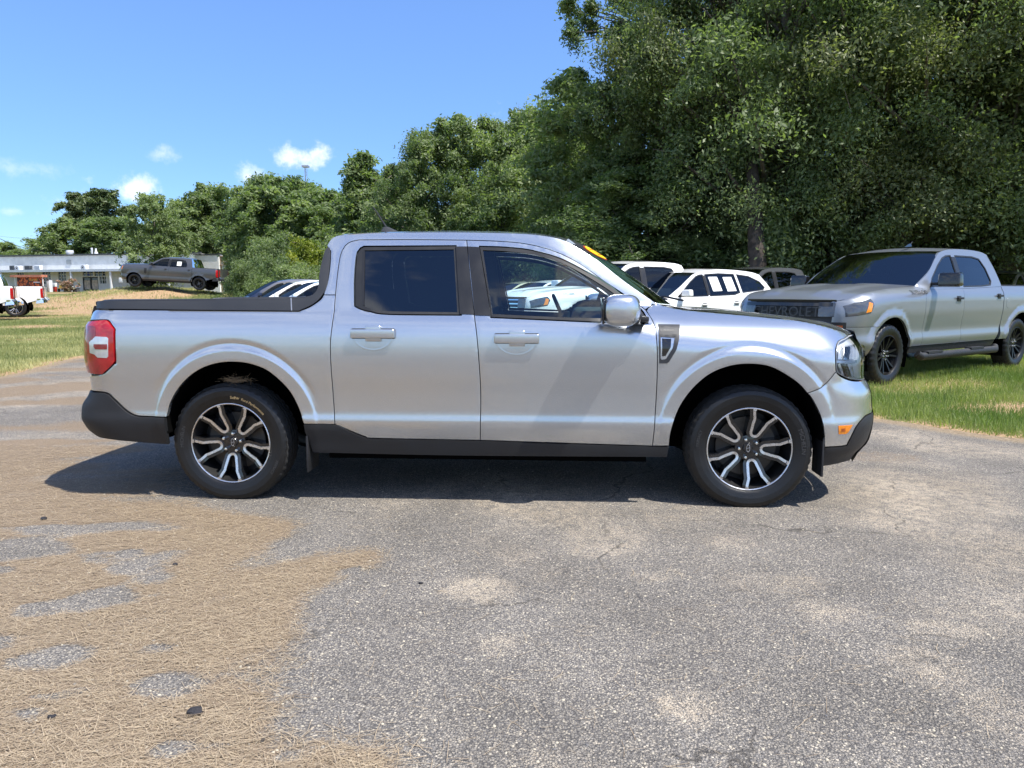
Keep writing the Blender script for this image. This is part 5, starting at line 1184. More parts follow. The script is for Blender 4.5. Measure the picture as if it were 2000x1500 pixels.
bump_f = loop_of(on([(1633, 726), (1610, 752), (1590, 763.5), (1577, 768)]), on([(1577, 768), (1586, 778), (1602.7, 811.5), (1610, 845), (1611, 873)]), on([(1611, 873), (1650, 870), (1656, 864), (1672, 833), (1686, 816), (1694, 810)]) + [front_edge(zb1, 0, 2)[0]], front_edge(zb1, zh0, 16),
                 [front_edge(zh0, 0, 2)[0]] + on([(1664, 744), (1641, 735), (1633, 726)]))
P_('front_bumper', bump_f, M['silver'], res=R_)
zl0 = float(inv(1664, 903, -.62)[1])
lowf = loop_of(front_edge(zl0, zb1 - .004, 18), [front_edge(zb1 - .004, 0, 2)[0]] + on([(1694, 811), (1686, 817), (1672, 834), (1656, 865), (1650, 871), (1611, 874)]), on([(1611, 874), (1604, 911)]), on([(1604, 911), (1659, 904)]) + [front_edge(zl0, 0, 2)[0]])
P_('lower_front_bumper', lowf, M['cladding'], res=.02, off=.004)
rocker = loop_of(on([(593, 828.5), (654, 829.5), (683, 841.5), (714.5, 853.8), (735.5, 856.5), (938, 860.5), (1100, 866), (1274.5, 871.5), (1306.7, 872)]), on([(1306.7, 872), (1303, 893)]), on([(1303, 893), (900, 890), (612, 884)]), on([(612, 884), (598, 850), (593, 828.5)]))
P_('rocker_cladding', rocker, M['cladding'], res=.02, off=.008)
zr0 = float(inv(190, 848, -.75)[1])
bump_r = loop_of(on([(323.5, 815.5), (285, 814), (265, 812), (246.6, 802.3), (222, 779.5), (205, 767.5)]) + [rear_edge(float(inv(184, 762, -.75)[1]), 0, 2)[0]], rear_edge(float(inv(184, 762, -.75)[1]), zr0, 22), [rear_edge(zr0, 0, 2)[0]] + on([(215, 857.5), (252.7, 862), (330, 868)]), on([(330, 868), (323.5, 815.5)]))
P_('rear_bumper', bump_r, M['cladding'], res=.02, off=.012)
# bright line of the bumper edge
sail = loop_of(on([(584, 607.6), (610.5, 595), (627, 581), (637, 564.6), (642, 545), (645, 515), (646, 488), (643, 482.5), (640, 482)]), on([(640, 482), (634, 490), (627, 515), (623, 535), (622, 551), (619, 565), (610, 575), (597, 578.5), (569, 580.5)]), on([(569, 580.5), (400, 583), (206, 586)]), on([(206, 586), (190, 590), (184.5, 602.5)]), on([(184.5, 602.5), (400, 606), (584, 607.6)]))
P_('bed_rail', sail, M['railtrim'], res=.025, off=.004, depth=.05)
rail_seam = P_('rail_joint', loop_of(on([(568, 581.5), (570, 581.5)]), on([(570, 581.5), (571, 606.5)]), on([(571, 606.5), (569, 606.5)]), on([(569, 606.5), (568, 581.5)])), M['steel'], res=.03, off=.0052, depth=.002, gap=0, roll=0)
# tail lamp
zt0, zt1 = float(inv(176, 724, -.75)[1]), float(inv(176, 628, -.75)[1])
tl = loop_of(rear_edge(zt1, zt0, 10), [rear_edge(zt0, 0, 2)[0]] + on([(196, 731), (203.6, 728), (222, 710), (224.5, 704)]), on([(224.5, 704), (223.6, 643)]), on([(223.6, 643), (210, 626), (196, 625.5)]) + [rear_edge(zt1, 0, 2)[0]])
P_('tail_lamp', tl, M['redlens'], res=.02, off=.008, depth=.05, gap=.001)
def patch(name, px, m, off, depth=.004, parent=None):
    o = panel(name, np.array(on(px)), SH.S, m, truck, res=.02, off=off, depth=depth, gap=0); near.append(o); return o
patch('reverse_lamp', [(176, 668), (188, 657), (210, 658), (213, 661), (213, 696), (210, 699), (192, 698), (186, 692), (177, 689)], M['whitelens'], .0105)
patch('lamp_divider', [(185, 672), (211, 672), (211, 682), (188, 682), (185, 677)], M['redlens2'], .0135)
patch('lamp_segment', [(174, 636), (186, 636), (189, 640), (189, 655), (182, 664), (173, 664)], M['redlens2'], .0105)
# headlamp
def head_pts(): return loop_of(head_l, [head_l[-1], front_edge(zh0 + .004, 0, 2)[0]], front_edge(zh0 + .004, float(head_l[0][1]), 12), [front_edge(float(head_l[0][1]), 0, 2)[0], head_l[0]])
hp = head_pts()
P_('headlamp_housing', hp, M['headhouse'], res=.03, off=-.045, depth=0, gap=.004, roll=0)
P_('headlamp_rim', hp, M['headhouse'], holes=[offset(hp, .007)], res=.02, off=-.001, depth=.02, gap=.002, roll=0)
P_('headlamp_lens', hp, M['lens'], res=.03, off=.001, depth=0, gap=.004, roll=0)
patch('headlamp_reflector', [(1651, 675), (1672, 673), (1674, 702), (1650, 703)], M['chrome'], -.020, .02)
patch('headlamp_reflector', [(1640, 684), (1649, 682), (1649, 703), (1640, 703)], M['whitelens'], -.025, .02)
patch('headlamp_fin', [(1640, 712), (1645, 710), (1652, 733), (1648, 734)], M['whitelens'], -.03, .03)
patch('headlamp_fin', [(1649, 712), (1655, 712), (1663, 737), (1657, 737)], M['gloss_black'], -.03, .03)
patch('headlamp_fin', [(1659, 712), (1668, 712), (1674, 738), (1668, 738)], M['whitelens'], -.03, .03)
patch('headlamp_bar', [(1638, 704.5), (1676, 703.5), (1676, 709), (1638, 709.5)], M['whitelens'], -.02, .05)
mk = patch('side_marker', [(1637.5, 831.5), (1665, 829.5), (1663, 834), (1656, 845), (1652, 847.5), (1638, 848)], M['amber'], .004, .02)
patch('marker_bulb', [(1643, 837), (1651, 836.5), (1651, 842.5), (1643, 843)], M['amber_dark'], .0055, .002)
# fender vent with the trim name
P_('fender_vent', np.array(on([(1285.5, 633), (1327, 633.6), (1327.5, 637), (1326, 662), (1321, 683), (1307, 706), (1303, 709.5), (1287.5, 710), (1286.5, 670)])), M['railtrim'], holes=[np.array(on([(1290, 657.5), (1318, 659), (1314, 680), (1301, 701), (1293, 703), (1290, 700)]))], res=.02, off=.006, depth=.02, gap=0)
patch('vent_recess', [(1288, 655), (1320, 657), (1316, 682), (1302, 704), (1290, 705)], M['black'], -.002, 0)
patch('vent_insert', [(1293, 661), (1311, 661.5), (1310, 678), (1300, 695), (1293, 696)], M['gloss_black'], .003, .01)
for k in range(4):
    yy = 652.5 + k * 1.0
patch('vent_sensor', [(1290, 698), (1293, 696.5), (1296, 699), (1294, 702), (1291, 702)], M['steel'], .006, .004)
for yy in (637.5, 651.5, 654.5): patch('vent_rib', [(1287, yy), (1325.5, yy + .6), (1325.5, yy + 1.5), (1287, yy + .9)], M['seal'], .0075, .003)
def on_text(txt, c, w, m, name, off, slant=0.0, parent=None):
    v, f = text_geo(txt, 1.0, 0); s = w / (v[:, 0].max() - v[:, 0].min())
    a = on([c])[0]; b = on([(c[0] + w, c[1] + slant)])[0]; sc = np.linalg.norm(b - a) / w; dv = (b - a) / np.linalg.norm(b - a); nv = np.array([-dv[1], dv[0]])
    q = a[None] + (v[:, :1] * s * sc) * dv[None] + (v[:, 1:2] * s * sc * .62) * nv[None]
    o = mesh(name, np.c_[q[:, 0], -(SH.S(q[:, 0], q[:, 1]) + off), q[:, 1]], f, m, truck, smooth=False); return o
on_text('LARIAT', (1306, 645), 32, M['grilletext'], 'trim_badge', .0075, slant=.3)
# door handles: bar, cup and lock cover
def handle(x0, x1, y0, y1):
    a, b = on([(x0, (y0 + y1) / 2)])[0], on([(x1, (y0 + y1) / 2 + .8)])[0]; c = (a + b) / 2; L = b[0] - a[0]; hgt = (y1 - y0) / 326.0
    s = -float(SH.S(c[0], c[1]))
    mb = MB(); mb.box((c[0], s - .022, c[1]), (L, .026, hgt)); o = mb.build('door_handle', M['silver'], truck, bevel=.009, seg=3); near.append(o)
    mb = MB(); mb.box((c[0], s - .008, c[1]), (L * .985, .020, hgt * 1.14)); near.append(mb.build('handle_gap', M['seal'], truck, bevel=.006))
    mb = MB(); mb.box((c[0] + .002, s - .010, c[1]), (L * .36, .026, hgt * 1.75)); g = mb.build('handle_cover', M['silver'], truck, bevel=.010, seg=3); near.append(g)
    # recessed cup behind the bar, as a shallow bowl outlined by a ridge
    n = 28; R1 = L * .47; cz = c[1] - .016
    P = []
    for rr, dy in ((1.0, .0003), (.93, .0007), (.85, .0002)):
        P.append([(c[0] - .002 + R1 * rr * math.cos(t), -float(SH.S(c[0] + R1 * rr * math.cos(t), cz + .085 * rr * min(math.sin(t), .35))) - dy, cz + .085 * rr * min(math.sin(t), .35)) for t in np.linspace(0, 2 * math.pi, n)])
    o = grid('handle_cup', P, M['silver'], truck); near.append(o)
handle(686.5, 772, 642.5, 659.5); handle(965.5, 1053, 652, 669)
# mirror
def mirror_main():
    mb = MB()
    def ring(y, x0, x1, z0, z1, e=3.2, n=28):
        r = []
        for k in range(n):
            a = 2 * math.pi * k / n; ca, sa = math.cos(a), math.sin(a)
            r.append(((x0 + x1) / 2 + (x1 - x0) / 2 * math.copysign(abs(ca)**(2 / e), ca), y, (z0 + z1) / 2 + (z1 - z0) / 2 * math.copysign(abs(sa)**(2 / e), sa)))
        return r
    zc = 1.155
    rings = [ring(-.925, .700, .850, 1.085, 1.205), ring(-.945, .675, .872, 1.072, 1.228), ring(-1.0, .668, .875, 1.068, 1.240), ring(-1.07, .666, .868, 1.070, 1.243), ring(-1.115, .668, .850, 1.078, 1.238), ring(-1.145, .680, .822, 1.098, 1.220), ring(-1.155, .705, .790, 1.125, 1.195)]
    v = [p for r in rings for p in r]; n = 28
    f = [(i * n + k, (i + 1) * n + k, (i + 1) * n + (k + 1) % n, i * n + (k + 1) % n) for i in range(len(rings) - 1) for k in range(n)]
    f += [tuple(range(n)), tuple(range((len(rings) - 1) * n + n - 1, (len(rings) - 1) * n - 1, -1))]
    mb.add(v, f); o = mb.build('door_mirror', M['silver'], truck, sharp=60); near.append(o)
    mb = MB(); mb.box((.664, -1.045, zc), (.012, .18, .140)); g = mb.build('mirror_glass', M['gloss_black'], truck, bevel=.004); near.append(g)
    mb = MB(); mb.add([(.815, -.96, 1.075), (.880, -.955, 1.075), (.893, -.955, 1.12), (.880, -.96, 1.155), (.845, -.96, 1.165), (.82, -.965, 1.12)] + [(.815, -1.09, 1.078), (.858, -1.07, 1.08), (.872, -1.07, 1.12), (.866, -1.07, 1.150), (.835, -1.09, 1.155), (.82, -1.1, 1.12)],
                      [(5, 4, 3, 2, 1, 0), (6, 7, 8, 9, 10, 11)] + [(k, (k + 1) % 6, 6 + (k + 1) % 6, 6 + k) for k in range(6)]); g = mb.build('mirror_shroud', M['cladding'], truck, bevel=.006); near.append(g)
    mb = MB(); mb.box((.885, -.90, 1.105), (.085, .16, .030)); g = mb.build('mirror_arm', M['cladding'], truck, bevel=.008); near.append(g)
mirror_main()
P_('mirror_sail', np.array(on([(1199, 573), (1243, 599), (1258, 617), (1262, 629), (1187, 623)])), M['cladding'], res=.03, off=.002, depth=.01, gap=0)
# wheel arch liners
for cx, cz, r in ARC:
    P = []
    for a in np.linspace(-.05, math.pi + .05, 26):
        P.append([(cx + (r + .012) * math.cos(a), y, max(.2, cz + (r + .012) * math.sin(a))) for y in (-.885, -.86, -.5)] + [(cx + .1 * math.cos(a), -.5, max(.2, cz + .1 * math.sin(a)))])
    near.append(grid('wheel_arch_liner', P, M['under'], truck))
# inner door skins (dark) behind the panel gaps
inner = loop_of([q + np.array([0, -.0]) for q in on([(600, 860), (600, 640), (660, 612)])], on([(660, 612), (1264, 632), (1300, 640), (1300, 880)]), on([(1300, 880), (600, 860)]))
near.append(panel('door_lining', inner, SH.S, M['interior'], truck, res=.06, off=-.06, depth=0, gap=0, roll=0))
far_side = [both(o) for o in near]
# --- surfaces across the truck
def E_of(px, dy=0.0):
    q = on(px); return [(a[0], float(SH.S(a[0], a[1])) - dy, a[1]) for a in q]
hoodE = E_of([(1290, 594.5), (1322, 602), (1383, 608.5), (1460, 615.5), (1521, 621.5), (1567, 626.5), (1613, 636.5), (1650, 648.5), (1668, 656.5)], .002)
hx0, hx1 = hoodE[0], hoodE[-1]
hoodC = [(1.21, 1.158), (1.36, 1.147), (1.55, 1.131), (1.72, 1.115), (1.87, 1.098), (2.0, 1.081), (2.12, 1.062), (2.22, 1.040), (float(xf(1.02)) + .005, 1.010)]
def hood_bump(x, t): return .010 * (sstep(.50, .56, abs(t)) - sstep(.80, .9, abs(t))) * sstep(1.25, 1.5, x) * (1 - sstep(2.05, 2.2, x))
across('hood', hoodE, hoodC, M['silver'], truck, n=60, rows=40, pz=2.6, px=2.4, bump=hood_bump, flip=True)
wsE = E_of([(1117, 477.5), (1166, 507), (1215, 545.5), (1250, 571), (1285, 593)], .004)
wsC = [(wsE[0][0] + .125, wsE[0][2] + .012), (wsE[2][0] + .155, wsE[2][2] + .002), (wsE[-1][0] + .165, wsE[-1][2] - .015)]
windscreen = across('windscreen', wsE, wsC, M['glass_wind'], truck, n=28, rows=14, pz=2.2, px=2.3, flip=True)
band = across('windscreen_shade_band', respoly(wsE, 20)[:4], respoly(wsC, 20)[:4], M['seal'], truck, n=28, rows=4, pz=2.2, px=2.3, flip=True, off=.003)
cowlE = [wsE[-1], (wsE[-1][0] + .07, wsE[-1][1] - .01, wsE[-1][2] - .012)]; cowlC = [wsC[-1], (wsC[-1][0] + .04, wsC[-1][1] - .012)]
across('wiper_cowl', cowlE, cowlC, M['cladding'], truck, n=20, rows=3, flip=True, off=-.006)
for s in (-.45, .2):
    mb = MB(); mb.tube([(1.2, s, 1.203), (1.13, s + .25, 1.225), (1.09, s + .5, 1.222)], .007, 6); mb.build('wiper_arm', M['cladding'], truck)
rfE = E_of([(646, 468), (651.5, 463), (662, 459.5), (676, 458), (742.5, 454.5), (865, 453), (970, 454.5), (1040, 457.5), (1092.5, 466), (1117, 477.5)], .002)
rfC = [(rfE[0][0] - .06, rfE[0][2] + .03), (rfE[2][0] - .05, rfE[2][2] + .04), (rfE[4][0], rfE[4][2] + .04), (rfE[5][0], rfE[5][2] + .042), (rfE[6][0] + .02, rfE[6][2] + .042), (rfE[7][0] + .06, rfE[7][2] + .036), (rfE[8][0] + .10, rfE[8][2] + .026), (rfE[9][0] + .125, rfE[9][2] + .012)]
across('roof', rfE, rfC, M['silver'], truck, n=30, rows=40, pz=2.4, px=2.2, flip=True)
across('headliner', [(a, b - .05, c - .05) for a, b, c in rfE], [(a, c - .05) for a, c in rfC], M['interior2'], truck, n=12, rows=16, flip=True)
bkE = E_of([(633, 575), (640, 545), (644, 515), (645, 488), (641, 480), (646, 468)], .006)
across('cab_back_panel', bkE, [(a - .03 * k / 5, c + (.03 if k == 5 else 0)) for k, (a, b, c) in enumerate(bkE)], M['silver'], truck, n=16, rows=12, flip=True)
mb = MB(); mb.add([(bkE[1][0] - .035, -.55, 1.26), (bkE[1][0] - .035, .55, 1.26), (bkE[3][0] - .035, .50, 1.50), (bkE[3][0] - .035, -.50, 1.50)], [(0, 1, 2, 3)]); mb.build('back_window', M['glass_rear'], truck, smooth=False)
# antenna
aa = inv(760, 450, -.0); mb = MB()
fx, fz = inv(758, 452, -.25)
mb.add([(fx - .045, -.268, fz), (fx + .075, -.268, fz - .004), (fx + .075, -.232, fz - .004), (fx - .045, -.232, fz), (fx - .03, -.256, fz + .028), (fx + .0, -.256, fz + .03), (fx + .0, -.244, fz + .03), (fx - .03, -.244, fz + .028)], [(0, 1, 5, 4), (1, 2, 6, 5), (2, 3, 7, 6), (3, 0, 4, 7), (4, 5, 6, 7)])
ant = mb.build('antenna_base', M['railtrim'], truck, bevel=.005)
tx, tz = inv(729, 404, -.25); mb = MB(); mb.tube([(fx - .01, -.25, fz + .025), (tx, -.25, tz)], [.006, .004], 8); mb.build('antenna_whip', M['seal'], truck)
# front face between the corners
def face_strip(name, z0, z1, m, fn, hw=.62, rows=8, off=0.0, y0=None, y1=None, n=26, b=.9):
    zs = np.linspace(z0, z1, rows); ys = np.linspace(-hw if y0 is None else y0, hw if y1 is None else y1, n)
    P = [[(float(fn(y, z, b)) + off, y, z) for y in ys] for z in zs]
    return grid(name, P, m, truck, flip=fn == SH.XR)
zc_top = float(head_l[0][1])
face_strip('grille', zh0, zc_top + .02, M['grille'], SH.XF, off=-.03)
for k in range(4): face_strip('grille_slat', zh0 + .02 + k * .055, zh0 + .035 + k * .055, M['gloss_black'], SH.XF, rows=3, off=.0, hw=.6)
gb = face_strip('grille_bar', (zh0 + zc_top) / 2 - .03, (zh0 + zc_top) / 2 + .03, M['silver'], SH.XF, rows=4, off=.008, hw=.52)
face_strip('front_bumper_centre', zb1, zh0, M['silver'], SH.XF, rows=10)
face_strip('lower_front_bumper_centre', zl0, zb1, M['cladding'], SH.XF, rows=12, off=.004)
mb = MB(); mb.box((2.33, 0, .50), (.012, .30, .15)); mb.build('front_plate_bracket', M['cladding'], truck, bevel=.003)
ztt = zt_r + .02
face_strip('tailgate', float(inv(184, 762, -.75)[1]), ztt, M['silver'], SH.XR, hw=.75, rows=14, b=.88)
face_strip('rear_bumper_centre', zr0, float(inv(184, 762, -.75)[1]), M['cladding'], SH.XR, hw=.75, rows=14, off=-.012, b=.88)
for s in (-1, 1): face_strip('tail_lamp_rear', zt0, zt1, M['redlens'], SH.XR, off=-.006, rows=8, y0=min(s * .75, s * .60), y1=max(s * .75, s * .60), n=6, b=.88)
# bed: rail caps, inner walls, floor, bulkhead
for s in (-1, 1):
    xs = np.linspace(-2.36, -1.06, 24)
    zc = np.interp(xs, [-2.36, -2.29, -1.2, -1.06], [1.192, 1.206, 1.212, 1.226])
    P = [[(x, s * (float(SH.S(x, z)) + .004), z), (x, s * (float(SH.S(x, z)) - .02), z + .006), (x, s * (float(SH.S(x, z)) - .085), z + .006), (x, s * (float(SH.S(x, z)) - .10), z - .02), (x, s * (float(SH.S(x, z)) - .12), .90), (x, s * .48, .90), (x, s * .48, .60)] for x, z in zip(xs, zc)]
    grid('bed_inner_wall', P, M['railtrim'], truck, flip=s > 0)
mb = MB(); mb.box((-1.72, 0, .60), (1.42, .94, .03)); mb.build('bed_floor', M['railtrim'], truck)
mb = MB(); mb.box((-2.385, 0, 1.185), (.07, 1.40, .03)); mb.build('tailgate_cap', M['railtrim'], truck, bevel=.012)
# chassis and floor, kept clear of the wheels
mb = MB(); mb.box((0, 0, .34), (1.9, 1.62, .16)); mb.box((-1.55, 0, .42), (1.5, .9, .16)); mb.box((1.55, 0, .40), (1.35, .9, .24)); mb.box((-2.2, 0, .46), (.45, 1.5, .2)); mb.build('underbody', M['under'], truck)
for x_ in (-1.5, 1.5): mb = MB(); mb.tube([(x_, -.70, .33), (x_, .70, .33)], .05, 10); mb.build('axle', M['under'], truck)
for s in (-1, 1):
    mb = MB(); mb.box((-1.055, s * .80, .30), (.012, .20, .22)); mb.build('mud_flap', M['cladding'], truck, bevel=.003)
    mb = MB(); mb.box((1.945, s * .80, .315), (.012, .16, .23)); mb.build('air_deflector', M['cladding'], truck, bevel=.003)
# interior
mb = MB(); mb.box((.74, 0, 1.0), (.52, 1.5, .28), taper=(.72, .96)); mb.build('dashboard', M['interior'], truck, bevel=.04, seg=3)
for s in (-1, 1):
    def seat(x, nm):
        m = MB(); y = s * .37
        m.box((x + .02, y, .74), (.50, .50, .16)); c = m.build(nm, M['interior'], truck, bevel=.05, seg=3)
        P = [(x - .20, .76, .24, .11), (x - .26, .95, .25, .10), (x - .33, 1.18, .23, .09), (x - .37, 1.30, .17, .06)]
        b_ = MB(); v = []
        for (xx, z, hw, dp) in P: v += [(xx + dp * .6, y - hw, z), (xx + dp * .8, y, z), (xx + dp * .6, y + hw, z), (xx - dp, y + hw, z), (xx - dp, y - hw, z)]
        f = [(i * 5 + k, i * 5 + (k + 1) % 5, (i + 1) * 5 + (k + 1) % 5, (i + 1) * 5 + k) for i in range(3) for k in range(5)] + [(4, 3, 2, 1, 0), (15, 16, 17, 18, 19)]
        b_.add(v, f); b_.build('seat_back', M['interior'], truck, bevel=.03, seg=2)
        h_ = MB(); h_.box((x - .39, y, 1.385), (.10, .26, .15)); h_.build('headrest', M['interior'], truck, bevel=.04, seg=3)
    seat(.12, 'seat_cushion'); seat(-.50, 'rear_seat_cushion')
mb = MB(); n = 36; v = []; f = []
th = math.radians(24)
for i in range(n):
    a = 2 * math.pi * i / n
    for k in range(8):
        b = 2 * math.pi * k / 8; rr = .185 + .014 * math.cos(b); lx = .014 * math.sin(b)
        py_, pz_ = rr * math.cos(a), rr * math.sin(a)
        v.append((.47 + lx * math.cos(th) - pz_ * math.sin(th) * -1 * -1, .37 + py_, 1.06 + pz_ * math.cos(th) + lx * math.sin(th)))
f = [(i * 8 + k, i * 8 + (k + 1) % 8, ((i + 1) % n) * 8 + (k + 1) % 8, ((i + 1) % n) * 8 + k) for i in range(n) for k in range(8)]
mb.add(v, f); mb.box((.49, .37, 1.06), (.05, .13, .10)); mb.box((.48, .37, 1.055), (.02, .36, .03)); mb.build('steering_wheel', M['interior'], truck)
for s in (-1, 1):
    mb = MB(); mb.tube([(-.07, s * .75, 1.08), (-.10, s * .63, 1.40), (-.11, s * .56, 1.54)], [.07, .065, .06], 8); mb.build('inner_pillar', M['interior2'], truck)
    mb = MB(); mb.tube([(1.0, s * .66, 1.13), (.75, s * .64, 1.33), (.46, s * .60, 1.54)], [.035, .035, .04], 8); mb.build('inner_front_pillar', M['interior2'], truck)
mb = MB(); mb.box((.62, 0, 1.49), (.03, .22, .06)); mb.build('rear_view_mirror', M['interior'], truck, bevel=.012)
mb = MB(); mb.box((-1.02, 0, .95), (.05, 1.45, .65)); mb.build('cab_back_lining', M['interior'], truck)
# year sticker on the windscreen
def ws_point(u, t):
    E = respoly(wsE, 60); C = respoly(wsC, 60); i = u * 59; k = int(min(58, max(0, math.floor(i)))); w = i - k
    e = E[k] * (1 - w) + E[k + 1] * w; c = C[k] * (1 - w) + C[k + 1] * w; a = abs(t)
    return np.array([c[0] + (e[0] - c[0]) * a**2.3, e[1] * t, c[1] + (e[2] - c[1]) * a**2.2])
def ws_oval(name, m, su, st, off):
    v = [ws_point(.145, -.72)]; n = 40
    for k in range(n):
        a = 2 * math.pi * k / n; v.append(ws_point(.145 + su * math.cos(a), -.72 + st * math.sin(a)))
    v = [q + np.array([.55, -.1, .8]) * off for q in v]
    return mesh(name, v, [(0, 1 + k, 1 + (k + 1) % n) for k in range(n)], m, truck)
ws_oval('year_sticker_border', M['sticker_r'], .128, .165, .005); ws_oval('year_sticker', M['sticker_y'], .112, .14, .008)
tv, tf = text_geo("'22", 1.0, 0); s = .15 / (tv[:, 1].max() - tv[:, 1].min())
mesh('year_sticker_digits', [ws_point(.145 - b * s * .8, -.72 + a * s * .62) + np.array([.55, -.1, .8]) * .0105 for a, b in tv[:, :2]], tf, M['sticker_r'], truck, smooth=False)
# wheels
WB = 3.076
RRIM = .243
def truck_wheels():
    for x, ph, lg, st in ((-WB / 2, math.radians(265.4), math.radians(82), 0.0), (WB / 2, math.radians(284.6), math.radians(37), math.radians(-1.5))):
        for flip in (False, True):
            w = wheel(truck, (x, .757 if flip else -.757, .352), .361, RRIM, .222, 'lariat', flip, ph, lg, st)
            if not flip:
                if x < 0:
                    arc_text("So8W  Ford Performance", .022, .281, math.radians(63), -.1135, M['chalk'], w, 'tyre_marking')
                    arc_text('PRIMACY', .022, .305, math.radians(-28), -.1128, M['tyre_text'], w)
                    arc_text('MICHELIN', .03, .292, math.radians(172), -.1135, M['tyre_text'], w)
                else:
                    arc_text('MICHELIN', .034, .300, math.radians(10), -.1130, M['tyre_text'], w)
                    arc_text('PRIMACY', .024, .300, math.radians(168), -.1130, M['tyre_text'], w)
truck_wheels()
# dry grass caught above the rear tyre
q = []
for k in range(260):
    a = rng.uniform(-math.pi, math.pi); L = rng.uniform(.012, .05); c = np.array([-1.505 + rng.normal(0, .038), -.80 + rng.normal(0, .03), .722 + abs(rng.normal(0, .012))])
    d = np.array([math.cos(a) * 1.3, rng.uniform(-.9, .3), .35 * math.sin(a) * abs(math.sin(a)) - .05]); d /= np.linalg.norm(d); n_ = np.array([-d[2], .1, d[0]]) * .0012
    q += [c - n_, c + n_, c + d * L + n_ * .3, c + d * L - n_ * .3]
M['straw'] = mat('dry_straw', (.16, .11, .06), .8, var=.4, vscale=20)
o = quadmesh('grass_tuft', np.array(q), 260, M['straw'], None); tag(o, 'tuft of dry grass caught on top of the rear tyre of the front pickup', 'dry grass')
# ------------------------------------------------------------------ other vehicles
TRUCK = dict(kind='pickup', wb=3.74, r=.415, rr=.265, tw=.265, arch=.50, zb=1.30, tumble=.34,
    prof=([.3, .45, .60, .70, .85, 1.0, 1.15, 1.24, 1.30, 1.4], [.91, .945, .985, .97, .985, 1.0, 1.0, .985, .955, .93]),
    xf=([.3, .42, .55, .80, 1.0, 1.12, 1.22, 1.3], [2.66, 2.74, 2.82, 2.84, 2.83, 2.81, 2.76, 2.6]), xr=([.3, .5, .6, .78, .80, 1.36], [-2.95, -3.08, -3.12, -3.10, -3.02, -3.02]), af=.60, ar=.22,
    z0=.50, ftop=[(2.68, 1.14), (2.45, 1.23), (2.0, 1.285), (1.55, 1.315), (1.10, 1.335)], cut=(1.02, -.13, -1.02, -1.47), belt=[(1.10, 1.33), (.9, 1.29), (-.1, 1.30), (-1.50, 1.335)],
    ws=[(1.10, 1.335), (.72, 1.55), (.30, 1.79), (.14, 1.845)], roof=[(.14, 1.845), (-.15, 1.885), (-.7, 1.90), (-1.15, 1.88), (-1.35, 1.84)], back=[(-1.35, 1.84), (-1.44, 1.60), (-1.50, 1.335)],
    win_f=[(.80, 1.335), (.70, 1.44), (.42, 1.62), (.20, 1.735), (.05, 1.775), (-.10, 1.785), (-.06, 1.335)], win_r=[(-.24, 1.785), (-.80, 1.785), (-1.02, 1.755), (-1.12, 1.62), (-1.17, 1.42), (-1.12, 1.365), (-.80, 1.345), (-.20, 1.335)],
    head=[(2.40, 1.165), (2.60, 1.115), (2.70, 1.07), (2.70, .93), (2.42, .98), (2.36, 1.08)], tail=[(-3.0, 1.27), (-2.86, 1.27), (-2.86, .84), (-3.0, .84)], crown=.045)
HEAVY = dict(TRUCK, ftop=[(2.72, 1.27), (2.55, 1.335), (2.0, 1.375), (1.55, 1.39), (1.10, 1.40)], xf=([.3, .42, .55, .80, 1.0, 1.2, 1.32, 1.4], [2.70, 2.76, 2.84, 2.86, 2.86, 2.85, 2.80, 2.7]), belt=[(1.10, 1.39), (.9, 1.33), (-.1, 1.32), (-1.50, 1.345)], ws=[(1.10, 1.40), (.76, 1.58), (.40, 1.80), (.26, 1.855)], roof=[(.26, 1.855), (0, 1.89), (-.7, 1.905), (-1.2, 1.89), (-1.38, 1.85)], back=[(-1.38, 1.85), (-1.45, 1.60), (-1.50, 1.345)],
    win_f=[(.86, 1.36), (.74, 1.47), (.50, 1.64), (.32, 1.745), (.15, 1.785), (-.10, 1.79), (-.06, 1.35)], head=[(2.50, 1.30), (2.66, 1.27), (2.74, 1.23), (2.74, 1.0), (2.56, 1.0), (2.46, 1.2)])
LONG = dict(TRUCK, rd=.32)
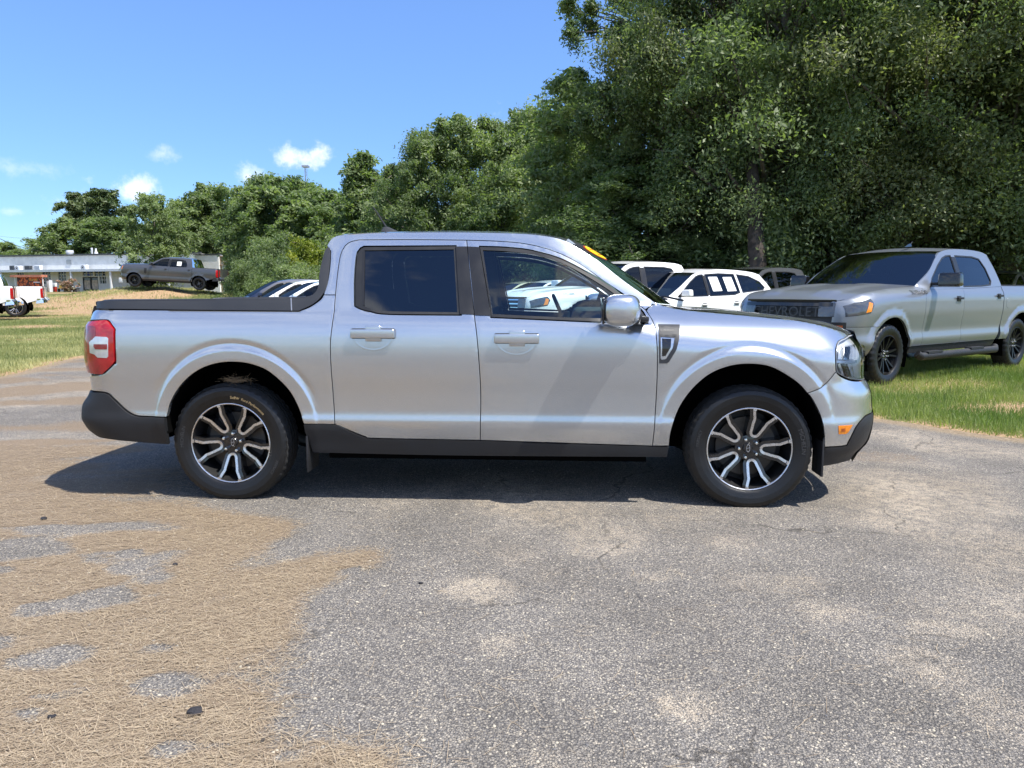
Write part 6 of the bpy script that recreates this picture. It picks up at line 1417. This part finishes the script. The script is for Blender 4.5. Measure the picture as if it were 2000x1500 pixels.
SUV = dict(kind='suv', wb=2.85, r=.365, rr=.245, tw=.235, arch=.43, zb=1.10, tumble=.40,
    prof=([.2, .32, .45, .60, .80, .95, 1.05, 1.10, 1.3], [.84, .885, .92, .91, .935, .94, .925, .905, .9]),
    xf=([.2, .35, .55, .75, .92, 1.0], [2.18, 2.30, 2.36, 2.37, 2.33, 2.20]), xr=([.2, .4, .6, .85, 1.2, 1.7], [-2.24, -2.34, -2.38, -2.36, -2.32, -2.1]), af=.65, ar=.40,
    z0=.30, ftop=[(2.16, .925), (1.9, .99), (1.5, 1.045), (1.15, 1.075), (.98, 1.10)], cut=(.90, -.14, -1.08, -1.08), belt=[(.98, 1.10), (.80, 1.075), (-.2, 1.10), (-1.2, 1.14), (-2.06, 1.22)],
    ws=[(.98, 1.10), (.60, 1.33), (.22, 1.54), (.06, 1.605)], roof=[(.06, 1.605), (-.4, 1.675), (-1.0, 1.685), (-1.6, 1.645), (-1.86, 1.59)], back=[(-1.86, 1.59), (-2.06, 1.36), (-2.18, 1.22)],
    win_f=[(.74, 1.11), (.60, 1.21), (.32, 1.40), (.10, 1.525), (-.02, 1.56), (-.11, 1.565), (-.10, 1.13)], win_r=[(-.18, 1.57), (-.6, 1.595), (-1.05, 1.585), (-1.08, 1.20), (-.9, 1.155), (-.17, 1.13)],
    win_q=[(-1.14, 1.58), (-1.50, 1.545), (-1.80, 1.43), (-1.90, 1.31), (-1.84, 1.26), (-1.17, 1.20)],
    head=[(1.92, .945), (2.14, .88), (2.22, .80), (2.16, .76), (1.90, .82)], tail=[(-2.30, 1.14), (-2.02, 1.16), (-1.98, 1.06), (-2.30, .95)], crown=.035)
def vehicle(sp, name, label, cat, loc, head, pm, sc=(1, 1, 1), rim='alloy', group=None, pitch=0.0, res=.07, trim=None, mirror=None, gl=None, glf=None, bump_m=None, detail=True):
    sx, sy, sz = sc; root = empty(name, loc, 0.0); root.rotation_euler = (0, pitch, head); tag(root, label, cat, group)
    trim = trim or M['cladding']; gl = gl or M['glass_bg']; glf = glf or M['glass_bg2']; mirror = mirror or pm; bump_m = bump_m or pm
    pt = lambda L: [np.array((a * sx, b * sz)) for a, b in L]
    pz, pv = sp['prof']; prof = Curve(np.array(pz) * sz, np.array(pv) * sy)
    fz, fx = np.array(sp['xf'][0]) * sz, np.array(sp['xf'][1]) * sx; rz, rx = np.array(sp['xr'][0]) * sz, np.array(sp['xr'][1]) * sx
    rd = sp.get('rd', 0.0); rx = rx - rd; fcv, rcv = Curve(fz, fx), Curve(rz, rx); xfv = lambda z: fcv(z); xrv = lambda z: rcv(z)
    w2 = sp['wb'] * sx / 2; cz = sp['r'] * 1.0; R = sp['arch']
    wr = w2 + rd; arcs = [(-wr, cz, R), (w2, cz, R)]
    ft = pt(sp['ftop']); fxs = [q[0] for q in ft][::-1]; fzs = [q[1] for q in ft][::-1]
    ztop = Curve(fxs, fzs)
    def roll(x):
        b = sstep(fxs[0] - .35, fxs[0] + .1, x); return ztop(np.clip(x, fxs[0], fxs[-1])), .03 + .15 * b, .09 * b
    sh = Shell(prof, sp['zb'] * sz, sp['tumble'], xfv, xrv, af=sp['af'], ar=sp['ar'], arches=arcs, roll=roll, flare=.025, dip=.006, tumble2=.10)
    S = sh.S; z0 = sp['z0'] * sz; df = sp['af'] * .124; hwid = float(prof(.8 * sz)); bl = [q for q in pt(sp['belt'])]; belt = Curve([q[0] for q in bl][::-1], [q[1] for q in bl][::-1])
    fe = lambda a, b, n=8: [np.array([float(xfv(z)) - df, z]) for z in np.linspace(a, b, n)]
    dr = sp['ar'] * .215
    re_ = lambda a, b, n=8: [np.array([float(xrv(z)) + dr, z]) for z in np.linspace(a, b, n)]
    def arc(c, a0, a1, n=20): return [np.array([c[0] + R * math.cos(a), c[1] + R * math.sin(a)]) for a in np.linspace(a0, a1, n)]
    a_in = math.asin((z0 - cz) / R) if abs(z0 - cz) < R else 0.0
    side = []
    def P(nm, outer, m, **k):
        k.setdefault('res', res); o = panel(nm, outer, S, m, root, **k); side.append(o); return o
    c1, c2, c3, c4 = [c * sx for c in sp['cut']]
    zbt = .80 * sz if sp['kind'] == 'pickup' else .62 * sz            # top of the front bumper
    ztopf = ft[0][1]; abt = math.asin(min(.99, max(-.99, (zbt - cz) / R)))
    A = [np.array([c1, z0]), np.array([w2 - R * math.cos(a_in), z0])]
    P('front_fender', loop_of(A, arc(arcs[1], math.pi - a_in, abt), [np.array([w2 + R * math.cos(abt), zbt])] + fe(zbt, zbt, 1), fe(zbt, ztopf), [fe(ztopf, ztopf, 1)[0]] + ft, [ft[-1], np.array([c1, belt(c1)])], [np.array([c1, belt(c1)]), np.array([c1, z0])]), pm)
    zlo = .42 * sz if sp['kind'] == 'pickup' else .26 * sz
    P('front_bumper', loop_of(arc(arcs[1], abt, max(-.6, a_in if a_in < 0 else 0.0), 8), [np.array([w2 + R * math.cos(a_in if a_in < 0 else 0), cz if a_in >= 0 else z0]), np.array([w2 + R * .98, zlo])], [np.array([w2 + R * .98, zlo])] + fe(zlo, zlo, 1), fe(zlo, zbt), fe(zbt, zbt, 1) + [np.array([w2 + R * math.cos(abt), zbt])]), bump_m)
    bx = lambda a, b: [np.array([x, belt(x)]) for x in np.linspace(a, b, 8)]
    P('front_door', loop_of([np.array([c1, z0]), np.array([c1, belt(c1)])], bx(c1, c2), [np.array([c2, belt(c2)]), np.array([c2, z0])], [np.array([c2, z0]), np.array([c1, z0])]), pm)
    if sp['kind'] == 'pickup':
        P('rear_door', loop_of([np.array([c2, z0]), np.array([c2, belt(c2)])], bx(c2, c4), [np.array([c4, belt(c4)]), np.array([c4, z0 + .25])], [np.array([c4, z0 + .25]), np.array([c4 + .12, z0])], [np.array([c4 + .12, z0]), np.array([c2, z0])]), pm)
        q0 = c4 - .015; zr = 1.345 * sz
        ar_in = math.asin((z0 + .02 - cz) / R)
        P('bed_side', loop_of([np.array([q0, z0]), np.array([q0, zr])], [np.array([q0, zr]), re_(zr, zr, 1)[0]], re_(zr, .80 * sz), [re_(.8 * sz, 0, 1)[0], np.array([-wr - R * .95, .62 * sz])], [np.array([-wr - R * math.cos(ar_in), z0 + .02])], arc(arcs[0], math.pi - ar_in, ar_in), [np.array([-wr + R * math.cos(ar_in), z0]), np.array([q0, z0])]), pm)
        P('rear_bumper', loop_of(re_(.62 * sz, .80 * sz, 5), [re_(.80 * sz, 0, 1)[0], np.array([-2.72 * sx - rd, .80 * sz])], [np.array([-2.72 * sx - rd, .80 * sz]), np.array([-2.66 * sx - rd, .58 * sz])], [np.array([-2.66 * sx - rd, .58 * sz]), re_(.62 * sz, 0, 1)[0]]), M['chrome'] if rim in ('chrome', 'alloy') else trim, off=.03, depth=.06)
        P('rail_cap', loop_of([np.array([q0, zr]), np.array([q0, zr + .02])], [np.array([q0, zr + .02]), re_(zr, 0, 1)[0] + np.array([0, .02])], [re_(zr, 0, 1)[0] + np.array([0, .02]), re_(zr, 0, 1)[0]], [re_(zr, 0, 1)[0], np.array([q0, zr])]), trim, depth=.08, off=.002)
    else:
        ar_in = math.asin((z0 - cz) / R)
        P('rear_door', loop_of([np.array([c2, z0]), np.array([c2, belt(c2)])], bx(c2, c3), [np.array([c3, belt(c3)]), np.array([c3, cz + .25])], [np.array([c3, cz + .25]), np.array([-w2 + R + .06, z0])], [np.array([-w2 + R + .06, z0]), np.array([c2, z0])]), pm)
        ze = belt(bl[-1][0])
        P('quarter_panel', loop_of([np.array([-w2 + R + .06, z0]), np.array([c3, cz + .25])], [np.array([c3, cz + .25]), np.array([c3, belt(c3)])], bx(c3, bl[-1][0]), [np.array([bl[-1][0], ze]), re_(ze, 0, 1)[0]], re_(ze, .34 * sz), [re_(.34 * sz, 0, 1)[0], np.array([-w2 - R * .97, z0])], arc(arcs[0], math.pi - ar_in, ar_in), [np.array([-w2 + R * math.cos(ar_in), z0]), np.array([-w2 + R + .06, z0])]), pm)
    P('rocker_panel', loop_of([np.array([w2 - R, z0 - .005]), np.array([-w2 + R, z0 - .005])], [np.array([-w2 + R, z0 - .005]), np.array([-w2 + R + .02, z0 - .10])], [np.array([-w2 + R + .02, z0 - .10]), np.array([w2 - R - .02, z0 - .10])], [np.array([w2 - R - .02, z0 - .10]), np.array([w2 - R, z0 - .005])]), trim, off=-.01)
    ws, rf, bk = pt(sp['ws']), pt(sp['roof']), pt(sp['back'])
    wins = [np.array(catmull(pt(sp['win_f']) + pt(sp['win_f'])[:1], .08)[:-1]) * 1.0, np.array(pt(sp['win_r']))]
    wins[0] = np.array(pt(sp['win_f']))
    if 'win_q' in sp: wins.append(np.array(pt(sp['win_q'])))
    fr = loop_of(ws, rf, bk, [bk[-1], bl[-1]] if np.linalg.norm(bk[-1] - bl[-1]) > .01 else [bk[-1], bk[-1]], bl[::-1])
    P('cab_frame', fr, pm, holes=[offset(w, -.014) for w in wins], res=res * .7, gap=.001)
    for k, w in enumerate(wins):
        P('window_seal', offset(w, -.014), M['seal'], holes=[offset(w, .006)], off=-.003, depth=.012, gap=0, roll=0, res=res)
        P('side_window', w, gl if k else glf, off=-.012, depth=0, gap=0, roll=0, res=res)
    if sp['kind'] == 'pickup' or True:
        P('pillar_trim', np.array([wins[0][-2], wins[1][0], wins[1][-1], wins[0][-1]]), M['pillar'], off=.003, depth=.01, gap=.012, res=res)
    hd = pt(sp['head']); P('headlamp', np.array(hd), M['lampdark'] if sp['kind'] == 'pickup' else M['whitelens'], off=.004, depth=.03, gap=0, res=res * .6)
    P('headlamp_signal', np.array([hd[0] * .3 + hd[-1] * .7 + np.array([.02, 0]), hd[0] * .75 + hd[1] * .25 - np.array([0, .03]), hd[3] * .3 + hd[4] * .7 + np.array([0, .02]), hd[4] + np.array([0, .02])]), M['amber'], off=.008, depth=.01, gap=0, res=res)
    P('tail_lamp', np.array(pt(sp['tail'])) - np.array([rd, 0]), M['redlens'], off=.006, depth=.03, gap=0, res=res * .6)
    for xh, zh_ in ((c2 + .18, .0), ((c4 if sp['kind'] == 'pickup' else c3) + .17, .0)):
        z = float(belt(xh)) - .14 * sz; y = -float(S(xh, z)); mb = MB(); mb.box((xh, y - .022, z), (.17, .03, .032)); side.append(mb.build('door_handle', trim if rim in ('silverado',) else pm, root, bevel=.008))
        if detail:
            mb = MB(); mb.box((xh, y - .002, z - .006), (.11, .008, .08)); side.append(mb.build('handle_cup', M['seal'], root, bevel=.003))
    # mirror
    mx_, mz_ = wins[0][0][0] - .06, wins[0][0][1] + .06; my = -float(S(mx_, mz_))
    big = sp['kind'] == 'pickup'; mw, mh, md = (.30, .19, .15) if big else (.24, .14, .14)
    mb = MB(); mb.box((mx_, my - .10 - mw / 2, mz_ + mh * .15), (md, mw, mh), taper=(.8, .95)); side.append(mb.build('door_mirror', mirror, root, bevel=.035, seg=3))
    mb = MB(); mb.box((mx_ + .01, my - .05, mz_ - .03), (.06, .16, .04)); side.append(mb.build('mirror_arm', trim, root, bevel=.01))
    for cx_, cz_, r_ in arcs:
        G = [[(cx_ + (r_ + .012) * math.cos(a), y, max(.15, cz_ + (r_ + .012) * math.sin(a))) for y in (-hwid + .03, -hwid + .42)] + [(cx_ + .1 * math.cos(a), -hwid + .42, max(.15, cz_ + .1 * math.sin(a)))] for a in np.linspace(-.4, math.pi + .4, 16)]
        side.append(grid('wheel_arch_liner', G, M['under'], root))
    for o in side: both(o)
    Ef = lambda L, d=.002: [(q[0], float(S(q[0], q[1])) - d, q[1]) for q in L]
    cr = sp['crown'] * sz
    hE = Ef([fe(ztopf, 0, 1)[0]] + ft)
    hC = [(float(xfv(ztopf)) + .0, ztopf + .012)] + [(q[0] + .06, q[1] + cr * (.8 if i else .6)) for i, q in enumerate(ft)]
    hb = (lambda x, t: .022 * sstep(.30, .36, abs(t)) * (1 - sstep(.62, .72, abs(t))) * sstep(fxs[0], fxs[0] + .4, x) * (1 - sstep(fxs[-1] - .25, fxs[-1], x))) if sp['kind'] == 'pickup' else None
    across('hood', hE, hC, pm, root, n=36, rows=22, pz=2.4, px=2.0, bump=hb)
    wE = Ef(ws, .004); k = len(ws) - 1
    wC = [(q[0] + .16 - .03 * i / k, q[1] + .0 + .02 * i / k) for i, q in enumerate(ws)]
    across('windscreen', wE, wC, M['glass_screen'], root, n=16, rows=10, flip=True)
    rE = Ef(rf); n_ = len(rf) - 1
    across('roof', rE, [(q[0] + .13 * (1 - i / n_) - .05 * i / n_, q[1] + (.02 if i in (0, n_) else cr)) for i, q in enumerate(rf)], pm, root, n=18, rows=20, flip=True)
    bE = Ef(bk, .004)
    across('back_window', bE, [(q[0] - .05 - .02 * i, q[1] + .01) for i, q in enumerate(bk)], gl, root, n=14, rows=8, flip=True)
    cowl = [wE[0], (wE[0][0] - .01, wE[0][1], wE[0][2] - .05)]
    zs = np.linspace(zlo, zbt, 6); ys = np.linspace(-.70 * hwid, .70 * hwid, 15)
    XFv = lambda y, z: float(sh.XF(y, z, hwid))
    grid('front_bumper_centre', [[(XFv(y, z), y, z) for y in ys] for z in zs], bump_m, root)
    zs = np.linspace(zbt, ztopf + .01, 8)
    grid('grille', [[(XFv(y, z) - (.0 if i in (0, 7) else .03), y, z) for y in ys] for i, z in enumerate(zs)], M['grille'] if sp['kind'] == 'pickup' else M['gloss_black'], root)
    nb_ = 4 if sp['kind'] == 'pickup' else 3
    for i in range(nb_):
        z = zbt + (ztopf - zbt) * (i + .6) / (nb_ + .2); grid('grille_slat', [[(XFv(y, zz) + .002, y, zz) for y in ys[2:-2]] for zz in (z - .012, z + .012)], trim if rim != 'chrome' else M['chrome'], root)
    for s in (-1, 1):
        yy = np.linspace(.50 * hwid, .70 * hwid, 5) * s; zz = np.linspace(hd[3][1], hd[1][1], 4)
        grid('headlamp_front', [[(XFv(y, z) + .006, y, z) for y in yy] for z in zz], M['lampdark'] if sp['kind'] == 'pickup' else M['whitelens'], root, flip=s < 0)
    XRv = lambda y, z: float(sh.XR(y, z, hwid * .98))
    zt_ = 1.345 * sz if sp['kind'] == 'pickup' else bk[-1][1]
    zs = np.linspace(.34 * sz if sp['kind'] == 'suv' else .62 * sz, zt_, 10); ys2 = np.linspace(-.84 * hwid, .84 * hwid, 13)
    grid('tailgate', [[(XRv(y, z), y, z) for y in ys2] for z in zs], pm, root, flip=True)
    if sp['kind'] == 'pickup':
        zs = np.linspace(.58 * sz, .80 * sz, 4); grid('rear_bumper_centre', [[(XRv(y, z) - .03, y, z) for y in ys2] for z in zs], M['chrome'] if rim in ('chrome', 'alloy') else trim, root, flip=True)
        mb = MB(); mb.box(((c4 + float(xrv(1.0))) / 2, 0, .85 * sz), (abs(c4 - float(xrv(1.0))) - .06, hwid * 1.75, .04)); mb.build('bed_floor', trim, root)
        for s in (-1, 1):
            mb = MB(); mb.box(((c4 + float(xrv(1.0))) / 2, s * hwid * .87, 1.1 * sz), (abs(c4 - float(xrv(1.0))) - .06, .02, .5 * sz)); mb.build('bed_inner_wall', trim, root)
        mb = MB(); mb.box((c4 - .02, 0, 1.05 * sz), (.03, hwid * 1.8, .56 * sz)); mb.build('cab_back_panel', pm, root)
    # dark interior: seats, dash, floor
    L = c1 - (c4 if sp['kind'] == 'pickup' else c3)
    mb = MB(); mb.box((c1 - L / 2, 0, z0 + .02), (L + .9, hwid * 1.5, .12)); mb.build('floor_pan', M['under'], root)
    mb = MB(); mb.box((0, 0, z0 - .02), (w2 * 2 + 1.0, hwid * .9, .2)); mb.build('underbody', M['under'], root)
    mb = MB(); mb.box((c1 - .05, 0, belt(c1) - .17), (.5, hwid * 1.6, .26)); mb.build('dashboard', M['interior'], root, bevel=.03)
    for xs_ in (c2 + .02, c2 - .92):
        for s in (-1, 1):
            mb = MB(); mb.box((xs_ - .12, s * hwid * .42, belt(c1) - .13), (.14, .46, .70), taper=(.7, .8)); mb.build('seat_back', M['interior'], root, bevel=.04)
            mb = MB(); mb.box((xs_ - .15, s * hwid * .42, belt(c1) + .30), (.08, .24, .15)); mb.build('headrest', M['interior'], root, bevel=.03)
    for s in (-1, 1):
        for xw in (-wr, w2):
            ph = random.uniform(0, 6.28)
            wheel(root, (xw, s * (hwid - sp['tw'] / 2 - .01), sp['r'] - .008), sp['r'], sp['rr'], sp['tw'], rim, s > 0, ph, ph)
    root['S'] = 0; del root['S']
    return root, sh, dict(hwid=hwid, XF=XFv, zbt=zbt, ztopf=ztopf, S=S, belt=belt, wins=wins, ft=ft, z0=z0, w2=w2)
def place(px, py, d, local, head, ground=None):
    """origin of a vehicle whose local point (x, y) shows at a photo pixel at depth d"""
    p = at(px, py, d); c, s = math.cos(head), math.sin(head)
    return (p[0] - (c * local[0] - s * local[1]), p[1] - (s * local[0] + c * local[1]), 0.0 if ground is None else ground)
HD = math.radians(214)
# silver full-size pickup on the right
SIL_HEAD = math.radians(218.5)
fw = gnd(1727, 752)
so = (fw[0] - (math.cos(SIL_HEAD) * 1.87 - math.sin(SIL_HEAD) * .93), fw[1] - (math.sin(SIL_HEAD) * 1.87 + math.cos(SIL_HEAD) * .93), 0.0)
sil, ssh, sd = vehicle(LONG, 'pickup_truck', 'grey silver full-size crew cab pickup with black wheels, nosed in on the grass at right', 'pickup truck', so, SIL_HEAD, M['silver2'], rim='silverado', res=.04, mirror=M['gloss_black'])
def side_patch(root, d, pts, m, name, off=.004, depth=.01, left=True, **k):
    o = panel(name, np.array(pts, float), d['S'], m, root, off=off, depth=depth, gap=0, res=.06, **k)
    if left: o.scale = (1, -1, 1)
    return o
def side_text(root, d, txt, c, w, m, name, off=.006, slope=0.0):
    v, f = text_geo(txt, 1.0, 0); s = w / (v[:, 0].max() - v[:, 0].min())
    x = c[0] - v[:, 0] * s; z = c[1] + v[:, 1] * s - v[:, 0] * s * slope          # read from the vehicle's left side
    o = mesh(name, np.c_[x, d['S'](x, z) + off, z], f, m, root, smooth=False); return o
side_text(sil, sd, 'SILVERADO', (1.18, 1.245), .40, M['seal'], 'name_badge')
# step bar
mb = MB(); mb.tube([(1.22, 1.02, .40), (1.18, 1.05, .36), (-1.15, 1.05, .36), (-1.2, 1.02, .40)], .055, 12)
for x in (.85, -.45): mb.box((x, 1.05, .412), (.42, .10, .03))
mb.build('step_bar', M['cladding'], sil)
mb = MB(); mb.tube([(1.22, -1.02, .40), (1.18, -1.05, .36), (-1.15, -1.05, .36), (-1.2, -1.02, .40)], .055, 12); mb.build('step_bar', M['cladding'], sil)
# grille lettering
v, f = text_geo('CHEVROLET', 1.0, .0); s = 1.02 / (v[:, 0].max() - v[:, 0].min()); y = v[:, 0] * s; z = .985 + v[:, 1] * s * 1.0
mesh('grille_lettering', [(sd['XF'](a, b) + .012, a, b) for a, b in zip(y, z)], f, M['grilletext'], sil, smooth=False)
zt_ = sd['ztopf']; ys = np.linspace(-.66, .66, 21)
grid('grille_bar', [[(sd['XF'](y_, z_) + .012, y_, z_) for y_ in ys] for z_ in (zt_ - .075, zt_ - .03)], M['gloss_black'], sil)
for s in (-1, 1):
    yy = np.linspace(.66, .82, 6) * s
    grid('fog_lamp_surround', [[(sd['XF'](y_, z_) + .006, y_, z_) for y_ in yy] for z_ in (.70, .86)], M['grille'], sil, flip=s < 0)
    grid('fog_lamp', [[(sd['XF'](y_, z_) + .010, y_, z_) for y_ in yy[1:-1]] for z_ in (.74, .82)], M['amber_dark'], sil, flip=s < 0)
side_patch(sil, sd, [(-.98, 1.62), (-.50, 1.64), (-.48, 1.46), (-.96, 1.45)], M['print'], 'window_sticker', off=-.018, depth=0, roll=0)
mb = MB(); mb.add([(-.02, .20, 1.947), (.20, .20, 1.93), (.20, .23, 1.93), (-.02, .23, 1.947), (.0, .207, 1.99), (.06, .207, 1.985), (.06, .223, 1.985), (.0, .223, 1.99)], [(0, 1, 5, 4), (1, 2, 6, 5), (2, 3, 7, 6), (3, 0, 4, 7), (4, 5, 6, 7)]); mb.build('roof_antenna', M['gloss_black'], sil)
mb = MB(); mb.tube([(.0, .215, 1.98), (-.05, .215, 2.02)], .006, 6); mb.build('antenna_whip', M['seal'], sil)
side_patch(sil, sd, [(-1.66 + .09 * math.cos(a), 1.08 + .09 * math.sin(a)) for a in np.linspace(0, 6.2, 20)], M['silver2'], 'fuel_door', off=.003, depth=.006)

# white crossover beside it, with two papers in the rear window
wo_ = place(1345, 577, 15.3, (.62, 1.05), HD)
wsuv, wsh, wd = vehicle(SUV, 'parked_car', 'white crossover with two paper sheets in its rear side window', 'car', wo_, HD, M['white'], sc=(1.02, 1.0, 1.03), rim='alloy', res=.05)
for k, x in enumerate((-.42, -.86)):
    o = side_patch(wsuv, wd, [(x + .15, 1.57), (x - .12, 1.575), (x - .16, 1.27), (x + .12, 1.26)], M['paper'], 'window_paper', off=-.009, depth=0, roll=0)
    for j in range(6): side_patch(wsuv, wd, [(x + .12 - .005 * j, 1.535 - j * .042), (x - .10, 1.54 - j * .042), (x - .10, 1.532 - j * .042), (x + .12 - .005 * j, 1.527 - j * .042)], M['print'], 'paper_print', off=-.007, depth=0, roll=0)
def screen_sticker(root, sp, sc, u, yf, su, sv):
    ws = [np.array((a * sc[0], b * sc[2])) for a, b in sp['ws']]; p = respoly(ws, 40); k = int(u * 39); e = p[k]; t = p[min(39, k + 3)] - p[k - 1]; t /= np.linalg.norm(t)
    a2 = abs(yf)**2; c = np.array([e[0] + .15 * (1 - a2) + .012, yf * .75, e[1] + .02]); n = 24
    v = [c] + [c + np.array([t[0] * sv * math.cos(a), su * math.sin(a), t[1] * sv * math.cos(a)]) for a in np.linspace(0, 2 * math.pi, n, endpoint=False)]
    return mesh('year_sticker', v, [(0, 1 + k, 1 + (k + 1) % n) for k in range(n)], M['sticker_y'], root)
screen_sticker(wsuv, SUV, (1.02, 1, 1.03), .86, -.62, .16, .09)

# white full-size pickup seen through the cab of the front pickup
ro = place(1046, 590, 14.6, (2.62, .86), HD)
ram, rsh, rdct = vehicle(TRUCK, 'pickup_truck', 'white pickup with an engine badge on its hood, seen through the front pickup cab', 'pickup truck', ro, HD, M['white'], sc=(1.0, 1.0, 1.0), rim='chrome', res=.06)
side_text(ram, rdct, '5.7L', (1.98, 1.205), .12, M['seal'], 'engine_badge', slope=.0)
side_text(ram, rdct, 'HEMI', (1.83, 1.205), .13, M['seal'], 'engine_badge', slope=.0)
# vehicles further back in the lot
def lot(sp, label, cat, px, py, d, local, pm, sc=(1, 1, 1), head=HD, rim='alloy', name='parked_car', **k):
    return vehicle(sp, name, label, cat, place(px, py, d, local, head), head, pm, sc=sc, rim=rim, res=.10, detail=False, **k)
w2_, _, w2d = lot(TRUCK, 'white pickup cab showing only its roof and back window behind the white crossover', 'pickup truck', 1252, 510, 23.5, (-1.2, .1), M['white'], head=math.radians(52), name='pickup_truck', sc=(1, 1, 1.02))
mb = MB(); mb.add([(-1.53, -.35, 1.42), (-1.53, .15, 1.42), (-1.50, .15, 1.62), (-1.50, -.35, 1.62)], [(3, 2, 1, 0)]); mb.build('window_paper', M['paper'], w2_, smooth=False)
lot(SUV, 'low black car roof between the white pickup and the white crossover', 'car', 1335, 527, 24.0, (-.8, .6), M['blackpaint'], sc=(1, 1, 1.02))
g_, _, gd_ = lot(TRUCK, 'dark grey pickup cab behind the tail of the white crossover', 'pickup truck', 1500, 526, 20.5, (-.5, .3), M['greypaint'], name='pickup_truck')
lot(SUV, 'small olive yellow car peeking out behind the hood of the silver pickup', 'car', 1590, 527, 27.0, (-.6, .2), M['greenpaint'], sc=(.9, .95, 1.1))
lot(SUV, 'black car at the right edge behind the bed of the silver pickup', 'car', 1985, 522, 21.0, (-.6, .3), M['blackpaint'], sc=(1.0, 1, 1.08))
lot(SUV, 'pale green white car behind the white pickup, seen through the front cab', 'car', 1080, 538, 24.0, (-.3, .4), M['white'], sc=(1, 1, .95))
lot(SUV, 'sand coloured car beside the pale one, seen through the front cab', 'car', 1030, 537, 27.0, (-.4, .4), M['beigepaint'], sc=(1, 1, .95))
HD2 = math.radians(206)
lot(SUV, 'dark blue crossover, leftmost of the three cars behind the bed', 'car', 528, 546, 24.5, (.3, .6), M['bluepaint'], head=HD2, sc=(1, 1, .985))
lot(SUV, 'white hatchback, middle of the three cars behind the bed', 'car', 570, 552, 22.0, (.15, .6), M['white'], head=HD2, sc=(.97, .96, .94))
lot(SUV, 'ice blue car, nearest the cab of the three cars behind the bed', 'car', 612, 554, 20.0, (.1, .6), M['iceblue'], head=HD2, sc=(.98, .96, .92))
# ------------------------------------------------------------------ vehicles further off at the left
gp = at(331, 564, 47.5); gh = math.radians(184)
gz = float(hz(gp[0], gp[1]))
gt, _, gtd = vehicle(HEAVY, 'pickup_truck', 'dark grey lifted pickup parked on top of the dirt mound', 'pickup truck', (gp[0] + .25, gp[1], 1.44), gh, M['greypaint'], sc=(1.08, 1.0, 1.03), rim='offroad', res=.09, pitch=-.055, mirror=M['blackpaint'])
side_patch(gt, gtd, [(-.62, 1.72), (-.90, 1.72), (-.90, 1.46), (-.62, 1.46)], M['paper'], 'window_paper', off=-.006, depth=0, roll=0)
side_patch(gt, gtd, [(1.36, 1.20), (1.22, 1.20), (1.24, .92), (1.30, .86), (1.38, .92)], M['seal'], 'fender_vent', off=.012)
h_ = math.radians(211)
o = place(30, 600, 33.0, (-1.87, .98), h_); wt1, _, _ = vehicle(TRUCK, 'pickup_truck', 'white pickup with chrome wheels at the left edge, its tail towards the mound', 'pickup truck', (o[0], o[1], .13), h_, M['white'], rim='chrome', res=.07)
o = place(30, 590, 29.5, (-3.0, .9), h_); wt2, _, _ = vehicle(TRUCK, 'pickup_truck', 'white pickup tail cut by the left edge, in front of the other white one', 'pickup truck', (o[0], o[1], .12), h_, M['white'], rim='chrome', res=.07)
